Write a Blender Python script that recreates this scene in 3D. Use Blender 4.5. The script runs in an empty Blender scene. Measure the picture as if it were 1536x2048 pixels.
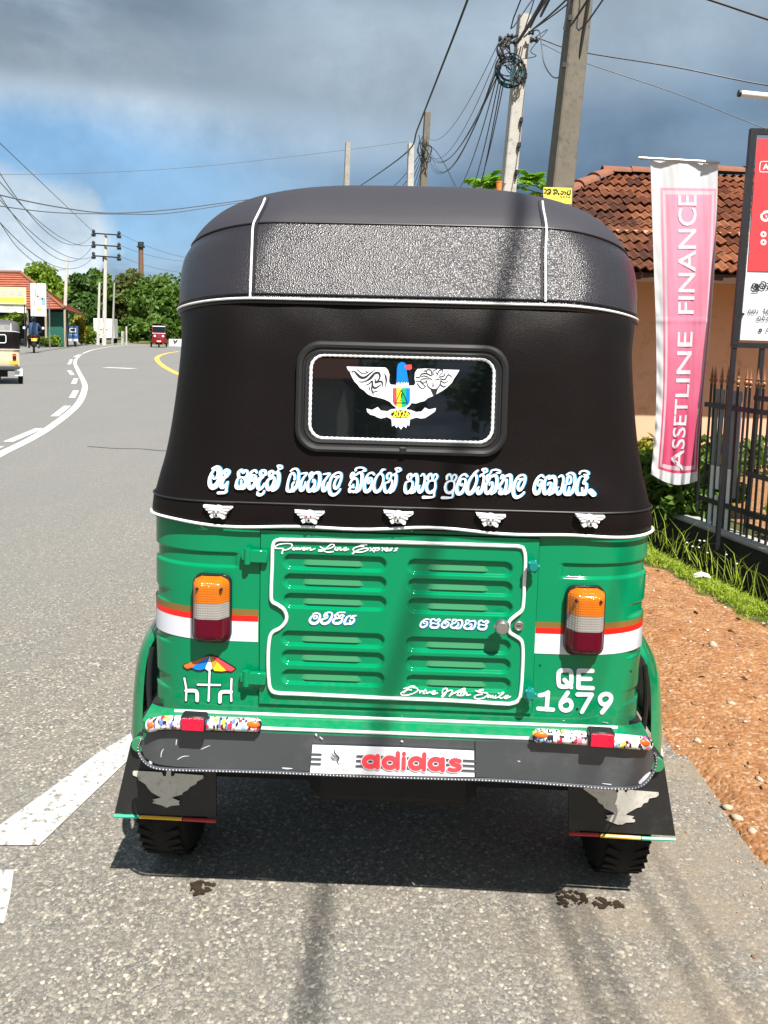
import bpy, bmesh, math, random
import numpy as np
from mathutils import Vector, Matrix
from mathutils.geometry import tessellate_polygon
R = math.radians
random.seed(7); rng = np.random.default_rng(7)
scene = bpy.context.scene
col = scene.collection

# ---------------------------------------------------------------- camera
FPX, CXP, CYP, CAMH = 1650.0, 768.0, 837.0, 1.37        # focal length and principal point in photo pixels
PIT, ROLL = math.atan(0.1), 0.025
FWv = np.array([0, math.cos(PIT), -math.sin(PIT)]); U0 = np.array([0, math.sin(PIT), math.cos(PIT)]); R0 = np.array([1.0, 0, 0])
RVv = R0*math.cos(ROLL) + U0*math.sin(ROLL); UVv = U0*math.cos(ROLL) - R0*math.sin(ROLL)
CAM = np.array([0, 0, CAMH])
cd = bpy.data.cameras.new('camera'); cam = bpy.data.objects.new('camera', cd); col.objects.link(cam)
cd.sensor_fit = 'VERTICAL'; cd.sensor_height = 24.0; cd.lens = FPX/2048*24.0
cd.shift_y = -(1024-CYP)/2048; cd.clip_end = 3000; cd.clip_start = 0.05
mw = Matrix.Identity(4)
for i in range(3):
    mw[i][0] = RVv[i]; mw[i][1] = UVv[i]; mw[i][2] = -FWv[i]; mw[i][3] = CAM[i]
cam.matrix_world = mw
scene.camera = cam

# ---------------------------------------------------------------- light
SUN_TRAVEL = Vector((-0.25, 0.60, -1.0)).normalized()
to_sun = -SUN_TRAVEL
sun_el = math.asin(to_sun.z); sun_az = math.atan2(to_sun.x, to_sun.y)
sl = bpy.data.lights.new('sun', 'SUN'); sl.energy = 5.0; sl.angle = R(0.53); sl.color = (1.0, 0.955, 0.89)
so = bpy.data.objects.new('sun', sl); col.objects.link(so)
so.rotation_euler = SUN_TRAVEL.to_track_quat('-Z', 'Y').to_euler(); so.location = (6, -14, 24)
scene.view_settings.view_transform = 'Standard'; scene.view_settings.look = 'None'
scene.view_settings.exposure = 1.0; scene.view_settings.gamma = 1.0; scene.view_settings.use_curve_mapping = False
scene.cycles.max_bounces = 8; scene.cycles.transparent_max_bounces = 12

def raydir(px, py): return FWv + RVv*(px-CXP)/FPX + UVv*(CYP-py)/FPX
def G(px, py, z=0.0):                       # photo pixel -> point on a level plane
    d = raydir(px, py); return CAM + d*((z-CAMH)/d[2])
def D(px, py, y):                           # photo pixel -> point at distance y
    d = raydir(px, py); return CAM + d*(y/d[1])

# ---------------------------------------------------------------- node helpers
class NT:
    def __init__(s, tree): s.t = tree; s.n = tree.nodes; s.l = tree.links
    def node(s, typ, ins=None, **kw):
        n = s.n.new(typ)
        for k, v in kw.items(): setattr(n, k, v)
        for k, v in (ins or {}).items():
            if isinstance(v, bpy.types.NodeSocket): s.l.new(v, n.inputs[k])
            else: n.inputs[k].default_value = v
        return n
    def math(s, op, a, b=0.0, clamp=False):
        n = s.n.new('ShaderNodeMath'); n.operation = op; n.use_clamp = clamp
        for i, v in enumerate((a, b)):
            if isinstance(v, bpy.types.NodeSocket): s.l.new(v, n.inputs[i])
            else: n.inputs[i].default_value = v
        return n.outputs[0]
    def mix(s, f, a, b, blend='MIX'):
        n = s.n.new('ShaderNodeMix'); n.data_type = 'RGBA'; n.blend_type = blend
        for i, v in ((0, f), (6, a), (7, b)):
            if isinstance(v, bpy.types.NodeSocket): s.l.new(v, n.inputs[i])
            else: n.inputs[i].default_value = (*v, 1) if isinstance(v, tuple) and len(v) == 3 else v
        return n.outputs[2]
    def ramp(s, f, stops, interp='LINEAR'):
        n = s.n.new('ShaderNodeValToRGB'); cr = n.color_ramp; cr.interpolation = interp
        while len(cr.elements) < len(stops): cr.elements.new(0.5)
        for e, (p, c) in zip(cr.elements, stops):
            e.position = p; e.color = (*c, 1) if isinstance(c, tuple) else (c, c, c, 1)
        s.l.new(f, n.inputs[0]); return n.outputs[0]
    def noise(s, vec, scale, detail=3.0, rough=0.55, dist=0.0):
        return s.node('ShaderNodeTexNoise', {'Vector': vec, 'Scale': scale, 'Detail': detail, 'Roughness': rough, 'Distortion': dist}).outputs[0]
    def smooth(s, f, a, b):
        n = s.node('ShaderNodeMapRange', {'Value': f, 'From Min': a, 'From Max': b}); n.interpolation_type = 'SMOOTHSTEP'; n.clamp = True
        return n.outputs[0]
MATS = {}
def new_mat(name):
    m = bpy.data.materials.new(name); m.use_nodes = True; nt = NT(m.node_tree)
    b = m.node_tree.nodes['Principled BSDF']; MATS[name] = m
    return m, nt, b
def lin(r, g, b):                            # 8-bit sRGB -> linear
    f = lambda c: (c/255/12.92) if c/255 <= 0.04045 else ((c/255+0.055)/1.055)**2.4
    return (f(r), f(g), f(b))
def mat(name, colr, rough=0.5, metal=0.0, var=0.12, scale=6.0, bump=0.0, bscale=60.0, spec=0.5, coat=0.0, rvar=0.1, dirt=None, dirt_amt=0.0):
    m, nt, b = new_mat(name)
    tc = nt.node('ShaderNodeTexCoord').outputs['Object']
    n1 = nt.noise(tc, scale, 4)
    a = tuple(c*(1-var) for c in colr); c2 = tuple(min(1, c*(1+var)) for c in colr)
    cc = nt.mix(n1, a, c2)
    if dirt:
        n3 = nt.noise(tc, scale*2.3, 6, 0.7)
        cc = nt.mix(nt.math('MULTIPLY', nt.smooth(n3, 0.5, 0.75), dirt_amt), cc, dirt)
    nt.l.new(cc, b.inputs['Base Color'])
    n2 = nt.noise(tc, scale*1.7, 5)
    rr = nt.node('ShaderNodeMapRange', {'Value': n2, 'To Min': max(0.02, rough-rvar), 'To Max': min(1, rough+rvar)}).outputs[0]
    nt.l.new(rr, b.inputs['Roughness'])
    b.inputs['Metallic'].default_value = metal; b.inputs['Specular IOR Level'].default_value = spec
    b.inputs['Coat Weight'].default_value = coat; b.inputs['Coat Roughness'].default_value = 0.05
    if bump:
        bn = nt.noise(tc, bscale, 3)
        nt.l.new(nt.node('ShaderNodeBump', {'Height': bn, 'Strength': bump, 'Distance': 0.01}).outputs[0], b.inputs['Normal'])
    return m

# ---------------------------------------------------------------- sky
world = bpy.data.worlds.new('World'); scene.world = world; world.use_nodes = True
W = NT(world.node_tree); bg = world.node_tree.nodes['Background']; bg.inputs['Strength'].default_value = 0.1
sky = W.node('ShaderNodeTexSky', sky_type='NISHITA'); sky.sun_disc = False; sky.sun_elevation = sun_el; sky.sun_rotation = sun_az
sky.air_density = 1.0; sky.dust_density = 0.6; sky.ozone_density = 2.0
gv = W.node('ShaderNodeTexCoord').outputs['Generated']
sx = W.node('ShaderNodeSeparateXYZ', {'Vector': gv})
zc = W.math('ADD', W.math('MAXIMUM', sx.outputs[2], 0.0), 0.16)
flat = W.node('ShaderNodeCombineXYZ', {'X': W.math('DIVIDE', sx.outputs[0], zc), 'Y': W.math('DIVIDE', sx.outputs[1], zc), 'Z': sx.outputs[2]}).outputs[0]
nA = W.noise(flat, 1.25, 8, 0.58, 0.35); nB = W.noise(flat, 3.4, 8, 0.6, 0.3); nC = W.noise(gv, 6.5, 7, 0.6)
def blob(px, py, rx, ry, soft=1.0, wob=0.5):           # a patch of the sky round a direction, wobbled by noise
    d = raydir(px, py); d = d/np.linalg.norm(d)
    rt = np.cross(d, [0, 0, 1.0]); rt /= np.linalg.norm(rt); up = np.cross(rt, d)
    a = W.node('ShaderNodeVectorMath', {0: gv, 1: tuple(rt/rx)}, operation='DOT_PRODUCT').outputs['Value']
    b = W.node('ShaderNodeVectorMath', {0: gv, 1: tuple(up/ry)}, operation='DOT_PRODUCT').outputs['Value']
    b = W.math('SUBTRACT', b, 0.0)
    front = W.node('ShaderNodeVectorMath', {0: gv, 1: tuple(d)}, operation='DOT_PRODUCT').outputs['Value']
    rr = W.math('SQRT', W.math('ADD', W.math('MULTIPLY', a, a), W.math('MULTIPLY', b, b)))
    rr = W.math('ADD', rr, W.math('MULTIPLY', W.math('SUBTRACT', nC, 0.5), wob))
    m = W.smooth(rr, 1.0+soft*0.5, 1.0-soft*0.5)
    return W.math('MULTIPLY', m, W.smooth(front, 0.0, 0.2))
def K(r, g, b, e=1.0): return tuple(c/0.1/2**e for c in lin(r, g, b))
cloud = W.ramp(nA, [(0.30, K(112, 128, 144)), (0.43, K(142, 158, 173)), (0.55, K(180, 195, 209)), (0.68, K(218, 228, 236))])
cloud = W.mix(W.math('MULTIPLY', W.smooth(nB, 0.35, 0.75), 0.30), cloud, K(190, 202, 213))
low = W.smooth(sx.outputs[2], 0.34, 0.03)
dark = W.mix(W.smooth(sx.outputs[2], 0.12, 0.30), K(70, 102, 134), K(126, 149, 171))
cloud = W.mix(W.math('MULTIPLY', blob(1330, 330, 0.42, 0.16, 1.1, 0.7), 0.85), cloud, dark)
cloud = W.mix(W.math('MULTIPLY', blob(400, 110, 0.30, 0.065, 1.1, 1.3), 0.60), cloud, K(112, 129, 146))
cloud = W.mix(W.math('MULTIPLY', blob(1250, 30, 0.16, 0.07, 1.2, 0.7), 0.6), cloud, K(190, 203, 214))
cloud = W.mix(W.math('MULTIPLY', blob(740, 150, 0.16, 0.09, 1.2, 1.2), 0.6), cloud, K(200, 213, 223))
cloud = W.mix(W.math('MULTIPLY', blob(220, 245, 0.32, 0.035, 1.0, 1.2), 0.8), cloud, K(206, 219, 230))
blue = W.mix(0.75, sky.outputs[0], K(136, 187, 228))
hole = blob(150, 385, 0.24, 0.080, 0.8, 1.0)
full = W.mix(hole, cloud, blue)
full = W.mix(W.math('MULTIPLY', blob(520, 400, 0.20, 0.085, 1.3, 0.6), 0.6), full, K(146, 178, 206))
cum = blob(-70, 510, 0.165, 0.085, 0.25, 1.5)
full = W.mix(cum, full, W.mix(W.smooth(nC, 0.35, 0.65), K(205, 222, 236), K(244, 248, 250)))
below = W.smooth(sx.outputs[2], 0.0, -0.02)
full = W.mix(below, full, K(120, 115, 105))
wisp = W.math('ADD', 0.84, W.math('MULTIPLY', W.smooth(nC, 0.30, 0.72), 0.30))
full = W.mix(1.0, full, W.node('ShaderNodeCombineColor', {0: W.math('MULTIPLY', wisp, 0.94), 1: wisp, 2: W.math('MULTIPLY', wisp, 1.05)}).outputs[0], 'MULTIPLY')
W.l.new(full, bg.inputs['Color'])

# ---------------------------------------------------------------- mesh helpers
def crom(pts, n=6):                          # Catmull-Rom through points (any dimension)
    p = np.array(pts, float)
    if len(p) < 3: return p
    q = np.vstack([2*p[0]-p[1], p, 2*p[-1]-p[-2]]); out = []
    for i in range(1, len(q)-2):
        for t in np.linspace(0, 1, n, endpoint=False):
            a, b, c, d = q[i-1], q[i], q[i+1], q[i+2]
            out.append(0.5*(2*b+(c-a)*t+(2*a-5*b+4*c-d)*t*t+(3*b-a-3*c+d)*t**3))
    out.append(p[-1]); return np.array(out)
class MB:
    def __init__(s): s.v = []; s.f = []; s.m = []
    def add(s, vs, fs, mi=0):
        o = len(s.v); s.v.extend([tuple(map(float, a)) for a in vs]); s.f.extend([tuple(o+i for i in f) for f in fs]); s.m.extend([mi]*len(fs))
    def box(s, c, d, rot=None, mi=0, bev=0.0):
        x, y, z = d[0]/2, d[1]/2, d[2]/2
        if bev > 0:
            b = min(bev, x*0.9, y*0.9, z*0.9); vs = []; idx = {}
            for sx_ in (-1, 1):
                for sy_ in (-1, 1):
                    for sz_ in (-1, 1):
                        for k in range(3):
                            e = [x-b, y-b, z-b]; e[k] += b
                            idx[(sx_, sy_, sz_, k)] = len(vs); vs.append((sx_*e[0], sy_*e[1], sz_*e[2]))
            I = lambda a, b_, c_, k: idx[(a, b_, c_, k)]
            fs = []
            for q in (-1, 1):
                fs.append([I(q, -1, -1, 0), I(q, 1, -1, 0), I(q, 1, 1, 0), I(q, -1, 1, 0)][::q])
                fs.append([I(-1, q, -1, 1), I(-1, q, 1, 1), I(1, q, 1, 1), I(1, q, -1, 1)][::q])
                fs.append([I(-1, -1, q, 2), I(1, -1, q, 2), I(1, 1, q, 2), I(-1, 1, q, 2)][::q])
            for a in (-1, 1):
                for b_ in (-1, 1):
                    fs.append([I(a, b_, -1, 0), I(a, b_, -1, 1), I(a, b_, 1, 1), I(a, b_, 1, 0)][::(1 if a*b_ > 0 else -1)])
                    fs.append([I(a, -1, b_, 2), I(a, -1, b_, 0), I(a, 1, b_, 0), I(a, 1, b_, 2)][::(1 if a*b_ > 0 else -1)])
                    fs.append([I(-1, a, b_, 1), I(-1, a, b_, 2), I(1, a, b_, 2), I(1, a, b_, 1)][::(1 if a*b_ > 0 else -1)])
                    for c_ in (-1, 1):
                        t = [I(a, b_, c_, 0), I(a, b_, c_, 1), I(a, b_, c_, 2)]
                        fs.append(t if a*b_*c_ > 0 else t[::-1])
        else:
            vs = [(a*x, b*y, c_*z) for a in (-1, 1) for b in (-1, 1) for c_ in (-1, 1)]
            fs = [(0, 1, 3, 2), (4, 6, 7, 5), (0, 4, 5, 1), (2, 3, 7, 6), (0, 2, 6, 4), (1, 5, 7, 3)]
        M = rot.to_3x3() if rot is not None else None
        out = []
        for v in vs:
            v = Vector(v)
            if M is not None: v = M @ v
            out.append((v.x+c[0], v.y+c[1], v.z+c[2]))
        s.add(out, fs, mi); return s
    def tube(s, path, r, n=8, mi=0, cap=True, closed=False):
        p = [Vector(a) for a in path]; k = len(p)
        rr = list(r) if hasattr(r, '__len__') else [r]*k
        vs = []; fs = []; prev = None
        for i in range(k):
            t = (p[(i+1) % k]-p[i-1]) if closed else (p[min(i+1, k-1)]-p[max(i-1, 0)])
            if t.length < 1e-9: t = Vector((0, 0, 1))
            t.normalize()
            if prev is None: a = t.orthogonal().normalized()
            else:
                a = prev - t*prev.dot(t)
                a = a.normalized() if a.length > 1e-6 else t.orthogonal().normalized()
            prev = a; b = t.cross(a)
            for j in range(n):
                an = 2*math.pi*j/n
                vs.append(p[i]+(a*math.cos(an)+b*math.sin(an))*rr[i])
        for i in range(k if closed else k-1):
            i2 = (i+1) % k
            for j in range(n):
                j2 = (j+1) % n
                fs.append((i*n+j, i*n+j2, i2*n+j2, i2*n+j))
        if cap and not closed:
            fs.append(tuple(range(n))[::-1]); fs.append(tuple((k-1)*n+j for j in range(n)))
        s.add(vs, fs, mi); return s
    def cyl(s, a, b, r0, r1=None, n=16, mi=0):
        return s.tube([a, b], [r0, r0 if r1 is None else r1], n, mi)
    def lathe(s, prof, c=(0, 0, 0), axis='Z', n=24, mi=0, close=False):   # prof: (radius, height) list
        vs = []; fs = []; k = len(prof)
        for j in range(n):
            a = 2*math.pi*j/n
            for (r, h) in prof:
                x, y = r*math.cos(a), r*math.sin(a)
                v = {'Z': (x, y, h), 'X': (h, x, y), 'Y': (y, h, x)}[axis]
                vs.append((v[0]+c[0], v[1]+c[1], v[2]+c[2]))
        for j in range(n):
            j2 = (j+1) % n
            for i in range(k if close else k-1):
                i2 = (i+1) % k
                fs.append((j*k+i, j2*k+i, j2*k+i2, j*k+i2))
        s.add(vs, fs, mi); return s
    def sphere(s, c, r, n=12, m=8, mi=0):
        r = r if hasattr(r, '__len__') else (r, r, r)
        vs = []; fs = []
        for i in range(m+1):
            t = math.pi*i/m
            for j in range(n):
                a = 2*math.pi*j/n
                vs.append((c[0]+r[0]*math.sin(t)*math.cos(a), c[1]+r[1]*math.sin(t)*math.sin(a), c[2]+r[2]*math.cos(t)))
        for i in range(m):
            for j in range(n):
                j2 = (j+1) % n
                fs.append((i*n+j, (i+1)*n+j, (i+1)*n+j2, i*n+j2))
        s.add(vs, fs, mi); return s
    def grid(s, P, mi=0, closed=False, flip=False):        # P[i][j] points
        a = len(P); b = len(P[0]); vs = [v for row in P for v in row]; fs = []
        for i in range(a-1):
            for j in range(b if closed else b-1):
                j2 = (j+1) % b
                q = (i*b+j, i*b+j2, (i+1)*b+j2, (i+1)*b+j)
                fs.append(q[::-1] if flip else q)
        s.add(vs, fs, mi); return s
    def poly(s, pts3, key2=None, mi=0, flip=False):         # concave polygon
        k2 = key2 if key2 is not None else [(p[0], p[2]) for p in pts3]
        tris = tessellate_polygon([[Vector((a[0], a[1], 0)) for a in k2]])
        s.add(pts3, [t[::-1] if flip else t for t in tris], mi); return s
    def build(s, name, m, parent=None, smooth=False, auto=None):
        me = bpy.data.meshes.new(name)
        me.from_pydata(s.v, [], s.f)
        ms = m if isinstance(m, (list, tuple)) else [m]
        for x in ms: me.materials.append(MATS[x] if isinstance(x, str) else x)
        if len(ms) > 1: me.polygons.foreach_set('material_index', s.m)
        bm = bmesh.new(); bm.from_mesh(me); bmesh.ops.remove_doubles(bm, verts=bm.verts, dist=1e-6)
        bmesh.ops.recalc_face_normals(bm, faces=bm.faces); bm.to_mesh(me); bm.free()
        if smooth:
            me.polygons.foreach_set('use_smooth', [True]*len(me.polygons))
            try: me.set_sharp_from_angle(angle=R(auto if auto else 40))
            except Exception: pass
        me.update()
        o = bpy.data.objects.new(name, me); col.objects.link(o)
        if parent: o.parent = parent
        return o
def raw_mesh(name, V, Fq, m, parent=None, smooth=False):     # fast path, numpy quads/tris, all the same size
    V = np.asarray(V, np.float32).reshape(-1, 3); Fq = np.asarray(Fq, np.int32); k = Fq.shape[1]
    me = bpy.data.meshes.new(name); me.vertices.add(len(V)); me.vertices.foreach_set('co', V.ravel())
    me.loops.add(Fq.size); me.loops.foreach_set('vertex_index', Fq.ravel())
    me.polygons.add(len(Fq)); me.polygons.foreach_set('loop_start', np.arange(0, Fq.size, k, dtype=np.int32))
    try: me.polygons.foreach_set('loop_total', np.full(len(Fq), k, np.int32))
    except Exception: pass
    if smooth: me.polygons.foreach_set('use_smooth', np.ones(len(Fq), bool))
    me.update(calc_edges=True); me.validate()
    me.materials.append(MATS[m] if isinstance(m, str) else m)
    o = bpy.data.objects.new(name, me); col.objects.link(o)
    if parent: o.parent = parent
    return o
def tag(o, label=None, cat=None, group=None, kind=None):
    if label: o['label'] = label
    if cat: o['category'] = cat
    if group: o['group'] = group
    if kind: o['kind'] = kind
    return o
def thing(name, label, cat, loc=(0, 0, 0), rz=0.0, group=None):
    o = bpy.data.objects.new(name, None); o.empty_display_size = 0.1; col.objects.link(o)
    o.location = loc; o.rotation_euler = (0, 0, rz)
    return tag(o, label, cat, group)
def struct(o): o['kind'] = 'structure'; return o
def ribbon2(pts, n=5, cap=True):              # pts (x, y, width): smooth variable-width stroke, list of quads in 2-D
    p = crom(pts, n)
    if len(p) == 2: p = np.array([p[0]+(p[1]-p[0])*t for t in (0, .5, 1)])
    t = np.gradient(p[:, :2], axis=0); t /= (np.linalg.norm(t, axis=1)[:, None]+1e-9)
    nrm = np.stack([-t[:, 1], t[:, 0]], 1); w = np.maximum(p[:, 2:3], 0.5)/2
    L, Rr = p[:, :2]+nrm*w, p[:, :2]-nrm*w
    polys = [[L[i], L[i+1], Rr[i+1], Rr[i]] for i in range(len(p)-1)]
    if cap:
        for i, sg in ((0, -1), (-1, 1)):
            c = p[i, :2]; wv = w[i, 0]; a0 = math.atan2(nrm[i, 1], nrm[i, 0])
            arc = [c+wv*np.array([math.cos(a0-sg*math.pi*k/6), math.sin(a0-sg*math.pi*k/6)]) for k in range(7)]
            polys.append(arc)
    return polys
def strokes_mesh(mb, strokes, tf, mi=0, dz0=0.0, wmul=1.0, wadd=0.0, off=(0, 0)):
    """strokes in drawing units; tf(x, y, lift) -> 3-D point. Each stroke is lifted a hair above the one before."""
    k = 0
    for st in strokes:
        st = [(a[0]+off[0], a[1]+off[1], a[2]*wmul+wadd) for a in st]
        for pl in ribbon2(st):
            lift = dz0 + (k % 14)*0.00003; k += 1
            vs = [tf(a[0], a[1], lift) for a in pl]
            if len(vs) == 4: mb.add(vs, [(0, 1, 2, 3)], mi)
            else: mb.add(vs, [tuple(range(len(vs)))], mi)
def text_polys(body, bold=0.0):
    """default-font lettering as 2-D triangles: (verts, faces), one unit high"""
    c = bpy.data.curves.new('t', 'FONT'); c.body = body; c.offset = bold; c.align_x = 'LEFT'; c.resolution_u = 3
    o = bpy.data.objects.new('t', c); col.objects.link(o)
    bpy.context.view_layer.update()
    me = bpy.data.meshes.new_from_object(o.evaluated_get(bpy.context.evaluated_depsgraph_get()))
    v = np.array([tuple(a.co) for a in me.vertices])[:, :2]; f = [tuple(p.vertices) for p in me.polygons]
    bpy.data.objects.remove(o); bpy.data.curves.remove(c); bpy.data.meshes.remove(me)
    return v, f
# ---------------------------------------------------------------- materials
def asphalt_mat():
    m, nt, b = new_mat('asphalt')
    tc = nt.node('ShaderNodeTexCoord').outputs['Object']
    vo = nt.node('ShaderNodeTexVoronoi', {'Vector': tc, 'Scale': 125.0, 'Randomness': 1.0})
    vo2 = nt.node('ShaderNodeTexVoronoi', {'Vector': tc, 'Scale': 260.0, 'Randomness': 1.0})
    big = nt.noise(tc, 0.55, 5, 0.6); mid = nt.noise(tc, 5.0, 5, 0.65)
    sep = nt.node('ShaderNodeSeparateColor', {'Color': vo.outputs['Color']})
    stone = nt.ramp(sep.outputs[0], [(0.0, (0.088, 0.079, 0.065)), (0.45, (0.184, 0.164, 0.132)), (0.8, (0.30, 0.268, 0.215)), (1.0, (0.51, 0.465, 0.38))])
    sep2 = nt.node('ShaderNodeSeparateColor', {'Color': vo2.outputs['Color']})
    fine = nt.ramp(sep2.outputs[1], [(0.0, (0.08, 0.076, 0.069)), (0.6, (0.165, 0.156, 0.138)), (1.0, (0.32, 0.30, 0.262))])
    c = nt.mix(nt.smooth(sep.outputs[1], 0.3, 0.7), fine, stone)
    gap = nt.smooth(vo.outputs['Distance'], 0.55, 0.95)
    c = nt.mix(nt.math('MULTIPLY', gap, 0.55), c, (0.075, 0.069, 0.06))
    c = nt.mix(nt.smooth(mid, 0.35, 0.75), c, nt.mix(0.5, c, (0.19, 0.172, 0.142)))
    c = nt.mix(nt.math('MULTIPLY', nt.smooth(big, 0.42, 0.62), 0.45), c, (0.150, 0.148, 0.140))
    # the travelled lane farther out is greyer, the verge side dustier
    sx_ = nt.node('ShaderNodeSeparateXYZ', {'Vector': tc})
    dusty = nt.smooth(nt.math('ADD', sx_.outputs[0], nt.math('MULTIPLY', nt.math('SUBTRACT', big, 0.5), 2.0)), 0.05, 1.0)
    c = nt.mix(nt.math('MULTIPLY', nt.math('MULTIPLY', dusty, nt.smooth(mid, 0.25, 0.7)), 0.55), c, (0.25, 0.188, 0.120))
    trk = nt.noise(nt.node('ShaderNodeMapping', {'Vector': tc, 'Scale': (1.6, 0.10, 1.0)}).outputs[0], 1.0, 5, 0.6)
    c = nt.mix(nt.math('MULTIPLY', nt.smooth(trk, 0.45, 0.68), 0.16), c, (0.105, 0.10, 0.09))
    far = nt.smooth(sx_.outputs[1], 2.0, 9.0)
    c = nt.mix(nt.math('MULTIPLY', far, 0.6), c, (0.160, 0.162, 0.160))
    nt.l.new(c, b.inputs['Base Color'])
    b.inputs['Roughness'].default_value = 0.82; b.inputs['Specular IOR Level'].default_value = 0.35
    hgt = nt.math('ADD', nt.math('MULTIPLY', nt.math('SUBTRACT', 1.0, vo.outputs['Distance']), 0.7), nt.math('MULTIPLY', sep.outputs[2], 0.5))
    nt.l.new(nt.node('ShaderNodeBump', {'Height': hgt, 'Strength': 0.5, 'Distance': 0.004}).outputs[0], b.inputs['Normal'])
asphalt_mat()
def paint_mat(name, colr, wear=0.5):
    m, nt, b = new_mat(name)
    tc = nt.node('ShaderNodeTexCoord').outputs['Object']
    n = nt.noise(tc, 38, 6, 0.75); n2 = nt.noise(tc, 3.0, 4)
    vo = nt.node('ShaderNodeTexVoronoi', {'Vector': tc, 'Scale': 110.0})
    k = nt.math('ADD', n, nt.math('MULTIPLY', vo.outputs['Distance'], 0.16))
    f = nt.smooth(k, 0.80-wear*0.25, 0.90-wear*0.25)
    c = nt.mix(n2, tuple(x*0.85 for x in colr), colr)
    nt.l.new(nt.mix(f, c, (0.17, 0.158, 0.135)), b.inputs['Base Color'])
    b.inputs['Roughness'].default_value = 0.7
    nt.l.new(nt.node('ShaderNodeBump', {'Height': vo.outputs['Distance'], 'Strength': 0.4, 'Distance': 0.003}).outputs[0], b.inputs['Normal'])
paint_mat('road_white', (0.55, 0.55, 0.53), 0.5); paint_mat('road_white_worn', (0.44, 0.44, 0.42), 0.72); paint_mat('road_yellow', (0.62, 0.42, 0.07), 0.4)
def ground_mat():
    m, nt, b = new_mat('verge_soil')
    tc = nt.node('ShaderNodeTexCoord').outputs['Object']
    n1 = nt.noise(tc, 1.6, 6, 0.6); n2 = nt.noise(tc, 14.0, 6, 0.7); n3 = nt.noise(tc, 70.0, 4, 0.7)
    vo = nt.node('ShaderNodeTexVoronoi', {'Vector': tc, 'Scale': 60.0})
    d = nt.ramp(n2, [(0.25, (0.135, 0.055, 0.020)), (0.5, (0.25, 0.110, 0.041)), (0.75, (0.35, 0.178, 0.078))])
    d = nt.mix(nt.math('MULTIPLY', nt.smooth(n1, 0.45, 0.7), 0.6), d, (0.30, 0.155, 0.068))
    sep = nt.node('ShaderNodeSeparateColor', {'Color': vo.outputs['Color']})
    peb = nt.ramp(sep.outputs[0], [(0.0, (0.16, 0.07, 0.032)), (0.5, (0.36, 0.185, 0.09)), (1.0, (0.56, 0.43, 0.30))])
    d = nt.mix(nt.math('MULTIPLY', nt.smooth(n3, 0.42, 0.62), 0.6), d, peb)
    gm = nt.node('ShaderNodeAttribute', attribute_name='grassy').outputs['Fac']
    gm = nt.smooth(nt.math('ADD', gm, nt.math('MULTIPLY', nt.math('SUBTRACT', n2, 0.5), 0.9)), 0.4, 0.6)
    d = nt.mix(gm, d, nt.mix(n2, (0.05, 0.06, 0.018), (0.10, 0.10, 0.03)))
    ditch_dark = nt.node('ShaderNodeAttribute', attribute_name='ditch').outputs['Fac']
    d = nt.mix(ditch_dark, d, (0.018, 0.016, 0.012))  # soil turns near black inside the ditch
    nt.l.new(d, b.inputs['Base Color']); b.inputs['Roughness'].default_value = 0.9; b.inputs['Specular IOR Level'].default_value = 0.2
    h = nt.math('ADD', nt.math('MULTIPLY', n2, 1.0), nt.math('MULTIPLY', nt.math('SUBTRACT', 1.0, vo.outputs['Distance']), 0.55))
    nt.l.new(nt.node('ShaderNodeBump', {'Height': h, 'Strength': 0.9, 'Distance': 0.014}).outputs[0], b.inputs['Normal'])
ground_mat()
mat('terrain', (0.11, 0.12, 0.04), 0.95, var=0.4, scale=0.3, spec=0.1)
mat('pavement', (0.42, 0.33, 0.27), 0.85, var=0.2, scale=2.0)
mat('kerb', (0.34, 0.33, 0.30), 0.85, var=0.25, scale=8, bump=0.5, bscale=60)
mat('oil_stain', (0.035, 0.024, 0.014), 0.45, var=0.4, scale=30)
mat('crack', (0.05, 0.046, 0.042), 0.9)
def leaf_mat(name, c1, c2, trans=0.35, rough=0.5):
    m, nt, b = new_mat(name)
    tc = nt.node('ShaderNodeTexCoord').outputs['Object']
    n = nt.noise(tc, 1.1, 5, 0.7)
    gi = nt.node('ShaderNodeNewGeometry').outputs['Random Per Island']
    c = nt.mix(nt.math('ADD', nt.math('MULTIPLY', n, 0.6), nt.math('MULTIPLY', gi, 0.4)), c1, c2)
    nt.l.new(c, b.inputs['Base Color']); b.inputs['Roughness'].default_value = rough; b.inputs['Specular IOR Level'].default_value = 0.3
    tr = nt.node('ShaderNodeBsdfTranslucent', {'Color': c})
    mx = nt.node('ShaderNodeMixShader', {0: trans})
    nt.l.new(b.outputs[0], mx.inputs[1]); nt.l.new(tr.outputs[0], mx.inputs[2])
    nt.l.new(mx.outputs[0], m.node_tree.nodes['Material Output'].inputs['Surface'])
leaf_mat('leaf_dark', (0.035, 0.085, 0.018), (0.10, 0.185, 0.035))
leaf_mat('leaf_mid', (0.06, 0.13, 0.022), (0.155, 0.25, 0.04))
leaf_mat('leaf_olive', (0.07, 0.10, 0.025), (0.15, 0.17, 0.05))
leaf_mat('leaf_bright', (0.12, 0.22, 0.02), (0.27, 0.37, 0.045))
leaf_mat('leaf_yellow', (0.22, 0.22, 0.02), (0.36, 0.33, 0.05))
leaf_mat('leaf_papaya', (0.11, 0.27, 0.012), (0.22, 0.42, 0.03), 0.4)
leaf_mat('grass_blade', (0.15, 0.25, 0.02), (0.42, 0.50, 0.05), 0.4)
mat('bark', (0.12, 0.095, 0.07), 0.9, var=0.4, scale=8, bump=0.6, bscale=30)
mat('concrete_pole', (0.30, 0.285, 0.255), 0.88, var=0.3, scale=5, bump=0.5, bscale=70, dirt=(0.09, 0.08, 0.065), dirt_amt=0.7)
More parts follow.
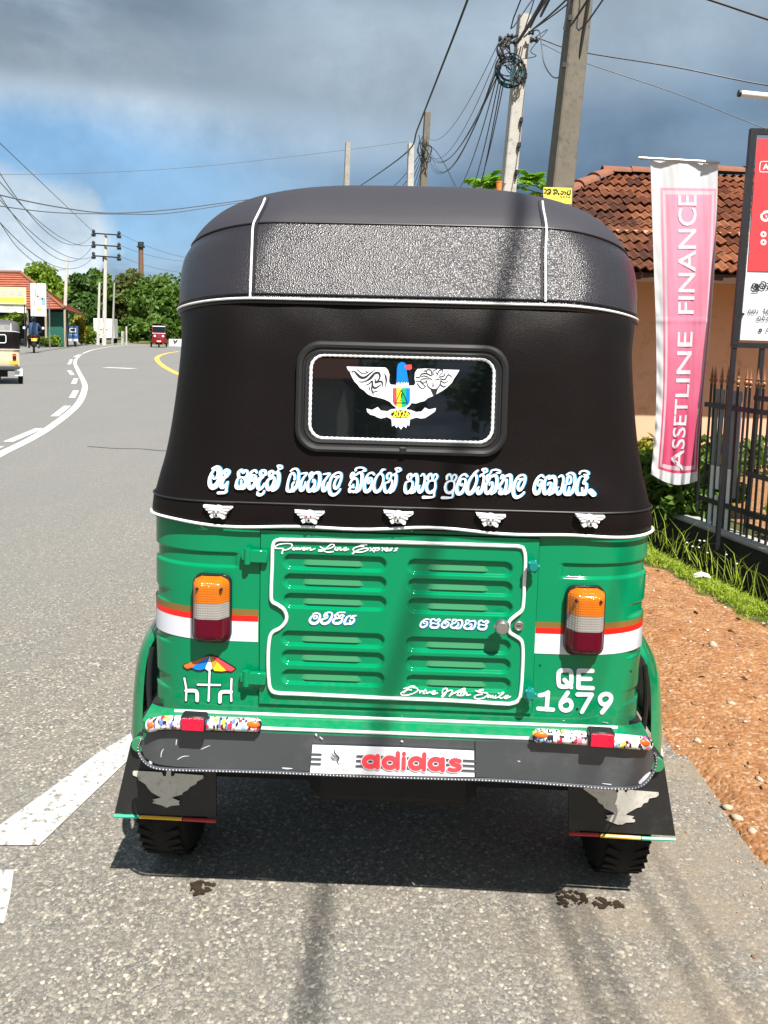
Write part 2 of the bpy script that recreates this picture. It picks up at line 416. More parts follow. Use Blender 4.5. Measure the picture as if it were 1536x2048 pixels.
mat('concrete_pale', (0.42, 0.405, 0.365), 0.85, var=0.22, scale=6, bump=0.4, bscale=80, dirt=(0.12, 0.10, 0.08), dirt_amt=0.65)
mat('concrete_brown', (0.145, 0.128, 0.10), 0.9, var=0.3, scale=7, bump=0.2, bscale=160, dirt=(0.05, 0.045, 0.035), dirt_amt=0.7)
mat('cable_black', (0.012, 0.013, 0.015), 0.55)
mat('cable_grey', (0.10, 0.115, 0.13), 0.6)
mat('cable_teal', (0.03, 0.16, 0.19), 0.5)
mat('dark_iron', (0.02, 0.022, 0.025), 0.5, var=0.3, scale=20)
mat('steel', (0.55, 0.56, 0.57), 0.38, metal=0.9)
mat('rust_brown', (0.17, 0.085, 0.05), 0.75, var=0.3, scale=3)
mat('white_paint', (0.72, 0.73, 0.73), 0.5, var=0.06)

# ---------------------------------------------------------------- ground, road, verge
g = MB()                                       # one sheet to the horizon, open where the verge dips into the ditch
for (x0, x1, y0, y1) in ((-1500, 0.9, -1500, 1500), (11.6, 1500, -1500, 1500), (0.9, 11.6, -1500, -11.9), (0.9, 11.6, 23.6, 1500)): g.add([(x0, y0, -0.08), (x1, y0, -0.08), (x1, y1, -0.08), (x0, y1, -0.08)], [(0, 1, 2, 3)])
struct(g.build('ground', 'terrain'))
def flat_poly(name, pts, z, m, parent=None):
    mb = MB(); mb.poly([(p[0], p[1], z) for p in pts], key2=[(p[0], p[1]) for p in pts], mi=0)
    o = mb.build(name, m, parent)
    return o
road_pts = [(1.04, -40), (1.04, 5.5), (0.8, 8), (0.1, 11), (-1.4, 16), (-3.5, 22), (-5.2, 28), (-7.2, 35), (-8.4, 41), (-8.2, 45), (-6.0, 47.5), (-2, 48.5), (20, 48), (60, 40),
            (60, 56), (20, 63), (0, 66), (-13, 67.5), (-19, 74), (-28, 87), (-38, 98), (-60, 118), (-90, 140), (-96, 128), (-62, 104), (-42, 86), (-31.5, 70), (-23, 50), (-16, 33), (-12, 20), (-10, 8), (-9.2, -40)]
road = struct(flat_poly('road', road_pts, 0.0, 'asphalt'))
# pavement strip and kerb along the far left of the road
lp = [(-90, 138), (-62, 104), (-42, 86), (-31.5, 70), (-23, 50), (-16, 33), (-12, 20), (-10, 8), (-9.2, -40)]
mb = MB(); lo = [(p[0]-2.4, p[1]+0.8) for p in lp]
mb.grid([[(a[0], a[1], 0.12), (b[0], b[1], 0.12)] for a, b in zip(lp, lo)])
struct(mb.build('pavement', 'pavement'))
mb = MB(); mb.grid([[(a[0]+.14, a[1], -0.02), (a[0]+.12, a[1], 0.125), (a[0]-0.05, a[1], 0.126), (a[0]-.06, a[1], -.02)] for a in lp])
struct(mb.build('kerb', 'kerb'))

def road_line(name, px, w, m, z=0.004, n=6):
    p = crom([G(a, b)[:2] for a, b in px], n)
    t = np.gradient(p, axis=0); t /= np.linalg.norm(t, axis=1)[:, None]
    nr = np.stack([-t[:, 1], t[:, 0]], 1)*w/2
    mb = MB(); mb.grid([[(*(q+k), z), (*(q-k), z)] for q, k in zip(p, nr)])
    return mb.build(name, m, road)
road_line('centre_line', [(-60, 945), (0, 909), (51, 884), (94, 859), (137, 827), (159, 804), (169, 780), (168, 765), (156, 741), (150, 726), (155, 715), (168, 706), (198, 697), (247, 691), (300, 690.5), (345, 692)], 0.125, 'road_white')
for a, b in [((-58, 915), (-2, 893)), ((16, 884), (80, 857)), ((109, 833), (135, 812)), ((144, 796), (152, 781)), ((147, 768), (152, 757)), ((138, 741), (145, 750)), ((138, 729), (143, 719)), ((148, 714), (165, 706.5))]:
    road_line('lane_dash', [a, ((a[0]+b[0])/2, (a[1]+b[1])/2), b], 0.12, 'road_white', n=2)
road_line('lane_dash', [(210, 735), (240, 736.2), (268, 737.5)], 0.45, 'road_white', n=2)
road_line('edge_line', [(380, 756), (350, 745), (325, 731), (314, 719), (318, 712), (335, 706.5), (358, 703)], 0.22, 'road_yellow')
flat_poly('edge_marking', [G(a, b)[:2] for a, b in [(-55, 1693), (0, 1652), (100, 1580), (190, 1512), (268, 1464), (284, 1496), (181, 1594), (78, 1693)]], 0.004, 'road_white_worn', road)
flat_poly('edge_marking', [G(a, b)[:2] for a, b in [(-120, 1742), (28, 1742), (20, 1800), (8, 1850), (-120, 1850)]], 0.004, 'road_white_worn', road)
# a hairline joint in the asphalt
road_line('crack', [(175, 893), (230, 897), (280, 898), (330, 902), (420, 905)], 0.03, 'crack', z=0.003)
def splat(px, py, r, n=16):
    c = G(px, py); mb = MB()
    for k in range(n):
        a = random.uniform(0, 6.28); q = r*math.sqrt(random.random())
        x, y = c[0]+q*1.25*math.cos(a), c[1]+q*math.sin(a); s = random.uniform(0.002, 0.008)
        m_ = random.randint(7, 10); z = 0.0035+0.00002*k
        mb.add([(x+s*random.uniform(.5, 1.5)*math.cos(6.283*j/m_), y+s*random.uniform(.5, 1.4)*math.sin(6.283*j/m_), z) for j in range(m_)], [tuple(range(m_))])
    mb.build('oil_stain', 'oil_stain', road)
splat(402, 1777, 0.026, 46); splat(1142, 1800, 0.032, 50); splat(1200, 1808, 0.02, 22); splat(1232, 1812, 0.013, 14)

# verge: red dirt shoulder, grassy bank, ditch, yard behind the wall
B0 = np.array([2.266, 6.321]); BD = np.array([0.228, -0.974]); BD /= np.linalg.norm(BD); BN = np.array([-BD[1], BD[0]])
def s_of(x, y): return BN[0]*(x-B0[0]) + BN[1]*(y-B0[1])
def fbm(x, y, seed=0):
    r_ = np.random.default_rng(seed); out = np.zeros_like(x); amp = 1.0; fr = 1.0
    for k in range(6):
        a = r_.uniform(0, 6.28, 4); th = r_.uniform(0, 6.28, 2)
        out += amp*(np.sin(fr*(x*np.cos(th[0])+y*np.sin(th[0]))+a[0])*np.sin(fr*(x*np.cos(th[1])-y*np.sin(th[1]))+a[1])); amp *= 0.55; fr *= 2.03
    return out
def sst(a, b, x): t = np.clip((x-a)/(b-a), 0, 1); return t*t*(3-2*t)
vx = np.concatenate([np.arange(0.86, 3.6, 0.03), np.arange(3.6, 12.0, 0.3)]); vy = np.concatenate([np.arange(-12, 1.0, 0.35), np.arange(1.0, 8.0, 0.03), np.arange(8.0, 24.0, 0.3)])
X, Y = np.meshgrid(vx, vy, indexing='ij'); S = s_of(X, Y)
n1 = fbm(X*2.3, Y*2.3, 3); n2 = fbm(X*9, Y*9, 4); n3 = fbm(X*30, Y*30, 5)
Z = -0.035 + (0.05+0.004*n1)*sst(0.92+0.06*n2+0.02*n3, 1.17+0.08*n2+0.05*n1, X)
Z += (0.012*n1 + 0.006*n2 + 0.0035*n3)*sst(0.95, 1.3, X)
bank = sst(-0.95, -0.6, S+0.05*n1)*sst(0.0, -0.3, S)
Z -= 0.13*sst(-0.85, -0.50, S)
dt = sst(-0.54, -0.46, S)*sst(0.09, 0.06, S)
Z = Z*(1-dt) + dt*(-0.42+0.02*n2)
Z = np.where(S > 0.07, np.maximum(Z, 0.0), Z)
grassy = sst(-1.0, -0.72, S+0.10*n1+0.05*n2+0.10*np.clip(Y-4.9, 0, 3)+0.06)
grassy = grassy*(1-0.85*sst(0.35, 0.6, S))
nx, ny = X.shape; idx = np.arange(nx*ny).reshape(nx, ny)
Fq = np.stack([idx[:-1, :-1], idx[1:, :-1], idx[1:, 1:], idx[:-1, 1:]], -1).reshape(-1, 4)
verge = struct(raw_mesh('verge', np.stack([X, Y, Z], -1), Fq, 'verge_soil', smooth=True))
at = verge.data.attributes.new('grassy', 'FLOAT', 'POINT'); at.data.foreach_set('value', grassy.ravel().astype(np.float32))
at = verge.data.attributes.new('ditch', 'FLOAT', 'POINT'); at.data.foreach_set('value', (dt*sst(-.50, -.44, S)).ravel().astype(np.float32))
def verge_z(x, y):
    i = np.clip(np.searchsorted(vx, x)-1, 0, nx-1); j = np.clip(np.searchsorted(vy, y)-1, 0, ny-1); return Z[i, j]
# loose stones
def stone_arrays(P, Sz, seed):
    r_ = np.random.default_rng(seed)
    base = np.array([(0, 0, 1), (.9, 0, .3), (.3, .85, .3), (-.7, .5, .3), (-.7, -.5, .35), (.3, -.85, .25), (.6, .5, -.4), (-.4, .7, -.4), (-.8, -.1, -.4), (-.1, -.8, -.4), (.7, -.4, -.4), (0, 0, -.6)])
    fc = np.array([(0, 1, 2), (0, 2, 3), (0, 3, 4), (0, 4, 5), (0, 5, 1), (1, 6, 2), (2, 6, 7), (2, 7, 3), (3, 7, 8), (3, 8, 4), (4, 8, 9), (4, 9, 5), (5, 9, 10), (5, 10, 1), (1, 10, 6), (11, 7, 6), (11, 8, 7), (11, 9, 8), (11, 10, 9), (11, 6, 10)])
    n = len(P); a = r_.uniform(0, 6.28, n); V = base[None]*(1+r_.uniform(-.25, .25, (n, 12, 3)))*np.stack([Sz*r_.uniform(.7, 1.3, n), Sz*r_.uniform(.6, 1.1, n), Sz*r_.uniform(.35, .7, n)], -1)[:, None]
    c, s = np.cos(a)[:, None], np.sin(a)[:, None]
    V = np.stack([V[..., 0]*c-V[..., 1]*s, V[..., 0]*s+V[..., 1]*c, V[..., 2]], -1)+P[:, None]
    F = fc[None]+12*np.arange(n)[:, None, None]
    return V.reshape(-1, 3), F.reshape(-1, 3)
def rock_mat():
    m, nt, b = new_mat('gravel'); gi = nt.node('ShaderNodeNewGeometry').outputs['Random Per Island']
    nt.l.new(nt.ramp(gi, [(0, (0.17, 0.08, 0.04)), (0.45, (0.32, 0.17, 0.09)), (0.75, (0.44, 0.30, 0.19)), (0.93, (0.52, 0.46, 0.38)), (1, (0.25, 0.235, 0.22))]), b.inputs['Base Color'])
    b.inputs['Roughness'].default_value = 0.9
rock_mat()
mat('stone_pale', (0.42, 0.33, 0.25), 0.9, var=0.25, scale=30, bump=0.5, bscale=200)
ps = []; sz = []
for k in range(7000):
    x = rng.uniform(0.98, 2.9); y = rng.uniform(1.2, 5.2)
    if s_of(x, y) > -0.70+0.1*rng.normal(): continue
    edge = math.exp(-((x-1.14)/0.10)**2)
    if rng.random() > 0.28+0.7*edge: continue
    q = float(rng.choice([.0035, .005, .007, .011], p=[.42, .35, .18, .05])); ps.append((x, y, float(verge_z(x, y))+q*0.15)); sz.append(q)
for k in range(420):                                  # grit spilled on to the asphalt
    x = 1.04-abs(rng.normal())*0.10; y = rng.uniform(1.2, 4.5); q = float(rng.choice([.002, .003, .005])); ps.append((x, y, q*.2)); sz.append(q)
V_, F_ = stone_arrays(np.array(ps), np.array(sz), 5)
tag(raw_mesh('gravel', V_, F_, 'gravel'), 'loose reddish gravel scattered over the dirt shoulder', 'gravel', kind='stuff')
for k, (px, py, q) in enumerate([(1425, 1303, .03), (1462, 1412, .022), (1490, 1450, .014), (1395, 1482, .016), (1455, 1610, .018), (1474, 1632, .022), (1505, 1662, .02), (1362, 1520, .013), (1345, 1560, .012), (1403, 1602, .013), (1518, 1560, .016), (1380, 1250, .014), (1500, 1350, .012), (1525, 1250, .014)]):
    c = G(px, py, 0.012); V_, F_ = stone_arrays(np.array([[0, 0, q*0.15]]), np.array([q]), 50+k)
    o = raw_mesh('stone', V_, F_, 'stone_pale'); o.location = (c[0], c[1], float(verge_z(c[0], c[1])))
    tag(o, 'pale flat stone lying loose on the red dirt shoulder', 'stone', 'loose pale stones on the dirt shoulder')
c = G(1402, 1152, 0.03); mb = MB(); mb.grid([[(-.05, -.03, .01), (0, -.035, .022), (.05, -.02, .008)], [(-.04, .03, .012), (.01, .03, .03), (.06, .035, .014)]]); mb.grid([[(-.05, -.03, .006), (0, -.035, .018), (.05, -.02, .004)], [(-.04, .03, .008), (.01, .03, .026), (.06, .035, .010)]])
o = mb.build('litter', 'white_paint'); o.location = (c[0], c[1], float(verge_z(c[0], c[1]))+.015); tag(o, 'crumpled white wrapper lying at the edge of the grass', 'litter')
# ---------------------------------------------------------------- the green auto rickshaw
TX, TY, YAW = 0.04, 1.765, -0.028
tuk = thing('auto_rickshaw', 'green auto rickshaw with black vinyl canopy seen from behind, parked at the road edge', 'auto rickshaw', (TX, TY, 0), YAW)
_c, _s = math.cos(YAW), math.sin(YAW)
RL = np.array([[_c, _s, 0], [-_s, _c, 0], [0, 0, 1]]); OL = RL @ (CAM-np.array([TX, TY, 0]))
def TLy(px, py, yl):
    d = RL @ raydir(px, py); return OL + d*((yl-OL[1])/d[1])
def TL(px, py, yf, lift=0.0):                 # photo pixel -> point on a surface y = yf(x, z) of the rickshaw
    p = TLy(px, py, 0.0)
    for _ in range(7): p = TLy(px, py, yf(p[0], p[2])-lift)
    return p
# paint and vinyl
def paint(name, colr, rough=0.12):
    m, nt, b = new_mat(name); tc = nt.node('ShaderNodeTexCoord').outputs['Object']
    n = nt.noise(tc, 7, 5, 0.6); n2 = nt.noise(tc, 60, 4, 0.7); n3 = nt.noise(tc, 2.2, 4)
    c = nt.mix(n, tuple(x*0.93 for x in colr), tuple(x*1.06 for x in colr))
    sz = nt.node('ShaderNodeSeparateXYZ', {'Vector': tc}).outputs[2]
    dust = nt.math('MULTIPLY', nt.smooth(nt.math('ADD', sz, nt.math('MULTIPLY', nt.math('SUBTRACT', n2, .5), .5)), 0.62, 0.36), 0.13)
    c = nt.mix(dust, c, (0.30, 0.24, 0.17))
    nt.l.new(c, b.inputs['Base Color'])
    nt.l.new(nt.node('ShaderNodeMapRange', {'Value': n3, 'To Min': rough-0.05, 'To Max': rough+0.05}).outputs[0], b.inputs['Roughness'])
    b.inputs['Specular IOR Level'].default_value = 0.32
    b.inputs['Coat Weight'].default_value = 0.0
    nt.l.new(nt.node('ShaderNodeBump', {'Height': n3, 'Strength': 0.10, 'Distance': 0.02}).outputs[0], b.inputs['Normal'])
paint('green_paint', (0.0, 0.198, 0.080))
def vinyl(name, colr, grain=620.0, strength=0.5, rough=0.40):
    m, nt, b = new_mat(name); tc = nt.node('ShaderNodeTexCoord').outputs['Object']
    vo = nt.node('ShaderNodeTexVoronoi', {'Vector': tc, 'Scale': grain}); n = nt.noise(tc, 4, 4); n2 = nt.noise(tc, 3.0, 3)
    nt.l.new(nt.mix(n, tuple(x*0.85 for x in colr), tuple(x*1.15 for x in colr)), b.inputs['Base Color'])
    b.inputs['Roughness'].default_value = rough; b.inputs['Specular IOR Level'].default_value = 0.5 if name != 'canopy_vinyl' else 0.11
    b1 = nt.node('ShaderNodeBump', {'Height': vo.outputs['Distance'], 'Strength': strength, 'Distance': 0.0012})
    b2 = nt.node('ShaderNodeBump', {'Height': n2, 'Strength': 0.25, 'Distance': 0.03, 'Normal': b1.outputs[0]})
    nt.l.new(b2.outputs[0], b.inputs['Normal'])
vinyl('canopy_vinyl', (0.0066, 0.0048, 0.0046), 620.0, 0.35, 0.42); vinyl('hood_vinyl', (0.020, 0.017, 0.021), 330.0, 0.7, 0.33)
mat('black_rubber', (0.012, 0.012, 0.013), 0.42, var=0.2, rvar=0.08)
mat('tyre_rubber', (0.007, 0.007, 0.007), 0.8, var=0.3, scale=20, spec=0.2, dirt=(0.04, 0.034, 0.028), dirt_amt=0.25)
mat('black_plastic', (0.052, 0.057, 0.062), 0.36, var=0.2, scale=5, rvar=0.12, dirt=(0.14, 0.14, 0.14), dirt_amt=0.25)
mat('black_plain', (0.010, 0.010, 0.011), 0.5)
mat('white_trim', (0.74, 0.76, 0.77), 0.45, var=0.05)
mat('white_vinyl', (0.76, 0.77, 0.80), 0.4, var=0.03)
mat('white_sheet', (0.62, 0.64, 0.70), 0.35, var=0.03)
mat('text_white', (0.80, 0.83, 0.87), 0.4, var=0.02); mat('text_shadow', (0.02, 0.22, 0.42), 0.4, var=0.05); mat('text_edge', (0.30, 0.62, 0.80), 0.4, var=0.03)
mat('red_vinyl', (0.78, 0.010, 0.006), 0.35, var=0.04); mat('gold_vinyl', (0.19, 0.105, 0.022), 0.4, var=0.08)
mat('print_red', (0.86, 0.06, 0.075), 0.4, var=0.04); mat('print_pink', (0.85, 0.45, 0.42), 0.4, var=0.1)
mat('print_blue', (0.0, 0.18, 0.70), 0.35, var=0.05); mat('print_yellow', (0.85, 0.58, 0.02), 0.35, var=0.05); mat('print_green', (0.0, 0.40, 0.12), 0.35, var=0.05)
mat('print_orange', (0.62, 0.13, 0.02), 0.35, var=0.05); mat('print_ochre', (0.52, 0.30, 0.02), 0.35, var=0.05); mat('print_lemon', (0.88, 0.80, 0.04), 0.35, var=0.03)
mat('print_grey', (0.07, 0.075, 0.09), 0.4)
mat('chrome', (0.62, 0.62, 0.63), 0.22, metal=1.0); mat('dull_metal', (0.40, 0.39, 0.38), 0.38, metal=0.9)
mat('reflector_red', (0.72, 0.0, 0.035), 0.22, var=0.03, bump=0.3, bscale=240, coat=0.5)
mat('neon_orange', (0.95, 0.14, 0.012), 0.3, var=0.08)
mat('flap_rubber', (0.011, 0.011, 0.012), 0.55, var=0.25, scale=9, dirt=(0.07, 0.06, 0.05), dirt_amt=0.3)
mat('emblem_metal', (0.55, 0.53, 0.48), 0.42, metal=0.15, var=0.15, scale=25, dirt=(0.20, 0.16, 0.10), dirt_amt=0.7)
mat('flap_green', (0.02, 0.38, 0.22), 0.4); mat('flap_yellow', (0.75, 0.40, 0.01), 0.4); mat('flap_red', (0.45, 0.02, 0.015), 0.4)
mat('under_dark', (0.009, 0.0085, 0.008), 0.8, var=0.4, scale=10); mat('rusty_pipe', (0.12, 0.06, 0.035), 0.7, var=0.4, scale=15)
def glassy(name, colr, ribs=None, rough=0.08):
    m, nt, b = new_mat(name); tc = nt.node('ShaderNodeTexCoord').outputs['Object']
    n = nt.noise(tc, 20, 3)
    nt.l.new(nt.mix(n, tuple(x*0.85 for x in colr), tuple(min(1, x*1.1) for x in colr)), b.inputs['Base Color'])
    b.inputs['Roughness'].default_value = rough; b.inputs['Coat Weight'].default_value = 0.25; b.inputs['Coat Roughness'].default_value = 0.04
    b.inputs['Subsurface Weight'].default_value = 0.0
    if ribs:
        sp = nt.node('ShaderNodeSeparateXYZ', {'Vector': tc})
        a = nt.math('SINE', nt.math('MULTIPLY', sp.outputs[0], ribs)); c = nt.math('SINE', nt.math('MULTIPLY', sp.outputs[2], ribs*0.9))
        h = nt.math('MULTIPLY', nt.math('ADD', a, 1.0), nt.math('ADD', c, 1.0))
        nt.l.new(nt.node('ShaderNodeBump', {'Height': h, 'Strength': 0.3, 'Distance': 0.001}).outputs[0], b.inputs['Normal'])
glassy('lens_amber', (0.52, 0.125, 0.002), 1300); glassy('lens_clear', (0.27, 0.255, 0.235), 1300); glassy('lens_red', (0.085, 0.0, 0.010), None, 0.12); MATS['lens_red'].node_tree.nodes['Principled BSDF'].inputs['Specular IOR Level'].default_value = 0.25; MATS['lens_red'].node_tree.nodes['Principled BSDF'].inputs['Coat Weight'].default_value = 0.0
glassy('tinted_glass', (0.004, 0.005, 0.006), None, 0.02)
def comic_mat():
    m, nt, b = new_mat('comic_print'); tc = nt.node('ShaderNodeTexCoord').outputs['Object']
    mp = nt.node('ShaderNodeMapping', {'Vector': tc, 'Scale': (1.7, 1.0, 0.75)}).outputs[0]
    vo = nt.node('ShaderNodeTexVoronoi', {'Vector': mp, 'Scale': 75.0}); sp = nt.node('ShaderNodeSeparateColor', {'Color': vo.outputs['Color']})
    c = nt.ramp(sp.outputs[0], [(0, (0.78, 0.76, 0.74)), (0.30, (0.86, 0.80, 0.72)), (0.44, (0.70, 0.03, 0.07)), (0.56, (0.10, 0.17, 0.45)), (0.64, (0.02, 0.02, 0.03)), (0.72, (0.75, 0.68, 0.06)), (0.80, (0.75, 0.25, 0.35)), (0.90, (0.30, 0.55, 0.65))], 'CONSTANT')
    vo2 = nt.node('ShaderNodeTexVoronoi', {'Vector': mp, 'Scale': 150.0}); sp2 = nt.node('ShaderNodeSeparateColor', {'Color': vo2.outputs['Color']})
    c = nt.mix(nt.math('GREATER_THAN', sp2.outputs[0], 0.86), c, (0.02, 0.02, 0.03)); c = nt.mix(nt.math('LESS_THAN', sp2.outputs[0], 0.18), c, (0.82, 0.80, 0.78))
    nt.l.new(c, b.inputs['Base Color']); b.inputs['Roughness'].default_value = 0.3
comic_mat()

# ---- rear body shell
BW, BXF, BRY = 0.564, 0.395, 0.105
def body_y(x, z=0.0):
    a = abs(x)
    if a <= BXF: return 0.0
    t = min((a-BXF)/(BW-BXF), 0.999); return BRY*(1-math.sqrt(1-t*t))
def step(a, b, x): t = min(max((x-a)/(b-a), 0), 1); return t*t*(3-2*t)
CORNER_RIBS = [(0.790, 0.762), (0.694, 0.668), (0.588, 0.560)]
def shell_in(x, y, z):                        # pressed grooves
    a = abs(x); d = 0.0
    e = 0.003
    m = step(0.352, 0.362, a)
    d = max(d, m*step(0.856-e, 0.856+e, z)*step(0.886+e, 0.886-e, z)*0.0060)
    m = step(0.505, 0.535, a) if y < 0.3 else 0.0
    for (zt, zb) in CORNER_RIBS: d = max(d, m*step(zb-e, zb+e, z)*step(zt+e, zt-e, z)*0.0042)
    if a < 0.3045 and 0.5455 < z < 0.943: d = 0.012
    # a few soft dents
    d += 0.0012*math.sin(7*x+1)*math.sin(9*z) + 0.0004*math.sin(23*x)*math.sin(19*z+2)
    return d
cols_ = []                                    # plan profile: (x, y, nx, ny)
for x in sorted(set([round(v, 4) for v in list(np.linspace(0, BXF, 34)) + [0.3043, 0.3047, 0.352, 0.357, 0.362]])): cols_.append((x, 0.0, 0.0, -1.0))
for t in np.linspace(0.02, 1.0, 40)*math.pi/2:
    x, y = BXF+(BW-BXF)*math.sin(t), BRY*(1-math.cos(t)); nxx, nyy = math.sin(t)/(BW-BXF), -math.cos(t)/BRY; l = math.hypot(nxx, nyy)
    cols_.append((x, y, nxx/l, nyy/l))
for y in np.linspace(0.16, 1.0, 12): cols_.append((BW, y, 1.0, 0.0))
full_cols = [(-a, b, -c, d) for a, b, c, d in cols_[::-1]] + cols_[1:]
zz = [0.505, 0.52, 0.532] + list(np.arange(0.54, 0.985, 0.0045)) + [0.5453, 0.5457, 0.9428, 0.9432] + [v+k for v in (0.856, 0.886, 0.790, 0.762, 0.694, 0.668, 0.588, 0.560) for k in (-.003, -.0015, 0, .0015, .003)]
zz = sorted(set([round(float(z), 4) for z in zz]))
mb = MB(); P = []
for z in zz:
    row = []
    for (x, y, a, b) in full_cols:
        d = shell_in(x, y, z); row.append((x-a*d, y-b*d, z))
    P.append(row)
mb.grid(P, flip=False)
mb.grid([[(x, y, 0.984) for (x, y, a, b) in full_cols], [(x*0.9, y+0.06, 0.984) for (x, y, a, b) in full_cols]])
shell = mb.build('body', 'green_paint', tuk, smooth=True, auto=50)
# skirt below the shell, floor, seat back and the front half of the vehicle
mb = MB(); mb.box((0, 0.52, 0.50), (1.12, 0.95, 0.03)); mb.box((0, 1.5, 0.33), (1.06, 1.2, 0.04)); mb.box((0, 0.98, 0.42), (1.08, 0.04, 0.2))
mb.build('floor', 'under_dark', tuk)
mb = MB(); mb.box((0, 0.75, 0.60), (1.0, 0.5, 0.16), bev=0.03); mb.box((0, 0.46, 0.86), (1.0, 0.14, 0.42), bev=0.04); mb.build('seat', 'black_plain', tuk)
mb = MB(); sec = [(0.0, 0.30), (0.0, 0.72), (0.06, 0.92), (0.16, 1.0)]
P = []
for k in range(21):
    t = -1+2*k/20; P.append([(0.50*t*(1-0.25*(z-0.3)), 2.42-0.45*abs(t)**2.2-0.25*y_, z) for y_, z in sec])
mb.grid(P); mb.build('front_cowl', 'green_paint', tuk, smooth=True)
for sx_ in (-1, 1):
    mb = MB(); mb.tube([(0.46*sx_, 2.05, 0.98), (0.47*sx_, 1.95, 1.4), (0.46*sx_, 1.85, 1.62)], 0.018, 8); mb.build('windscreen_pillar', 'black_plastic', tuk, smooth=True)
mb = MB(); mb.tube([(0, 2.25, 0.9), (0, 2.32, 0.6), (0, 2.36, 0.22)], 0.03, 8); mb.build('front_fork', 'under_dark', tuk, smooth=True)

# ---- engine door
def door_y(x, z): return -0.006
DX0, DX1, DZ0, DZ1 = -0.3025, 0.3030, 0.5475, 0.9412
pip_px = [(560, 1078), (700, 1081), (850, 1085), (1000, 1090), (1038, 1092), (1047, 1099), (1050, 1120), (1048, 1160), (1046, 1205), (1042, 1220), (1030, 1230), (1019, 1240), (1016, 1252), (1019, 1263), (1031, 1271), (1042, 1280), (1045, 1300), (1044, 1340), (1041, 1380), (1036, 1398), (1022, 1405), (1000, 1405), (900, 1399), (750, 1393), (600, 1386), (556, 1384), (542, 1376), (538, 1352), (537, 1310), (540, 1275), (547, 1262), (560, 1255), (570, 1245), (574, 1232), (568, 1217), (556, 1208), (545, 1201), (543, 1185), (545, 1130), (546, 1095), (550, 1082)]
pip = np.array([TL(a, b, door_y)[[0, 2]] for a, b in pip_px]); pip = np.array(crom(np.vstack([pip, pip[:1]]), 5))[:-1]
def inside(poly, x, z):
    xs, zs = poly[:, 0], poly[:, 1]; x2, z2 = np.roll(xs, -1), np.roll(zs, -1)
    c = ((zs > z) != (z2 > z)) & (x < (x2-xs)*(z-zs)/(z2-zs+1e-12)+xs)
    return bool(c.sum() % 2)
def dist_poly(poly, x, z): return float(np.min(np.hypot(poly[:, 0]-x, poly[:, 1]-z)))
LV = []                                      # louver pressings: (cx, cz, half width, half height)
for (pl, pr, pys) in ((569, 771, [1125, 1164, 1203, 1278, 1316, 1355]), (817, 1023, [1135, 1174, 1213, 1290, 1328, 1366])):
    for k, py in enumerate(pys):
        sh = -4*(k > 2)
        a = TL(pl+sh, py-3, door_y); b = TL(pr+sh, py+4, door_y); LV.append(((a[0]+b[0])/2, (a[2]+b[2])/2, (b[0]-a[0])/2, 0.0150, (b[2]-a[2])/(b[0]-a[0])))
def door_disp(x, z):
    d = 0.0
    for (cx, cz, hw, hh, sl_) in LV:
        if abs(x-cx) < hw+0.01 and abs(z-cz) < hh+0.012:
            zz_ = z-cz-sl_*(x-cx); r_ = hh; qx = max(abs(x-cx)-(hw-r_), 0); q = math.hypot(qx, zz_)-r_
            d = max(d, 0.0085*step(0.0018, -0.0018, q))
    return d
gx = np.linspace(DX0, DX1, 244); gz = np.linspace(DZ0, DZ1, 236)
inm = np.array([[inside(pip, x, z) for z in gz] for x in gx])
YD = np.zeros((len(gx), len(gz)))
for i, x in enumerate(gx):
    for j, z in enumerate(gz):
        YD[i, j] = door_y(x, z) - (0.003 if inm[i, j] else 0.0) + door_disp(x, z)
k_ = YD.copy(); YD[1:-1, 1:-1] = (4*k_[1:-1, 1:-1]+k_[:-2, 1:-1]+k_[2:, 1:-1]+k_[1:-1, :-2]+k_[1:-1, 2:])/8
mb = MB(); mb.grid([[(gx[i], YD[i, j], gz[j]) for j in range(len(gz))] for i in range(len(gx))])
rim = [(gx[i], gz[0]) for i in range(len(gx))] + [(gx[-1], z) for z in gz] + [(x, gz[-1]) for x in gx[::-1]] + [(gx[0], z) for z in gz[::-1]]
mb.grid([[(x, -0.006, z) for x, z in rim], [(x, 0.008, z) for x, z in rim]])
door = mb.build('engine_door', 'green_paint', tuk, smooth=True, auto=60)
# scoops inside each pressing, a shared mesh
mb = MB(); hw = 0.070; P = []
for k in range(25):
    x = -hw+2*hw*k/24; e = step(0, 0.10, (hw-abs(x))/(2*hw))
    P.append([(x, 0.003, 0.0105), (x, 0.0005, 0.0095), (x, -0.0043*e, -0.0068), (x, -0.0046*e, -0.0078), (x, -0.0038*e, -0.0084), (x, 0.0*e, -0.0076), (x, 0.005, -0.0074)])
mb.grid(P); sc0 = mb.build('louver', 'green_paint', door, smooth=True, auto=24)
for i, (cx, cz, hw_, hh_, sl_) in enumerate(LV):
    o = sc0 if i == 0 else sc0.copy()
    if i: col.objects.link(o); o.parent = door
    o.location = (cx-0.004, 0.0005, cz+0.0005); o.rotation_euler = (0, -math.atan(sl_), 0)
mb = MB(); mb.tube([(x, -0.0115, z) for x, z in pip], 0.0040, 8, closed=True); mb.build('piping', 'white_trim', door, smooth=True)
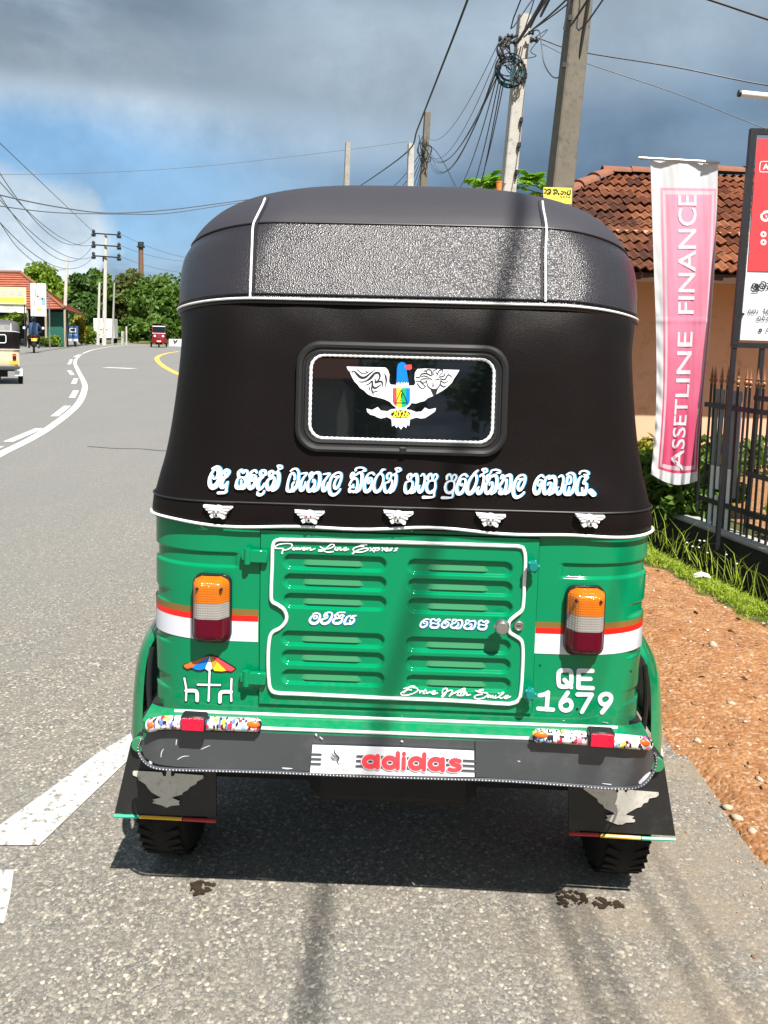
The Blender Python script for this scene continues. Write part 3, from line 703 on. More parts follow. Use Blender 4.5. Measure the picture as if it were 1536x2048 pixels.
# hinges, knobs, lock
for py in (1110, 1353):
    c = TL(513-3*(py > 1200), py, door_y); hb = MB()
    hb.box((c[0]+0.004, -0.014, c[2]), (0.044, 0.012, 0.028), bev=0.002); hb.tube([(c[0]-0.018, -0.017, c[2]-0.017), (c[0]-0.018, -0.017, c[2]+0.017)], 0.0075, 10)
    hb.box((c[0]-0.026, -0.008, c[2]), (0.012, 0.02, 0.02), bev=0.002); hb.build('hinge', 'green_paint', door, smooth=True)
mat('teal_knob', (0.0, 0.17, 0.15), 0.35)
for px, py in ((1063, 1126), (1057, 1378)):
    c = TL(px, py, door_y); hb = MB(); hb.lathe([(0.0, -0.036), (0.009, -0.036), (0.012, -0.031), (0.011, -0.020), (0.006, -0.018), (0.006, 0.0)], (c[0], -0.004, c[2]), 'Y', 14)
    for k in range(5):
        a = k*1.2566; hb.sphere((c[0]+0.011*math.cos(a), -0.033, c[2]+0.011*math.sin(a)), (0.0045, 0.005, 0.0045), 8, 6)
    hb.build('latch_knob', 'teal_knob', door, smooth=True)
c = TL(1003, 1252, lambda x, z: -0.03); hb = MB(); hb.lathe([(0.0, -0.018), (0.012, -0.017), (0.0162, -0.012), (0.017, -0.004), (0.012, 0.0), (0.006, 0.002), (0.006, 0.026)], (c[0], -0.03, c[2]), 'Y', 28); hb.build('handle_knob', 'dull_metal', door, smooth=True)
c = TL(1037, 1250, door_y); hb = MB(); hb.lathe([(0.0, -0.006), (0.0075, -0.0062), (0.0085, -0.008), (0.0105, -0.007), (0.011, 0.0)], (c[0], -0.006, c[2]), 'Y', 20); lk = hb.build('lock', 'dull_metal', door, smooth=True)
hb = MB(); hb.box((c[0], -0.0125, c[2]), (0.009, 0.0014, 0.0022)); hb.build('keyhole', 'black_plain', lk)

# ---- lettering helpers on the rickshaw's surfaces
def px_tf(ox, oy, sc, yf, base=0.0012):       # drawing units are pixels of an enlarged piece of the photo
    return lambda x, y, lift: tuple(TL(ox+x/sc, oy+y/sc, yf, base+lift))
def lettering(name, parts, strokes, tf, m, **kw):
    mb = MB(); strokes_mesh(mb, strokes, tf, **kw); return mb.build(name, m, parts)
DOOR_TEXT_Y = lambda x, z: -0.0095
S_MAVPIYA = [[(310,270,40),(400,250,40),(470,290,50),(460,390,60),(390,480,70),(290,490,80),(230,430,60),(270,340,50),(350,310,40),(410,320,35),(390,370,40),(330,380,35),(330,345,25)],
 [(590,350,50),(570,310,50),(620,270,50),(650,330,40),(620,370,40),(530,400,50),(500,460,60),(560,500,70),(660,470,70),(730,380,60),(760,290,50),(740,240,40),(660,235,40),(590,260,40)],
 [(840,340,50),(830,300,50),(890,280,40),(930,330,40),(980,290,35),(1040,310,40),(1000,350,40),(990,430,60),(920,490,70),(820,490,70),(780,440,60),(830,380,50),(960,370,35)], [(870,260,35),(920,235,35),(1060,235,40)],
 [(1190,310,40),(1110,350,50),(1060,440,60),(1060,510,60),(1120,500,50),(1200,500,60),(1270,440,55),(1270,370,45),(1200,370,40),(1250,320,45),(1320,310,40)], [(1180,420,40),(1190,470,50)]]
S_SENEHASA = [[(220,125,20),(170,125,22),(120,165,25),(105,210,30),(140,230,30),(190,200,25),(195,160,20),(155,155,15),(150,180,15),(170,180,12)],
 [(240,170,25),(250,130,25),(290,120,20),(310,145,18),(350,120,20),(370,140,22),(340,165,22),(350,200,28),(320,235,32),(250,230,32),(240,200,22),(270,175,18),(320,185,18)],
 [(505,130,20),(455,130,22),(405,170,25),(390,215,30),(425,235,30),(475,205,25),(480,165,20),(440,160,15),(435,185,15),(455,185,12)],
 [(530,160,22),(545,130,25),(590,135,20),(570,170,18),(530,185,22),(510,220,28),(560,240,30),(610,200,25),(610,170,18)], [(590,140,20),(650,135,28),(665,180,28),(635,235,28),(590,250,18)],
 [(710,170,22),(720,140,25),(760,140,20),(745,175,18),(700,200,25),(695,240,28),(750,250,28),(790,210,22),(780,185,15),(755,200,12)], [(780,150,20),(830,145,26),(840,190,26),(810,245,26),(770,258,18)],
 [(880,190,25),(890,150,25),(930,140,20),(950,165,18),(990,140,20),(1015,160,22),(980,185,22),(990,215,28),(960,255,32),(890,250,32),(880,220,22),(910,195,18),(960,205,18)]]
lettering('lettering_shadow', door, S_MAVPIYA, px_tf(600, 1205, 11.815, DOOR_TEXT_Y, 0.0006), 'print_blue', off=(16, 8), wmul=1.0)
lettering('lettering', door, S_MAVPIYA, px_tf(600, 1205, 11.815, DOOR_TEXT_Y, 0.0016), 'text_white', wmul=0.86)
lettering('lettering_shadow', door, S_SENEHASA, px_tf(825, 1220, 6.678, DOOR_TEXT_Y, 0.0006), 'print_blue', off=(9, 5), wmul=1.0)
lettering('lettering', door, S_SENEHASA, px_tf(825, 1220, 6.678, DOOR_TEXT_Y, 0.0016), 'text_white', wmul=0.9)
def uni(lst, w): return [[(a[0], a[1], a[2] if len(a) > 2 else w) for a in st] for st in lst]
S_POWER = uni([[(285,240),(130,235),(108,205),(200,150),(380,128),(480,150),(460,220),(360,268),(300,268)], [(290,240,22),(265,345,36)],
 [(530,220),(492,250),(525,272),(560,245),(530,220)], [(590,220),(590,268),(640,225),(645,268),(695,225)],
 [(705,255),(770,245),(750,215),(712,245),(735,276),(800,255)], [(810,220),(830,240),(815,276),(845,232),(890,226),(880,272),(930,268),(985,240)],
 [(1100,200),(1170,240),(1300,240),(1400,190),(1395,150),(1340,150),(1240,230),(1160,290),(1080,300),(1072,272),(1150,275),(1260,320),(1390,308)], [(1440,215),(1422,262),(1460,276)]], 26)
S_EXPR = uni([[(60,220),(45,282),(100,222),(125,230),(115,280),(165,265)], [(175,258),(250,245),(240,220),(195,240),(210,285),(300,255)],
 [(700,158),(600,160,30),(560,188,34),(640,192,30),(540,190),(420,230),(400,280),(450,315),(600,315),(720,270),(720,238),(620,240),(480,290),(385,352,36)],
 [(770,225),(800,255),(830,290)], [(855,225),(810,260),(770,292)], [(890,230),(870,270),(852,315)], [(880,245),(950,225),(980,250),(930,282),(880,280)],
 [(1030,225),(1052,242),(1030,294),(1065,242),(1095,236)], [(1085,268),(1160,255),(1145,230),(1100,258),(1120,294),(1190,278)], [(1260,235),(1210,245),(1245,270),(1195,292)], [(1375,235),(1320,245),(1355,270),(1300,294)]], 26)
S_DRIVE = uni([[(150,210,26),(300,172,28),(430,150,26),(330,150,28)], [(340,242),(240,242),(150,318)], [(330,160),(200,250),(90,320),(110,368),(260,368),(430,310),(500,240),(460,192),(380,182)],
 [(530,260),(560,278),(540,322),(590,272),(622,272)], [(690,230),(650,285),(630,330),(672,328)], [(712,272),(725,330),(800,282)], [(820,315),(930,292),(900,268),(845,300),(870,350),(985,320)],
 [(1100,322),(1120,230),(1200,205),(1222,250),(1150,380),(1092,420),(1110,360),(1240,270),(1345,255),(1330,312),(1270,400),(1350,340),(1500,262)]], 30)
S_SMILE = uni([[(0,322),(100,262),(225,202)], [(80,310),(55,376),(105,378)], [(190,250),(130,376),(175,380)], [(100,295),(260,280)], [(250,210),(195,382),(250,318),(295,322),(280,378),(380,358)],
 [(510,260),(580,280,32),(700,242,36),(620,240),(570,300),(700,310),(795,325),(790,372),(700,440),(560,465),(475,430),(520,378),(665,350)],
 [(825,370),(805,432),(860,372),(868,432),(925,378),(925,440),(960,425)], [(1000,385),(980,440),(1030,432)], [(1072,328,34),(1076,332,34)], [(1050,425),(1190,325),(1165,305),(1100,400),(1120,450),(1180,432)], [(1205,415),(1310,402),(1285,378),(1222,408),(1240,458),(1365,405)]], 30)
for S_, ox, oy, sc in ((S_POWER, 540, 1075, 10.97), (S_EXPR, 670, 1075, 10.97), (S_DRIVE, 795, 1360, 12.288), (S_SMILE, 910, 1360, 12.288)):
    lettering('script_lettering', door, S_, px_tf(ox, oy, sc, lambda x, z: -0.0100, 0.0012), 'text_white')

# ---- stripes, number and sticker on the shell
SH = lambda x, z: body_y(x, z)
def stripe_band(name, side, top, bot, m, lift):
    P = []
    if side < 0: xs = np.linspace(296, 516.5, 50)
    else: xs = np.linspace(1069.5, 1309, 50)
    za, zb = top, bot
    xa = TL(516.5 if side < 0 else 1069.5, 1240, SH)[0]
    pts = []
    for k in range(40):
        t = k/39; th = t*math.pi/2*0.98
        pts.append(th)
    row0 = []; row1 = []
    plan = [(abs(xa), 0.0, 0.0, -1.0)] + [(a, b, c_, d_) for a, b, c_, d_ in cols_ if a > abs(xa)+0.002]
    mbb = MB(); mbb.grid([[(side*(a+c_*lift), b+d_*lift, za) for a, b, c_, d_ in plan], [(side*(a+c_*lift), b+d_*lift, (za+zb)/2) for a, b, c_, d_ in plan], [(side*(a+c_*lift), b+d_*lift, zb) for a, b, c_, d_ in plan]])
    return mbb.build(name, m, tuk, smooth=True)
zq = lambda py, left=True: TL(500 if left else 1085, py, SH)[2]
for side, ys in ((-1, (1218.5, 1231, 1243, 1283)), (1, (1243.5, 1255, 1267, 1307))):
    z0, z1, z2, z3 = [zq(v, side < 0) for v in ys]
    stripe_band('gold_stripe', side, z0, z1, 'gold_vinyl', 0.0008); stripe_band('red_stripe', side, z1, z2, 'red_vinyl', 0.0009); stripe_band('white_stripe', side, z2, z3, 'white_sheet', 0.0010)
S_NUM = uni([[(340,1292),(372,1293),(388,1312),(388,1388),(370,1412),(320,1416),(296,1400),(293,1320),(310,1295),(342,1292)], [(338,1365),(388,1420)],
 [(550,1297),(446,1294)], [(446,1294),(442,1424)], [(442,1424),(552,1428)], [(442,1357),(535,1358)],
 [(150,1482),(182,1476),(213,1462)], [(212,1460),(202,1590)], [(138,1583),(250,1591)],
 [(362,1462),(325,1515),(308,1550),(315,1582),(345,1597),(380,1585),(391,1552),(375,1522),(345,1520),(320,1535)],
 [(436,1476),(545,1476)], [(545,1476),(470,1608)],
 [(622,1612),(668,1555),(690,1515),(685,1484),(652,1472),(617,1485),(606,1515),(622,1545),(652,1550),(680,1532)]], 33)
lettering('registration_number', tuk, S_NUM, px_tf(1040, 1000, 3.794, SH, 0.0012), 'white_sheet')
# parasol and chairs sticker
ptf = px_tf(280, 1000, 4.654, SH, 0.0)
def flat(mb, pts, lift, mi=0, tf=ptf):
    mb.poly([tf(a, b, lift) for a, b in pts], key2=[(a, -b) for a, b in pts], mi=mi)
stk = MB(); flat(stk, [(650,1436),(395,1535),(400,1560),(440,1585),(485,1574),(525,1594),(565,1596),(605,1584),(640,1608),(680,1588),(695,1604),(760,1608),(805,1603),(852,1608),(898,1572),(890,1558),(725,1458)], 0.0010)
LINES = [[(648,1595),(638,1870)], [(537,1718),(745,1722)], [(413,1660),(430,1760),(428,1865)], [(430,1775),(505,1775),(530,1795),(532,1865)], [(852,1665),(848,1765),(850,1870)], [(848,1785),(775,1785),(747,1803),(743,1878)]]
def lw(k): return 34 if k in (3, 5) else 19
strokes_mesh(stk, [[(a[0], a[1], lw(k)+12) for a in L] for k, L in enumerate(LINES)], ptf, 0, 0.0010)
par = stk.build('parasol_sticker', 'black_plain', tuk)
for m_, pts in (('print_orange', [(640,1450),(405,1537),(412,1556),(440,1572),(480,1560)]), ('print_blue', [(642,1451),(482,1560),(520,1580),(560,1584),(604,1570)]), ('white_vinyl', [(650,1450),(607,1570),(640,1595),(675,1566)]), ('print_ochre', [(656,1452),(677,1563),(714,1501)]),
                ('print_yellow', [(679,1566),(692,1590),(760,1595),(803,1589),(716,1504)]), ('print_red', [(664,1451),(716,1499),(806,1588),(850,1595),(885,1570),(720,1467)])):
    q = MB(); flat(q, pts, 0.0018); q.build('parasol_panel', m_, par)
q = MB(); strokes_mesh(q, [[(a[0], a[1], lw(k)) for a in L] for k, L in enumerate(LINES)], ptf, 0, 0.0018); q.build('furniture_figure', 'white_vinyl', par)

q = MB(); ctf = px_tf(0, 0, 1.0, SH, 0.0009)
strokes_mesh(q, [[(1152, 1066, 1), (1165, 1068, 3), (1180, 1068, 1.4), (1190, 1070, .6)], [(1168, 1073, .6), (1176, 1072, 2), (1184, 1073, .8)], [(1228, 1066, .8), (1248, 1067, 1.6), (1262, 1068, .8)], [(1262, 1070, 1), (1275, 1072, 3.4), (1284, 1069, 1)], [(1290, 1066, 1), (1297, 1063, 2.6), (1301, 1062, 1)], [(1126, 1441, 1.6), (1129, 1441.5, 1.6)], [(803, 1431, 2), (805, 1431.5, 2)], [(1205, 1444, .8), (1216, 1446, 1.6)], [(822, 1060, 2), (824, 1062, 2)], [(400, 1052, .6), (408, 1056, 1.4)]], ctf)
q.build('paint_chip', 'emblem_metal', tuk)['kind'] = 'stuff'
q = MB(); strokes_mesh(q, [[(1079.8, 1330, 3), (1081, 1331, 3)], [(1262, 1342, 2.4), (1263, 1343, 2.4)], [(1154, 1417.5, 4), (1155, 1418, 4)]], ctf); q.build('rivet', 'black_plain', tuk)['kind'] = 'stuff'

# ---- tail lamps
def rrect(cx, cz, hw, hh, r, n=6):
    pts = []
    for (sx_, sz_, a0) in ((1, 1, 0), (-1, 1, 90), (-1, -1, 180), (1, -1, 270)):
        for k in range(n+1):
            a = R(a0+90*k/n); pts.append((cx+sx_*(hw-r)+r*math.cos(a), cz+sz_*(hh-r)+r*math.sin(a)))
    return pts
def lamp(side):
    c = TL(420 if side < 0 else 1173, 1222 if side < 0 else 1247, lambda x, z: -0.03); cx, cz = c[0], c[2]
    L = thing('x', '', '') if False else None
    base = MB(); o = rrect(cx, cz, 0.0422, 0.0765, 0.020); y0 = body_y(abs(cx)-0.05)+0.02
    base.grid([[(x, y0, z) for x, z in o], [(x, -0.012, z) for x, z in o], [(cx+(x-cx)*0.93, -0.017, cz+(z-cz)*0.96) for x, z in o]], closed=True)
    base.add([(x, -0.0165, z) for x, z in o], [tuple(range(len(o)))])
    lb = base.build('tail_lamp', 'black_rubber', tuk, smooth=True)
    for nm, m_, z0, z1 in (('amber_lens', 'lens_amber', 0.0195, 0.0745), ('clear_lens', 'lens_clear', -0.0155, 0.0190), ('red_lens', 'lens_red', -0.0745, -0.0160)):
        q = MB(); hw = 0.0415; N = 13; rows = []
        zs = np.linspace(z0, z1, 9)
        for z in zs:
            ins = 0.0
            if z > 0.0745-0.018: t = (z-(0.0745-0.018))/0.018; ins = 0.018*(1-math.sqrt(max(0, 1-t*t)))
            if z < -0.0745+0.018: t = (-z-(0.0745-0.018))/0.018; ins = 0.018*(1-math.sqrt(max(0, 1-t*t)))
            row = []
            for k in range(N):
                t = -1+2*k/(N-1); x = t*(hw-ins)
                edge = (1-abs(t)**6)*(1-step(0.058, 0.0755, abs(z))*0.8)
                bevel = 1.0 if x*side > -0.018 else 1-0.6*step(-0.018, -0.040, x*side)      # the sloping inner facet
                row.append((cx+x, -0.014-0.028*edge*min(1, bevel), cz+z))
            rows.append(row)
        q.grid(rows)
        le = q.build(nm, m_, lb, smooth=True, auto=70)
        if nm == 'amber_lens':
            for sx_ in (-1, 1):
                w = MB(); w.lathe([(0.0, -0.002), (0.0028, -0.002), (0.0034, 0.0), (0.0034, 0.006)], (cx+sx_*0.026, -0.0425, cz+0.052), 'Y', 10); w.build('screw', 'black_plain', lb, smooth=True)
lamp(-1); lamp(1)

# ---- fenders
for side in (-1, 1):
    prof = [(0.560, 0.665), (0.585, 0.662), (0.612, 0.645), (0.636, 0.612), (0.652, 0.565), (0.661, 0.505), (0.666, 0.445), (0.668, 0.400), (0.667, 0.368)]
    prof = crom(prof, 3); P = []
    ys_ = list(0.305-0.19*np.cos(np.linspace(0, math.pi/2, 12))) + list(np.linspace(0.36, 0.80, 6))
    for y in ys_:
        f = math.sqrt(max(0.0, 1-((0.305-y)/0.19)**2)) if y < 0.305 else 1.0
        f = 0.45+0.55*f
        P.append([(side*(0.556+(x-0.556)*f), y, z-0.03*(1-f)) for x, z in prof])
    fb = MB(); fb.grid(P); fd = fb.build('fender', 'green_paint', tuk, smooth=True)
    eb = MB(); eb.tube([(r_[-1][0], r_[-1][1], r_[-1][2]) for r_ in P], 0.006, 8); eb.build('edge_trim', 'white_trim', fd, smooth=True)
    rb = MB(); rb.tube([(side*(0.576+0.012*math.sin(3.14*(z-.40)/.25)), 0.112, z) for z in np.linspace(0.42, 0.62, 10)], 0.0065, 8); rb.build('rubber_strip', 'black_rubber', fd, smooth=True)

# ---- bumper
def bump_y(x, z=0.0):
    a = abs(x); return -0.066 + (0.0 if a < 0.50 else 0.048*((a-0.50)/0.08)**2.0)
xs = np.linspace(-0.552, 0.552, 90); mb = MB()
def top_z(x): return 0.5285
P = []
for x in xs:
    yb = bump_y(x); yi = yb+0.058
    P.append([(x, yi+0.01, 0.5250), (x, yi, 0.5245), (x, yb+0.006, 0.5205), (x, yb-0.001, 0.5180), (x, yb-0.001, 0.500), (x, yb+0.004, 0.497), (x, yb+0.004, 0.430), (x, yb+0.05, 0.428), (x, yb+.05, 0.49)])
mb.grid(P); beam = mb.build('bumper', 'green_paint', tuk, smooth=True, auto=35)
for nm, dy, z in (('upper', None, 0.5268), ('lower', 0, 0.5205)):
    q = MB(); q.tube([(x, (bump_y(x)+0.052 if dy is None else bump_y(x)-0.0005), z) for x in (xs[2:-2] if dy is not None else xs[5:-5])], 0.0036, 8); q.build('piping', 'white_trim', beam, smooth=True)
def sheet_between(top, bot, yf, lift, n=40, m_=6, th=0.004):
    A = crom(top, 8); B = crom(bot, 8)
    def resamp(Q):
        d = np.r_[0, np.cumsum(np.linalg.norm(np.diff(Q, axis=0), axis=1))]; s = np.linspace(0, d[-1], n); return np.stack([np.interp(s, d, Q[:, k]) for k in range(2)], 1)
    A, B = resamp(A), resamp(B); mbx = MB(); rows = []; back = []
    for i in range(n):
        r_ = []
        for j in range(m_+1):
            p = A[i]+(B[i]-A[i])*j/m_; r_.append(tuple(TL(p[0], p[1], yf, lift)))
        rows.append(r_)
    mbx.grid(rows); edge = rows[0] + [r_[-1] for r_ in rows[1:-1]] + rows[-1][::-1] + [r_[0] for r_ in rows[1:-1][::-1]]
    mbx.grid([edge, [(a, b+th, c_) for a, b, c_ in edge]], closed=True)
    return mbx
q = sheet_between([(281, 1486), (300, 1466), (340, 1461), (420, 1463), (520, 1466), (624, 1470)], [(281, 1492), (290, 1512), (318, 1529), (400, 1536), (520, 1540), (624, 1543)], bump_y, 0.008); q.build('bumper_panel', 'black_plastic', beam, smooth=True)
q = sheet_between([(951, 1482), (1050, 1483), (1150, 1488), (1240, 1494), (1295, 1498), (1311, 1512)], [(951, 1554), (1050, 1560), (1150, 1567), (1235, 1573), (1285, 1566), (1311, 1518)], bump_y, 0.008); q.build('bumper_panel', 'black_plastic', beam, smooth=True)
q = sheet_between([(624, 1470), (790, 1476), (951, 1482)], [(624, 1494), (790, 1500), (951, 1506)], bump_y, 0.004); q.build('bumper_panel', 'black_plastic', beam, smooth=True)
# printed plate in the middle of the bumper
q = sheet_between([(625, 1491), (790, 1496), (948, 1503)], [(620, 1546), (790, 1551), (949, 1554)], bump_y, 0.012, n=16, th=0.003); plate = q.build('printed_plate', 'white_vinyl', beam, smooth=True)
atf = px_tf(600, 1420, 3.84, bump_y, 0.0135)
q = MB()
for k, (y0, y1) in enumerate(((355, 392), (391, 430), (431, 468))): strokes_mesh(q, [[(440-3*k, y0, 17), (900, (y0+y1)/2, 17), (1344, y1, 17)]], atf, dz0=0.0002)
for k, y0 in enumerate((340, 376, 413)): strokes_mesh(q, [[(97-4*k, y0, 17), (160-3*k, y0+2, 17)]], atf, dz0=0.0002)
strokes_mesh(q, [[(262, 297, 3), (268, 330, 9), (300, 365, 9), (290, 395, 5)], [(240, 325, 3), (262, 352, 7), (297, 372, 5)], [(233, 345, 3), (255, 370, 6), (290, 380, 4)], [(232, 365, 3), (255, 384, 5), (282, 388, 3)], [(300, 365, 6), (285, 385, 6), (296, 412, 5), (325, 410, 3), (350, 402, 3)]], atf, dz0=0.0002)
q.build('printed_bars', 'print_grey', plate)['kind'] = 'stuff'
def ell(cx, cy, rx, ry, w, n=14): return [(cx+rx*math.cos(6.2832*k/n), cy+ry*math.sin(6.2832*k/n), w) for k in range(n+1)]
ADI = [ell(540, 397, 46, 37, 40), [(596, 355, 36), (596, 440, 36)], ell(690, 405, 44, 37, 40), [(752, 332, 34), (750, 448, 34)], [(797, 372, 34), (795, 450, 34)], [(799, 335, 32), (799, 340, 32)],
       ell(892, 410, 44, 37, 40), [(955, 340, 34), (952, 458, 34)], ell(1042, 415, 44, 37, 40), [(1096, 378, 36), (1096, 462, 36)], [(1228, 392, 32), (1190, 384, 32), (1160, 396, 32), (1180, 418, 34), (1222, 430, 34), (1222, 452, 32), (1185, 463, 32), (1146, 455, 32)]]
lettering('lettering_outline', plate, ADI, atf, 'white_vinyl', dz0=0.0008, wadd=13)
lettering('lettering', plate, ADI, atf, 'print_red', dz0=0.0016)
sm = [[(215, 425, 5), (210, 455, 5)], [(232, 425, 5), (228, 457, 5)], [(205, 440, 4), (238, 442, 4)], [(246, 430, 4), (250, 455, 4), (262, 432, 4)], [(268, 445, 4), (285, 444, 4), (280, 434, 4), (268, 444, 4), (284, 458, 4)], [(296, 435, 4), (293, 458, 4)], [(293, 442, 4), (308, 436, 4)], [(330, 440, 4), (316, 442, 4), (320, 458, 4), (334, 452, 4), (334, 438, 4), (336, 460, 4)], [(358, 440, 4), (344, 444, 4), (346, 460, 4), (362, 452, 4), (362, 440, 4), (364, 462, 4)]]
lettering('small_lettering', plate, sm, atf, 'print_pink', dz0=0.0008)
# chain trim under the bumper
cp = crom([(283, 1478), (277, 1494), (281, 1512), (298, 1530), (330, 1538), (430, 1541), (560, 1545), (700, 1551), (850, 1556), (1000, 1561), (1150, 1571), (1235, 1577), (1280, 1572), (1303, 1550), (1312, 1525), (1310, 1506)], 14)
cp3 = np.array([TL(a, b, bump_y, 0.010) for a, b in cp]); dd = np.r_[0, np.cumsum(np.linalg.norm(np.diff(cp3, axis=0), axis=1))]
nl = int(dd[-1]/0.0072); ss = np.linspace(0, dd[-1], nl); cpt = np.stack([np.interp(ss, dd, cp3[:, k]) for k in range(3)], 1)
q = MB()
for k in range(nl-1):
    a, b = cpt[k], cpt[k+1]; t = (b-a)/np.linalg.norm(b-a); nrm = np.array([-t[2], 0, t[0]])
    w = 0.0042 if k % 2 else 0.0020
    q.tube([a-nrm*0.0022-t*0.0006, (a+b)/2-[0, 0.002, 0], b+nrm*0.0022], [0.0008, 0.0019, 0.0008], 6)
q.build('chain_trim', 'white_trim', beam, smooth=True)
q = MB(); q.tube(cpt, 0.0034, 6); q.build('chain_core', 'print_grey', beam, smooth=True)
# printed light bars with reflectors and orange ends
for pth, rfl, ov in (([(300, 1451), (330, 1445), (400, 1446), (460, 1448), (516, 1450)], (388, 1444, 50, 31), ((303, 1450, 17, 11, -.2), (506, 1449, 28, 13, .05))),
                     ([(1072, 1471), (1120, 1473), (1180, 1477), (1240, 1482), (1296, 1487)], (1202, 1476, 50, 32), ((1082, 1470, 30, 12, .04), (1288, 1486, 26, 12, .15)))):
    pp = [TL(a, b, bump_y, 0.016) for a, b in crom(pth, 5)]
    q = MB(); rr = [0.0142]*len(pp)
    vs = []
    q.tube(pp, rr, 14); bar = q.build('light_bar', 'comic_print', beam, smooth=True)
    for e in (0, -1):
        q = MB(); q.sphere(pp[e], (0.009, 0.0124, 0.0124), 12, 8); q.build('bar_end', 'comic_print', bar, smooth=True)
    cx, cy, w_, h_ = rfl; c = TL(cx, cy, bump_y, 0.03); q = MB(); q.box((c[0], c[1]+0.004, c[2]), (w_*0.00106, 0.030, h_*0.00106), bev=0.003, rot=Matrix.Rotation(0.02, 3, 'Y')); rf = q.build('reflector', 'black_plain', bar, smooth=True)
    q = MB(); q.box((c[0], c[1]-0.0115, c[2]), (w_*0.00106-0.006, 0.003, h_*0.00106-0.006), bev=0.001, rot=Matrix.Rotation(0.02, 3, 'Y')); q.build('reflector_face', 'reflector_red', rf)
    for (ox, oy, ow, oh, an) in ov:
        c = TL(ox, oy, bump_y, 0.0285); q = MB(); q.sphere((0, 0, 0), (ow*0.00052, 0.0045, oh*0.00058), 14, 8); o = q.build('orange_patch', 'neon_orange', bar, smooth=True); o.location = c; o.rotation_euler = (0, an, 0)
# scuffs on the bumper panels
q = MB(); stf = px_tf(0, 0, 1.0, bump_y, 0.0086)
strokes_mesh(q, [[(322, 1514, 1.2), (323, 1505, 1.6), (327, 1498, 1)], [(353, 1480, 1.6), (352, 1490, 1.2)], [(355, 1519, 1), (366, 1513, 1.6), (378, 1512, .8)], [(402, 1499, .8), (410, 1495, 1.6), (420, 1491, .8)], [(300, 1524, 5), (302, 1526, 5)], [(565, 1536, 2), (575, 1537, 3), (585, 1537, 1)], [(1280, 1565, 6), (1292, 1553, 7), (1300, 1545, 3)], [(1205, 1567, 1.2), (1222, 1569, 2)], [(1036, 1522, 1.5), (1040, 1523, 1.5)], [(632, 1468, 3), (633, 1471, 3)], [(640, 1474, 2), (645, 1478, 2)], [(803, 1482, 3), (805, 1483, 3)]], stf)
q.build('scuff', 'white_sheet', beam)['kind'] = 'stuff'

# ---- mud flaps
mat('black_edge', (0.008, 0.008, 0.009), 0.6)
LE = [(225,540),(240,520),(600,540),(620,590),(650,590),(665,510),(715,515),(720,590),(750,590),(770,555),(1130,580),(1130,620),(1050,660),(1040,690),(960,730),(930,770),(870,800),(860,825),(740,860),(730,870),(830,910),(815,930),(830,960),(720,970),(660,995),(600,965),(475,935),(500,915),(480,890),(590,865),(540,840),(470,800),(420,745),(390,695),(300,640),(290,605),(230,580)]
RE = [(1270,590),(1272,608),(1255,622),(1212,630),(1200,655),(1175,662),(1160,684),(1130,692),(1070,726),(1062,735),(1115,745),(1100,757),(1122,768),(1118,782),(1062,785),(1040,797),(1010,797),(975,785),(930,765),(948,758),(935,738),(990,733),(985,722),(925,692),(915,672),(885,655),(878,632),(840,606),(790,570),(795,556),(995,566),(1000,590),(1012,592),(1020,560),(1048,562),(1055,590),(1066,592),(1075,574)]
for side, quad, em, eo, esc, st in ((-1, [(262, 1484), (432, 1500), (432, 1634), (229, 1627)], LE, (230, 1460), 6.4, [((229, 1632), (278, 1633), 'flap_green'), ((280, 1633.5), (364, 1638), 'flap_yellow'), ((366, 1638.5), (432, 1642), 'flap_red')]),
                              (1, [(1136, 1530), (1326, 1514), (1351, 1672), (1138, 1660)], RE, (920, 1400), 3.2, [((1138, 1667), (1198, 1670), 'flap_red'), ((1200, 1671), (1281, 1676), 'flap_yellow'), ((1283, 1676.5), (1350, 1679), 'flap_green')])):
    FY = lambda x, z: 0.075 + 0.012*math.sin(6*abs(x))*(0.45-z)*2
    q = MB(); a, b, c_, d_ = [np.array(v, float) for v in quad]; rows = []
    for i in range(13):
        rows.append([tuple(TL(*( (a+(b-a)*j/12)*(1-i/12)+(d_+(c_-d_)*j/12)*(i/12)), FY)) for j in range(13)])
    q.grid(rows); edge = rows[0]+[r_[-1] for r_ in rows[1:-1]]+rows[-1][::-1]+[r_[0] for r_ in rows[1:-1][::-1]]
    bk = [[(x, y+0.008, z) for x, y, z in r_] for r_ in rows]; q.grid(bk); q.grid([edge, [(x, y+0.008, z) for x, y, z in edge]], closed=True)
    top = rows[0]; q.grid([[(x, y, z) for x, y, z in top], [(x*0.97, y+0.09, z+0.012) for x, y, z in top]])
    fl = q.build('mud_flap', 'flap_rubber', tuk, smooth=True)
    q = MB(); etf = px_tf(eo[0], eo[1], esc, FY, 0.0)
    q.poly([etf(x, y, 0.004) for x, y in em], key2=[(x, -y) for x, y in em]); q.poly([etf(x, y, 0.0015) for x, y in em], key2=[(x, -y) for x, y in em])
    q.grid([[etf(x, y, 0.004) for x, y in em], [etf(x, y, 0.0015) for x, y in em]], closed=True)
    q.build('eagle_emblem', 'emblem_metal', fl)
    for p0, p1, m_ in st:
        q = MB(); A = TL(*p0, FY, 0.002); B = TL(*p1, FY, 0.002); q.tube([A, (A+B)/2, B], 0.0042, 6); q.build('edge_stripe', m_, fl, smooth=True)
    # bracket at the top of the flap
    q = MB(); c = TL(278 if side < 0 else 1313, 1488 if side < 0 else 1528, FY, 0.01); q.lathe([(0, -0.006), (0.016, -0.006), (0.018, 0), (0.016, 0.008)], (c[0], c[1], c[2]), 'Y', 16); q.build('bracket', 'green_paint', fl, smooth=True)

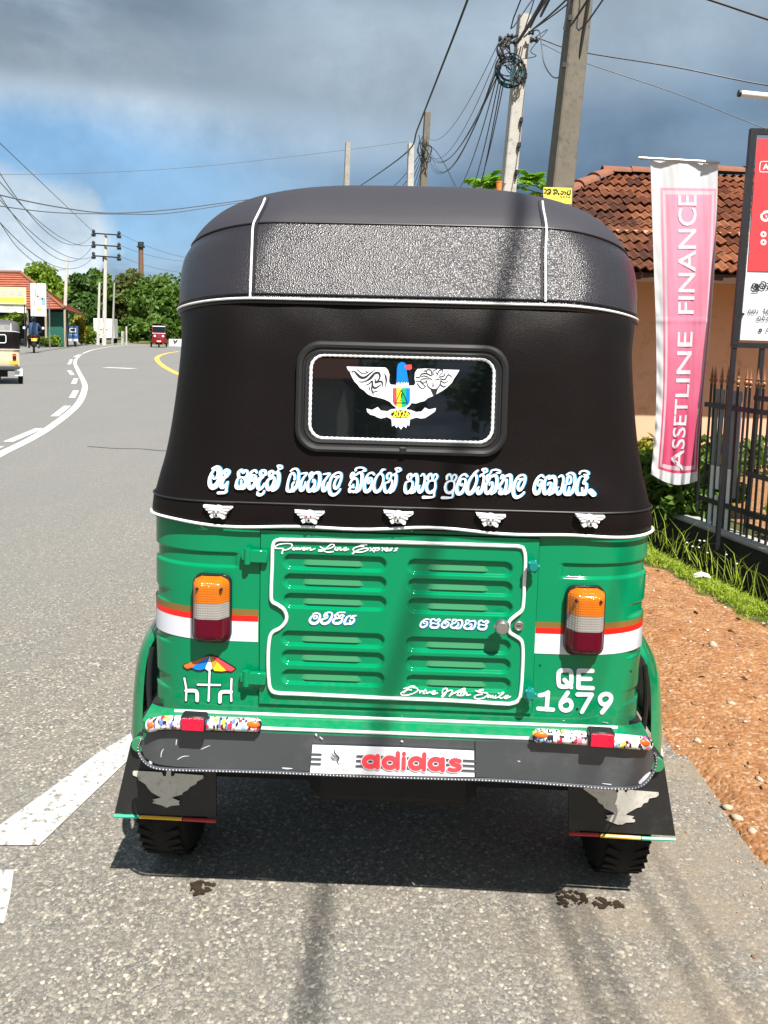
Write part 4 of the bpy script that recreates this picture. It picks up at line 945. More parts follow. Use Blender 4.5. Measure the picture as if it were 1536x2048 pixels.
# ---- wheels, axle, engine, exhaust
def wheel(cx, cy, parent):
    t = bpy.data.objects.new('wheel', None); col.objects.link(t); t.parent = parent; t.location = (cx, cy, 0.207)
    q = MB(); pr = [(0.105, -0.050), (0.135, -0.060), (0.170, -0.063), (0.192, -0.056), (0.203, -0.040), (0.207, -0.018), (0.207, 0.018), (0.203, 0.040), (0.192, 0.056), (0.170, 0.063), (0.135, 0.060), (0.105, 0.050)]
    q.lathe(pr, axis='X', n=48); q.build('tyre', 'tyre_rubber', t, smooth=True)
    q = MB()
    for k in range(40):
        a = 6.2832*k/40
        for s_ in (-1, 1): q.box((s_*0.034, 0.204*math.cos(a), 0.204*math.sin(a)), (0.036, 0.017, 0.008), rot=Matrix.Rotation(a-math.pi/2, 3, 'X') @ Matrix.Rotation(0.35*s_, 3, 'Z'))
    q.build('tread', 'tyre_rubber', t)['kind'] = 'stuff'
    q = MB(); q.lathe([(0.0, -0.03), (0.05, -0.03), (0.06, -0.02), (0.10, -0.035), (0.108, -0.05), (0.108, 0.05), (0.10, 0.035), (0.06, 0.03), (0.0, 0.03)], axis='X', n=24); q.build('rim', 'dull_metal', t, smooth=True)
wheel(-0.572, 0.33, tuk); wheel(0.572, 0.33, tuk); wheel(0.0, 2.36, tuk)
q = MB(); q.tube([(-0.52, 0.33, 0.21), (0.52, 0.33, 0.21)], 0.025, 10); q.box((0, 0.36, 0.30), (0.42, 0.36, 0.20), bev=0.03); q.box((0.1, 0.62, 0.40), (0.8, 0.1, 0.06)); q.box((-0.1, 0.30, 0.44), (0.9, 0.5, 0.05))
for sx_ in (-1, 1): q.tube([(sx_*0.30, 0.30, 0.45), (sx_*0.40, 0.33, 0.22)], 0.03, 10); q.box((sx_*0.42, 0.5, 0.42), (0.05, 0.9, 0.07))
q.build('engine_and_axle', 'under_dark', tuk)
q = MB(); q.tube([(-0.22, 0.10, 0.385), (-0.10, 0.08, 0.384), (0.02, 0.085, 0.386)], [0.042, 0.045, 0.042], 16); q.tube([(0.0, 0.09, 0.386), (0.16, 0.12, 0.40), (0.25, 0.25, 0.38)], 0.016, 10); q.build('exhaust', 'rusty_pipe', tuk, smooth=True)

# ---- canopy and hood
#  z, half width, rear y, corner rx, corner ry, corner drop
LOW = [(0.953, .5695, -.008, .165, .108, .0), (0.968, .5705, -.0105, .165, .108, .0), (1.000, .568, -.0105, .168, .114, .0), (1.006, .5665, -.0085, .17, .118, .0), (1.040, .560, -.006, .18, .13, .0), (1.090, .550, .001, .19, .14, .0), (1.160, .540, .007, .20, .15, .0), (1.260, .531, .014, .21, .16, .006), (1.360, .532, .023, .22, .19, .014), (1.430, .546, .040, .23, .22, .022), (1.470, .55, .058, .24, .25, .025)]
BAND = [(1.447, .559, .040, .25, .27, .026), (1.480, .566, .056, .25, .28, .026), (1.530, .572, .081, .26, .29, .028), (1.580, .571, .107, .27, .30, .032), (1.621, .561, .130, .28, .32, .038)]
DOME = [(1.619, .565, .128, .28, .32, .038), (1.645, .557, .152, .29, .33, .034), (1.675, .541, .190, .30, .34, .028), (1.705, .512, .240, .31, .34, .02), (1.730, .462, .300, .30, .33, .012), (1.750, .385, .380, .27, .3, .006), (1.762, .280, .480, .2, .25, .003), (1.768, .12, .66, .08, .12, .0)]
def tab(T, n): return crom(T, n)
LOWt, BANDt, DOMEt = tab(LOW, 5), tab(BAND, 5), tab(DOME, 5)
ALLT = np.vstack([LOWt[LOWt[:, 0] < 1.445], BANDt[:-1], DOMEt[1:]]); ALLT = ALLT[np.argsort(ALLT[:, 0])]
def ring(row, L, n=18):
    z, w, yb, rx, ry, dr = row; pts = []
    half = [(x, yb-0.004*(1-(x/(w-rx+1e-6))**2), z) for x in np.linspace(0, w-rx, 14)]
    for t in np.linspace(0.04, 1, n)*math.pi/2: half.append((w-rx+rx*math.sin(t), yb+ry*(1-math.cos(t)), z-dr*math.sin(t)**2))
    for y in np.linspace(yb+ry, L, 9)[1:]: half.append((w, y, z-dr))
    return [(-a, b, c_) for a, b, c_ in half[::-1]] + half[1:]
def canopy_y(x, z):
    yb, w, rx, ry, dr = [np.interp(z, ALLT[:, 0], ALLT[:, k]) for k in (2, 1, 3, 4, 5)]
    a = abs(x)
    if dr > 0 and a > w-rx: 
        t = min((a-(w-rx))/rx, 1); z2 = z+dr*t*t; yb, w, rx, ry = [np.interp(z2, ALLT[:, 0], ALLT[:, k]) for k in (2, 1, 3, 4)]
    if a <= w-rx: return yb-0.004*(1-(a/(w-rx))**2)
    t = min((a-(w-rx))/rx, 0.999); return yb+ry*(1-math.sqrt(1-t*t))
def wrinkle(p, k):
    x, y, z = p; return (x, y+k*(0.0022*math.sin(5*x+11*z)+0.0014*math.sin(13*x-7*z+1)+0.001*math.sin(29*x+3*z)+0.0016*math.exp(-((z-1.40)/.03)**2)*math.sin(34*x)+0.002*math.exp(-((z-1.04)/.025)**2)*math.sin(26*x+1)), z)
def canopy_w(x, z): return wrinkle((x, canopy_y(x, z), z), step(.97, 1.05, z))[1]
mb = MB(); mb.grid([[wrinkle(v, step(.97, 1.05, v[2])) for v in ring(r_, 0.95)] for r_ in LOWt]); canopy = mb.build('canopy', 'canopy_vinyl', tuk, smooth=True, auto=60)
mb = MB(); mb.grid([ring(r_, 2.0) for r_ in BANDt]); hood = mb.build('hood', 'hood_vinyl', tuk, smooth=True, auto=70)
mb = MB(); rr_ = [ring(r_, 2.0) for r_ in DOMEt]; mb.grid(rr_); mb.grid([rr_[-1], [(0, 1.0, 1.770)]*len(rr_[-1])]); mb.grid([[(v[0], 2.0, v[2]) for v in (r_[0], r_[-1])] for r_ in rr_])
vinyl('dome_vinyl', (0.024, 0.021, 0.028), 330.0, 0.2, 0.62)
mb.build('roof', 'dome_vinyl', hood, smooth=True, auto=60)
lip = ring((1.445, .562, .034, .25, .27, .026), 2.0); mb = MB(); mb.tube(lip, 0.0026, 8); mb.build('piping', 'white_trim', hood, smooth=True)
mb = MB(); mb.tube(ring((1.438, .560, .040, .25, .27, .026), 2.0), 0.0045, 8); mb.build('seam', 'black_rubber', hood, smooth=True)
mb = MB(); mb.tube(ring((1.456, .5615, .0405, .25, .27, .026), 2.0), 0.0018, 6); mb.build('seam', 'black_rubber', hood, smooth=True)
mb = MB(); mb.tube(ring((1.6205, .5635, .1285, .28, .32, .038), 2.0), 0.0022, 8); mb.build('seam', 'black_rubber', hood, smooth=True)
for path, dx in (([(500, 596), (502, 540), (504, 490), (506, 452), (514, 432), (524, 412), (530, 397)], 1), ([(1091, 603), (1091, 550), (1091, 500), (1093, 462), (1091, 440), (1087, 420), (1085, 403)], -1)):
    pp = [TL(a, b, canopy_y, 0.004) for a, b in crom(path, 4)]
    mb = MB(); mb.tube(pp, 0.0026, 8); mb.build('piping', 'white_trim', hood, smooth=True)
    mb = MB(); mb.tube([TL(a+7*dx, b, canopy_y, 0.001) for a, b in crom(path, 4)], 0.003, 6); mb.build('seam', 'black_rubber', hood, smooth=True)
# hem of the canopy with white piping
hem = ring((0.9545, .5725, -.0115, .165, .108, .0), 0.95)
hem = [(x, y, z+0.004*math.sin(9*x+1)+0.003*math.sin(21*x)) for x, y, z in hem]
mb = MB(); mb.tube(hem, 0.0033, 8); mb.build('piping', 'white_trim', canopy, smooth=True)
mb = MB(); mb.tube(ring((1.003, .569, -.011, .168, .114, .0), 0.95), 0.0020, 6); mb.build('seam', 'black_rubber', canopy, smooth=True)

# ---- slogan across the canopy
W1 = [[(140,215,45),(220,175,50),(280,210,70),(295,300,85),(270,420,90),(215,530,110),(140,570,120),(90,520,90),(85,420,70),(115,320,55),(165,250,45),(225,235,45),(240,290,40),(228,360,42),(190,405,45),(150,400,32),(150,350,30)],
 [(440,330,55),(460,265,55),(400,240,60),(365,295,65),(420,350,60),(350,400,80),(310,490,85),(320,570,90),(380,540,60),(430,470,40)], [(430,470,40),(405,600,50),(385,670,60),(250,680,62)],
 [(640,370,55),(640,290,60),(700,240,55),(730,300,45),(760,250,45),(810,270,45),(800,350,45),(760,400,55),(780,480,65),(740,570,95),(680,580,85),(610,570,95),(600,490,55),(630,410,45),(690,380,38),(735,395,45)], [(690,440,40),(690,520,50)],
 [(990,290,42),(960,250,48),(890,280,52),(840,400,60),(830,520,80),(860,590,85),(920,560,75),(960,460,55),(965,360,45),(910,340,36),(880,400,36),(890,450,36),(930,430,30),(930,385,26)],
 [(1155,330,52),(1150,260,55),(1080,260,58),(1060,330,65),(1110,360,55),(1040,420,78),(1010,520,82),(1030,600,85),(1090,580,55),(1140,500,42)], [(1005,665,40),(1010,710,60),(1060,720,62),(1110,690,50),(1135,640,36)],
 [(1230,350,50),(1230,290,55),(1280,260,48),(1310,300,45),(1270,370,40),(1215,425,50),(1185,480,60),(1185,560,75),(1220,610,85),(1280,570,75),(1325,460,60),(1320,380,42),(1265,410,34)],
 [(1330,300,48),(1400,300,75),(1412,420,75),(1385,540,75),(1335,610,72),(1290,640,45)], [(1395,265,38),(1412,215,32),(1390,160,36),(1460,160,36),(1472,205,36),(1425,228,30)]]
W2 = [[(190,320,42),(260,270,48),(340,280,55),(380,380,62),(370,520,68),(330,680,85),(240,790,85)], [(280,520,55),(290,450,60),(250,370,58),(190,400,55),(140,520,55),(110,660,55),(110,770,85),(150,800,60),(200,790,75),(225,720,55),(228,640,45),(262,590,55)],
 [(430,385,42),(570,370,46),(500,470,50),(440,570,65),(420,680,85),(435,770,105),(500,720,65),(530,620,42),(535,575,32)],
 [(640,470,55),(640,400,55),(690,350,48),(710,410,42),(680,480,46),(640,520,40),(600,600,55),(590,720,75),(620,790,95),(690,760,85),(750,660,65),(760,560,52),(720,520,36),(700,590,26)], [(720,400,48),(790,360,65),(865,380,85),(875,520,85),(855,660,85),(800,760,85),(735,805,55)],
 [(970,395,42),(1110,380,46),(1040,480,50),(970,580,65),(950,690,85),(965,780,105),(1030,730,65),(1060,640,42),(1065,595,32)],
 [(1230,460,36),(1330,445,38),(1255,530,48),(1215,640,55),(1235,725,75),(1290,715,65),(1340,620,55),(1380,500,52),(1380,390,55),(1320,355,48),(1230,390,52),(1150,480,60),(1110,600,60),(1100,730,75),(1120,840,95),(1190,885,88),(1280,850,66),(1340,780,46),(1360,745,36)]]
W3 = [[(265,335,50),(275,290,52),(340,260,46),(430,260,46),(505,300,52),(515,345,46),(440,345,26)], [(150,530,55),(150,450,60),(200,390,55),(230,450,50),(200,530,50),(140,630,45),(105,715,38),(170,745,46),(110,800,62),(115,880,75),(170,860,55),(215,880,75),(270,840,62),(308,720,55),(308,590,52),(260,520,42),(230,560,36)], [(205,690,36),(210,770,48)], [(290,440,55),(360,390,62),(425,420,80),(428,560,75),(408,700,75),(350,835,75),(285,895,50)],
 [(740,440,52),(690,390,55),(600,420,48),(540,510,55),(500,650,65),(490,790,85),(530,870,105),(610,840,95),(660,740,55),(690,600,48),(660,520,38),(600,530,36),(570,600,36),(590,670,36),(630,620,30),(620,575,28)],
 [(1010,310,46),(950,320,62),(900,390,55),(820,470,52),(760,590,55),(735,720,65),(745,830,85),(800,880,95),(880,830,85),(940,720,55),(975,580,52),(965,470,50),(910,405,52)],
 [(1080,540,52),(1070,460,55),(1130,400,55),(1180,430,45),(1160,530,45),(1100,630,52),(1030,650,40),(1000,740,55),(1015,850,85),(1060,890,75),(1130,840,75),(1190,720,62),(1200,600,46),(1150,575,36)], [(1220,460,46),(1290,430,72),(1300,560,75),(1280,700,75),(1220,840,75),(1155,905,52)], [(1310,380,42),(1340,350,42),(1290,290,48),(1380,270,46),(1420,320,48),(1370,370,36)]]
W4 = [[(180,390,48),(180,320,55),(240,270,52),(270,320,46),(240,400,46),(190,450,46),(140,470,48),(112,560,58),(122,680,85),(170,715,85),(240,670,75),(290,560,56),(290,465,46),(240,435,36)], [(290,330,48),(370,280,72),(398,350,75),(398,480,75),(368,600,75),(310,695,75),(255,730,36)],
 [(490,320,34),(540,270,42),(580,340,46),(570,480,55),(530,620,75),(465,700,85),(432,650,62),(440,585,46),(460,545,32)],
 [(650,400,52),(660,320,62),(720,270,55),(750,330,38),(765,395,38),(790,310,38),(840,275,42),(880,330,42),(850,395,46),(825,440,46),(832,520,46),(820,620,62),(760,690,85),(680,710,75),(630,655,75),(620,560,62),(660,465,55),(740,425,46),(815,435,46)], [(832,560,38),(802,720,46),(775,815,50),(548,822,80)],
 [(1100,400,52),(1110,320,62),(1170,280,55),(1200,340,38),(1216,405,38),(1240,320,38),(1290,285,42),(1330,340,42),(1300,405,46),(1275,450,46),(1282,530,46),(1270,630,62),(1210,700,85),(1130,715,75),(1075,660,75),(1065,560,62),(1105,475,55),(1190,435,46),(1262,445,46)], [(1282,570,38),(1244,720,46),(1218,825,50),(995,832,80)]]
W6 = [[(460,280,40),(420,245,42),(360,270,38),(310,360,42),(285,470,55),(292,560,75),(340,575,66),(390,520,55),(425,420,38),(430,340,36),(390,320,32),(345,350,28),(340,420,28),(370,440,26),(380,405,22)],
 [(640,180,32),(600,215,45),(560,260,42),(510,330,42),(470,430,46),(460,540,66),(505,572,75),(560,525,66),(600,430,42),(625,330,42),(612,265,42),(580,235,36)],
 [(680,280,32),(710,250,38),(745,290,42),(735,400,46),(710,510,56),(662,572,66),(632,540,55),(640,485,36),(660,460,22)], [(730,235,28),(762,215,28),(718,162,32),(780,150,32),(800,190,32),(770,220,22)],
 [(800,340,38),(800,280,42),(840,250,38),(850,300,32),(820,360,32),(780,425,42),(772,530,56),(805,568,66),(850,535,56),(890,460,46),(890,385,32),(850,390,22),(840,430,18)], [(870,290,38),(935,260,55),(968,330,56),(958,450,56),(930,535,56),(875,582,36)], [(860,222,30),(880,182,32),(950,165,32),(1018,190,34),(1012,222,30),(960,218,20)],
 [(1040,310,45),(1060,260,42),(1090,300,38),(1060,370,42),(1020,430,42),(1000,488,36),(1040,490,36),(1015,562,66),(1070,562,66),(1110,505,55),(1130,400,42),(1130,335,36),(1072,362,26)], [(1110,280,42),(1190,260,62),(1208,330,56),(1198,450,56),(1170,535,56),(1115,582,36)],
 [(1330,330,22),(1410,320,28),(1350,380,38),(1325,460,46),(1352,515,56),(1400,470,46),(1440,380,42),(1450,290,42),(1410,255,38),(1340,280,42),(1280,370,46),(1252,480,52),(1252,580,66),(1290,635,66),(1350,625,56),(1410,580,42),(1430,550,32)]]
W7 = [[(330,300,42),(280,260,46),(210,310,46),(150,420,56),(132,560,75),(170,635,92),(230,595,75),(270,480,46),(290,380,42),(250,360,32),(205,400,32),(200,460,32),(235,480,26),(250,435,22)],
 [(440,270,42),(380,320,46),(340,420,55),(332,560,75),(355,635,85),(420,595,75),(470,500,55),(480,425,46),(430,415,36),(410,460,36)], [(440,330,55),(520,290,82),(566,360,75),(556,480,75),(518,600,75),(445,662,46)],
 [(640,300,32),(690,265,42),(730,320,46),(720,440,52),(690,570,66),(632,645,75),(594,600,56),(592,530,42),(625,505,26)],
 [(800,250,38),(870,215,46),(940,240,55),(968,330,56),(958,460,56),(920,585,75),(855,655,75)], [(800,400,46),(820,300,46),(870,290,42),(890,360,42),(860,430,46),(790,445,38),(752,540,56),(765,635,75),(830,650,66),(842,560,46),(850,505,36)],
 [(1110,280,32),(1060,320,42),(1020,430,52),(1002,560,66),(1025,645,75),(1090,645,66),(1165,645,75),(1198,540,56),(1198,440,55),(1140,425,46),(1180,350,62),(1220,300,62),(1165,290,46)], [(1112,520,36),(1120,610,56)], [(1060,232,36),(1082,190,36),(1160,170,36),(1238,200,44),(1238,248,36),(1150,245,20)],
 [(1285,590,120),(1345,650,120)]]
for S_, ox, oy, sc in ((W1, 410, 915, 9.6), (W2, 565, 915, 11.815), (W3, 690, 915, 12.8), (W4, 800, 925, 11.815), (W6, 880, 920, 8.533), (W7, 1055, 925, 10.24)):
    lettering('slogan_shadow', canopy, S_, px_tf(ox, oy, sc, canopy_w, 0.0030), 'text_shadow', off=(2.5*sc, -0.4*sc), wmul=0.90)
    lettering('slogan_edge', canopy, S_, px_tf(ox, oy, sc, canopy_w, 0.0038), 'text_edge', off=(0.8*sc, -0.1*sc), wmul=0.92)
    lettering('slogan_lettering', canopy, S_, px_tf(ox, oy, sc, canopy_w, 0.0046), 'text_white', wmul=0.84)

# ---- rear window
WC = TL(803, 797, canopy_y); wcx, wcz = WC[0], WC[2]
def wtf(x, z, lift): return (x, canopy_y(0, z)-lift, z)
so_ = rrect(wcx, wcz, 0.2290, 0.1200, 0.052, 9); win = None
q = MB(); prof = [(0.000, 0.001), (0.002, 0.010), (0.008, 0.0145), (0.014, 0.0125), (0.0165, 0.0085), (0.019, 0.0085), (0.022, 0.011), (0.027, 0.010), (0.030, 0.003)]
rows = []
for ins, lf in prof:
    hw, hh = 0.2290-ins, 0.1200-ins; rows.append([wtf(x, z, lf) for x, z in rrect(wcx, wcz, hw, hh, max(0.052-ins*0.8, 0.02), 9)])
q.grid(rows, closed=True); win = q.build('rear_window', 'black_rubber', tuk, smooth=True, auto=30)
gl = rrect(wcx, wcz, 0.203, 0.094, 0.032, 9); q = MB(); q.poly([wtf(x, z, 0.0035) for x, z in gl], key2=gl); glass = q.build('glass', 'tinted_glass', win)
br = rrect(wcx, wcz, 0.1965, 0.0895, 0.030, 10); L_ = np.array(br+br[:1]); dd = np.r_[0, np.cumsum(np.linalg.norm(np.diff(L_, axis=0), axis=1))]; nb = int(dd[-1]/0.0055)
q = MB(); ss = np.linspace(0, dd[-1], nb+1)[:-1]; bx_, bz_ = np.interp(ss, dd, L_[:, 0]), np.interp(ss, dd, L_[:, 1])
q.tube([wtf(a, b, 0.0055) for a, b in zip(bx_, bz_)], [0.0040 if k % 2 else 0.0029 for k in range(nb)], 8, closed=True); q.build('braid_trim', 'white_trim', win, smooth=True)
q = MB(); c = TL(806, 899, canopy_y); q.box((c[0], c[1]-0.013, c[2]), (0.015, 0.006, 0.014), bev=0.002); q.build('seal_clip', 'black_rubber', win)
# winged bird sticker on the glass
GY = lambda x, z: canopy_y(0, z)-0.0035
gtf = px_tf(0, 0, 1.0, GY, 0.0)
bird = MB()
flat(bird, [(693,733),(730,734),(771,735),(776,740),(779,749),(778,763),(781,769),(793,770),(810,771),(828,771),(831,766),(829,757),(830,745),(835,738),(850,737),(887,739),(919,740),(913,750),(908,757),(904,765),(898,771),(890,778),(882,783),(875,787),(866,792),(856,796),(849,802),(840,804),(832,807),(823,806),(819,812),(813,816),(814,819),(822,820),(832,824),(843,823),(850,815),(858,819),(872,816),(870,823),(858,831),(850,836),(842,837),(832,835),(820,839),(818.5,852),(815,849.5),(812,856),(807,852),(802,859),(796.5,852),(793,856),(788.5,850),(784,853),(783,839),(774,834),(762,837),(753,834),(750,831.5),(741,829.5),(734.5,824),(733,817),(744,820),(755.5,814),(762,821),(775,822.5),(782,818.6),(792,817.5),(791,814),(785,810),(780,804),(770,799),(760,796),(752,794),(745,793),(735,788),(728,781),(720,776),(715,769),(709,763),(706,758),(702,750),(700,744),(696,740)], 0.0008, tf=gtf)
bird_o = bird.build('bird_sticker', 'white_vinyl', glass)
def bpoly(nm, m_, pts, lift=0.0014):
    q = MB(); flat(q, pts, lift, tf=gtf); q.build(nm, m_, bird_o)
bpoly('bird_head', 'print_blue', [(794,737),(796,728),(802,724),(808,725),(812,728),(814,745),(817,765),(815,767),(813.5,763),(811,768),(809,763),(806,767.5),(803.5,763),(801,768),(797,763),(795,767),(793,765)])
bpoly('bird_neck', 'white_vinyl', [(793,764),(817,764),(818,773),(792,773)], 0.0011)
bpoly('bird_beak', 'print_red', [(809,734),(814,729.5),(823,729),(824,737),(820,740),(813,739)], 0.0020)
bpoly('shield_stripe', 'print_red', [(785.5,776),(793,776),(793,812),(788,808.5),(785.5,803)]); bpoly('shield_stripe', 'print_yellow', [(793,776),(803,776),(803,814),(797,814),(793,812)])
bpoly('shield_stripe', 'print_green', [(803,776),(812,776),(812,812),(807,814),(803,814)]); bpoly('shield_stripe', 'print_blue', [(812,776),(820,776),(820,803),(817,808.5),(812,812)])
q = MB(); strokes_mesh(q, [[(802.5, 780, 1.5), (797, 792, 1.5), (791, 805.5, 1.5)], [(791, 805.5, 1.5), (802, 805.5, 1.5), (815, 805.5, 1.5)], [(815, 805.5, 1.5), (809, 792, 1.5), (802.5, 780, 1.5)], [(803.5, 788, 2.8), (802.6, 796, 1.6)], [(801.8, 800.2, 2.4), (801.9, 800.6, 2.4)]], gtf, dz0=0.0020)
TR = [[(190,345,10),(300,350,30),(380,430,60),(480,510,70),(590,500,60),(700,410,40),(850,300,8)], [(340,275,8),(420,340,18),(520,410,20),(640,380,20),(690,340,8)], [(560,310,6),(610,355,18),(650,372,6)], [(250,350,8),(265,410,16),(285,460,6)],
 [(400,600,8),(500,625,25),(620,590,40),(720,520,70),(820,410,60),(920,390,60),(960,470,50),(930,560,40),(850,640,50),(840,540,20)], [(560,715,8),(680,670,30),(760,600,40),(770,720,50),(840,780,50),(990,690,20)],
 [(850,640,30),(980,610,50),(1020,650,40),(1030,760,10)], [(1070,400,8),(1110,500,50),(1120,620,40),(1080,800,8)], [(760,700,40),(750,820,40),(780,880,30),(850,870,25),(930,850,8)], [(670,720,10),(690,790,30),(710,860,8)], [(760,880,24),(790,930,18),(815,975,6)]]
strokes_mesh(q, TR, px_tf(685, 715, 12.8, GY, 0.0), dz0=0.0014, wmul=0.9)
MED = [[(745,470,20),(780,590,24),(870,650,26),(960,640,26),(1030,540,24),(1040,470,20)], [(770,440,22),(815,430,24),(860,450,14)], [(930,460,14),(970,440,22),(1010,450,20)], [(866,535,14),(900,540,14)], [(858,572,14),(912,575,14)], [(866,600,8),(905,600,8)],
 [(840,370,26),(740,325,26),(650,340,28),(615,390,22)], [(790,402,18),(700,375,22),(645,392,22)], [(750,430,22),(660,440,20),(632,480,18),(680,520,18),(740,490,18)], [(862,360,24),(838,262,24),(762,250,22),(745,290,16)], [(890,360,18),(886,275,18),(960,240,18)], [(700,290,20),(720,265,20),(760,300,18)], [(960,370,22),(1008,270,24),(1078,250,20),(1060,320,18),(1000,370,14)], [(940,300,18),(965,330,16)], [(1010,400,22),(1108,372,24),(1130,292,18)], [(1030,430,18),(1120,450,28),(1165,385,28),(1200,350,24),(1272,402,16)], [(1050,480,22),(1120,518,18),(1190,475,14)],
 [(1040,560,28),(1100,600,24),(1152,578,14)], [(530,410,22),(612,402,22)], [(530,480,18),(620,492,20),(690,560,18),(730,592,18)], [(560,530,18),(610,600,22),(660,638,18),(720,602,16)]]
strokes_mesh(q, MED, px_tf(780, 715, 10.24, GY, 0.0), dz0=0.0014, wmul=0.9)
flat(q, [(830,655),(980,645),(962,700),(940,768),(884,770),(860,710)], 0.0018, tf=px_tf(780, 715, 10.24, GY, 0.0))
flat(q, [(801.3+19.2*math.cos(6.2832*k/28), 828+7.8*math.sin(6.2832*k/28)) for k in range(28)], 0.0016, tf=gtf)
q.build('sticker_line_work', 'black_plain', bird_o)['kind'] = 'stuff'
v, f = text_polys('2026', 0.03); w_ = v[:, 0].max(); q = MB(); q.add([gtf(784+35*(a/w_), 834.3-18.6*b, 0.0022) for a, b in v], f); q.build('year_lettering', 'print_lemon', bird_o)

# ---- winged skull badges along the hem
WS = [(85,165),(450,180),(560,192),(660,165),(740,180),(820,210),(1250,200),(1262,262),(1180,330),(1055,410),(1050,490),(900,520),(985,590),(960,695),(880,700),(780,632),(660,660),(560,622),(420,682),(340,570),(440,510),(320,480),(270,380),(150,290)]
mat('eye_red', (0.30, 0.01, 0.03), 0.3)
bm0 = None
for k, (px, py) in enumerate(((437, 1022), (619, 1032), (796, 1033), (980, 1038), (1177, 1040))):
    c = TL(px, py, canopy_y, 0.0); sc_ = 0.001035/19.2
    if bm0 is None:
        q = MB(); o2 = [((x-660)*sc_, -(y-420)*sc_) for x, y in WS]
        q.poly([(x, -0.010, z) for x, z in o2], key2=o2); q.grid([[(x, -0.010, z) for x, z in o2], [(x*1.03, 0.0, z*1.03) for x, z in o2]], closed=True)
        q.sphere((0, -0.009, 0.004), (0.0105, 0.008, 0.0105), 14, 9); q.sphere((0, -0.009, -0.006), (0.0075, 0.0065, 0.007), 12, 8)
        for s_ in (-1, 1):
            for j in range(3): q.tube([(s_*0.010, -0.0105, 0.011-0.005*j), (s_*(0.030-0.006*j), -0.0108, 0.010-0.006*j)], [0.0022, 0.0012], 6)
        bm0 = q.build('winged_skull_badge', 'white_trim', tuk, smooth=True); b_ = bm0
        ch = []
        for s_ in (-1, 1):
            q = MB(); q.sphere((s_*0.0043, -0.0160, 0.0028), (0.0022, 0.0016, 0.0022), 8, 6); ch.append(q.build('eye', 'eye_red', bm0, smooth=True))
        q = MB(); q.sphere((0, -0.0150, -0.0058), (0.0028, 0.0016, 0.0032), 8, 6); ch.append(q.build('mouth', 'black_plain', bm0, smooth=True))
    else:
        b_ = bm0.copy(); col.objects.link(b_)
        for h in ch:
            h2 = h.copy(); col.objects.link(h2); h2.parent = b_
    b_.location = (c[0], c[1]-0.001, c[2]); b_.rotation_euler = (0, 0.01*(k-2), 0.35*np.sign(c[0])*step(.34, .5, abs(c[0])))
# ---------------------------------------------------------------- house behind the fence
def tile_mat():
    m, nt, b = new_mat('clay_tile'); tc = nt.node('ShaderNodeTexCoord').outputs['Object']
    rnd = nt.node('ShaderNodeObjectInfo').outputs['Random']
    gp = nt.node('ShaderNodeNewGeometry').outputs['Position']
    n = nt.noise(gp, 9, 5, 0.65); n2 = nt.noise(gp, 0.9, 4)
    c = nt.ramp(rnd, [(0, (0.075, 0.027, 0.016)), (0.3, (0.135, 0.044, 0.022)), (0.65, (0.19, 0.066, 0.032)), (1, (0.27, 0.110, 0.055))])
    c = nt.mix(nt.math('MULTIPLY', nt.smooth(n, 0.45, 0.75), 0.75), c, (0.06, 0.032, 0.022))
    sz = nt.node('ShaderNodeSeparateXYZ', {'Vector': gp})
    moss = nt.math('MULTIPLY', nt.math('MULTIPLY', nt.smooth(sz.outputs[0], 3.6, 2.2), nt.smooth(n2, 0.30, 0.6)), 0.75)
    c = nt.mix(moss, c, (0.045, 0.026, 0.020))
    nt.l.new(c, b.inputs['Base Color']); b.inputs['Roughness'].default_value = 0.9; b.inputs['Specular IOR Level'].default_value = 0.12
    nt.l.new(nt.node('ShaderNodeBump', {'Height': n, 'Strength': 0.5, 'Distance': 0.01}).outputs[0], b.inputs['Normal'])
tile_mat()
mat('wall_orange', (0.66, 0.405, 0.26), 0.9, var=0.10, scale=2.5, bump=0.15, bscale=120, dirt=(0.33, 0.17, 0.09), dirt_amt=0.5)
mat('soffit', (0.07, 0.035, 0.02), 0.9)
house = thing('house', 'orange walled house with clay tiled hip roof behind the fence', 'house', (3.5, 10.0, 0))
def loc(o, p=(3.5, 10.0, 0)): o.location = (-p[0], -p[1], -p[2]); return o
EV_Y, EV_Z, RG_Y, RG_Z, NR = 9.05, 2.15, 12.0, 3.74, 13
q = MB(); q.box((4.9, 11.9, 1.25), (8.2, 3.8, 2.9)); loc(q.build('wall', 'wall_orange', house))
q = MB()
def rp(x, v, off=0.0): return (x, EV_Y+(RG_Y-EV_Y)*v-off*0.47, EV_Z+(RG_Z-EV_Z)*v+off*0.88)
q.add([rp(0.25, 0, -.05), rp(9.2, 0, -.05), rp(9.2, 1, -.05), rp(3.1, 1, -.05)], [(0, 1, 2, 3)])
q.add([(0.25, EV_Y, EV_Z-.05), (3.1, RG_Y, RG_Z-.05), (0.25, 2*RG_Y-EV_Y, EV_Z-.05)], [(0, 1, 2)])
q.add([(9.2, 2*RG_Y-EV_Y, EV_Z-.05), (0.25, 2*RG_Y-EV_Y, EV_Z-.05), (3.1, RG_Y, RG_Z-.05), (9.2, RG_Y, RG_Z-.05)], [(0, 1, 2, 3)])
q.add([(0.3, EV_Y+.05, EV_Z-.10), (9.2, EV_Y+.05, EV_Z-.10), (9.2, 10.0, EV_Z+.02), (0.3, 10.0, EV_Z+.02)], [(0, 1, 2, 3)])
roof = loc(q.build('roof', 'soffit', house))
q = MB(); q.box((4.7, EV_Y+.04, EV_Z-.075), (9.0, 0.03, 0.10)); loc(q.build('fascia', 'soffit', house))
TW, TLn = 0.225, 0.30
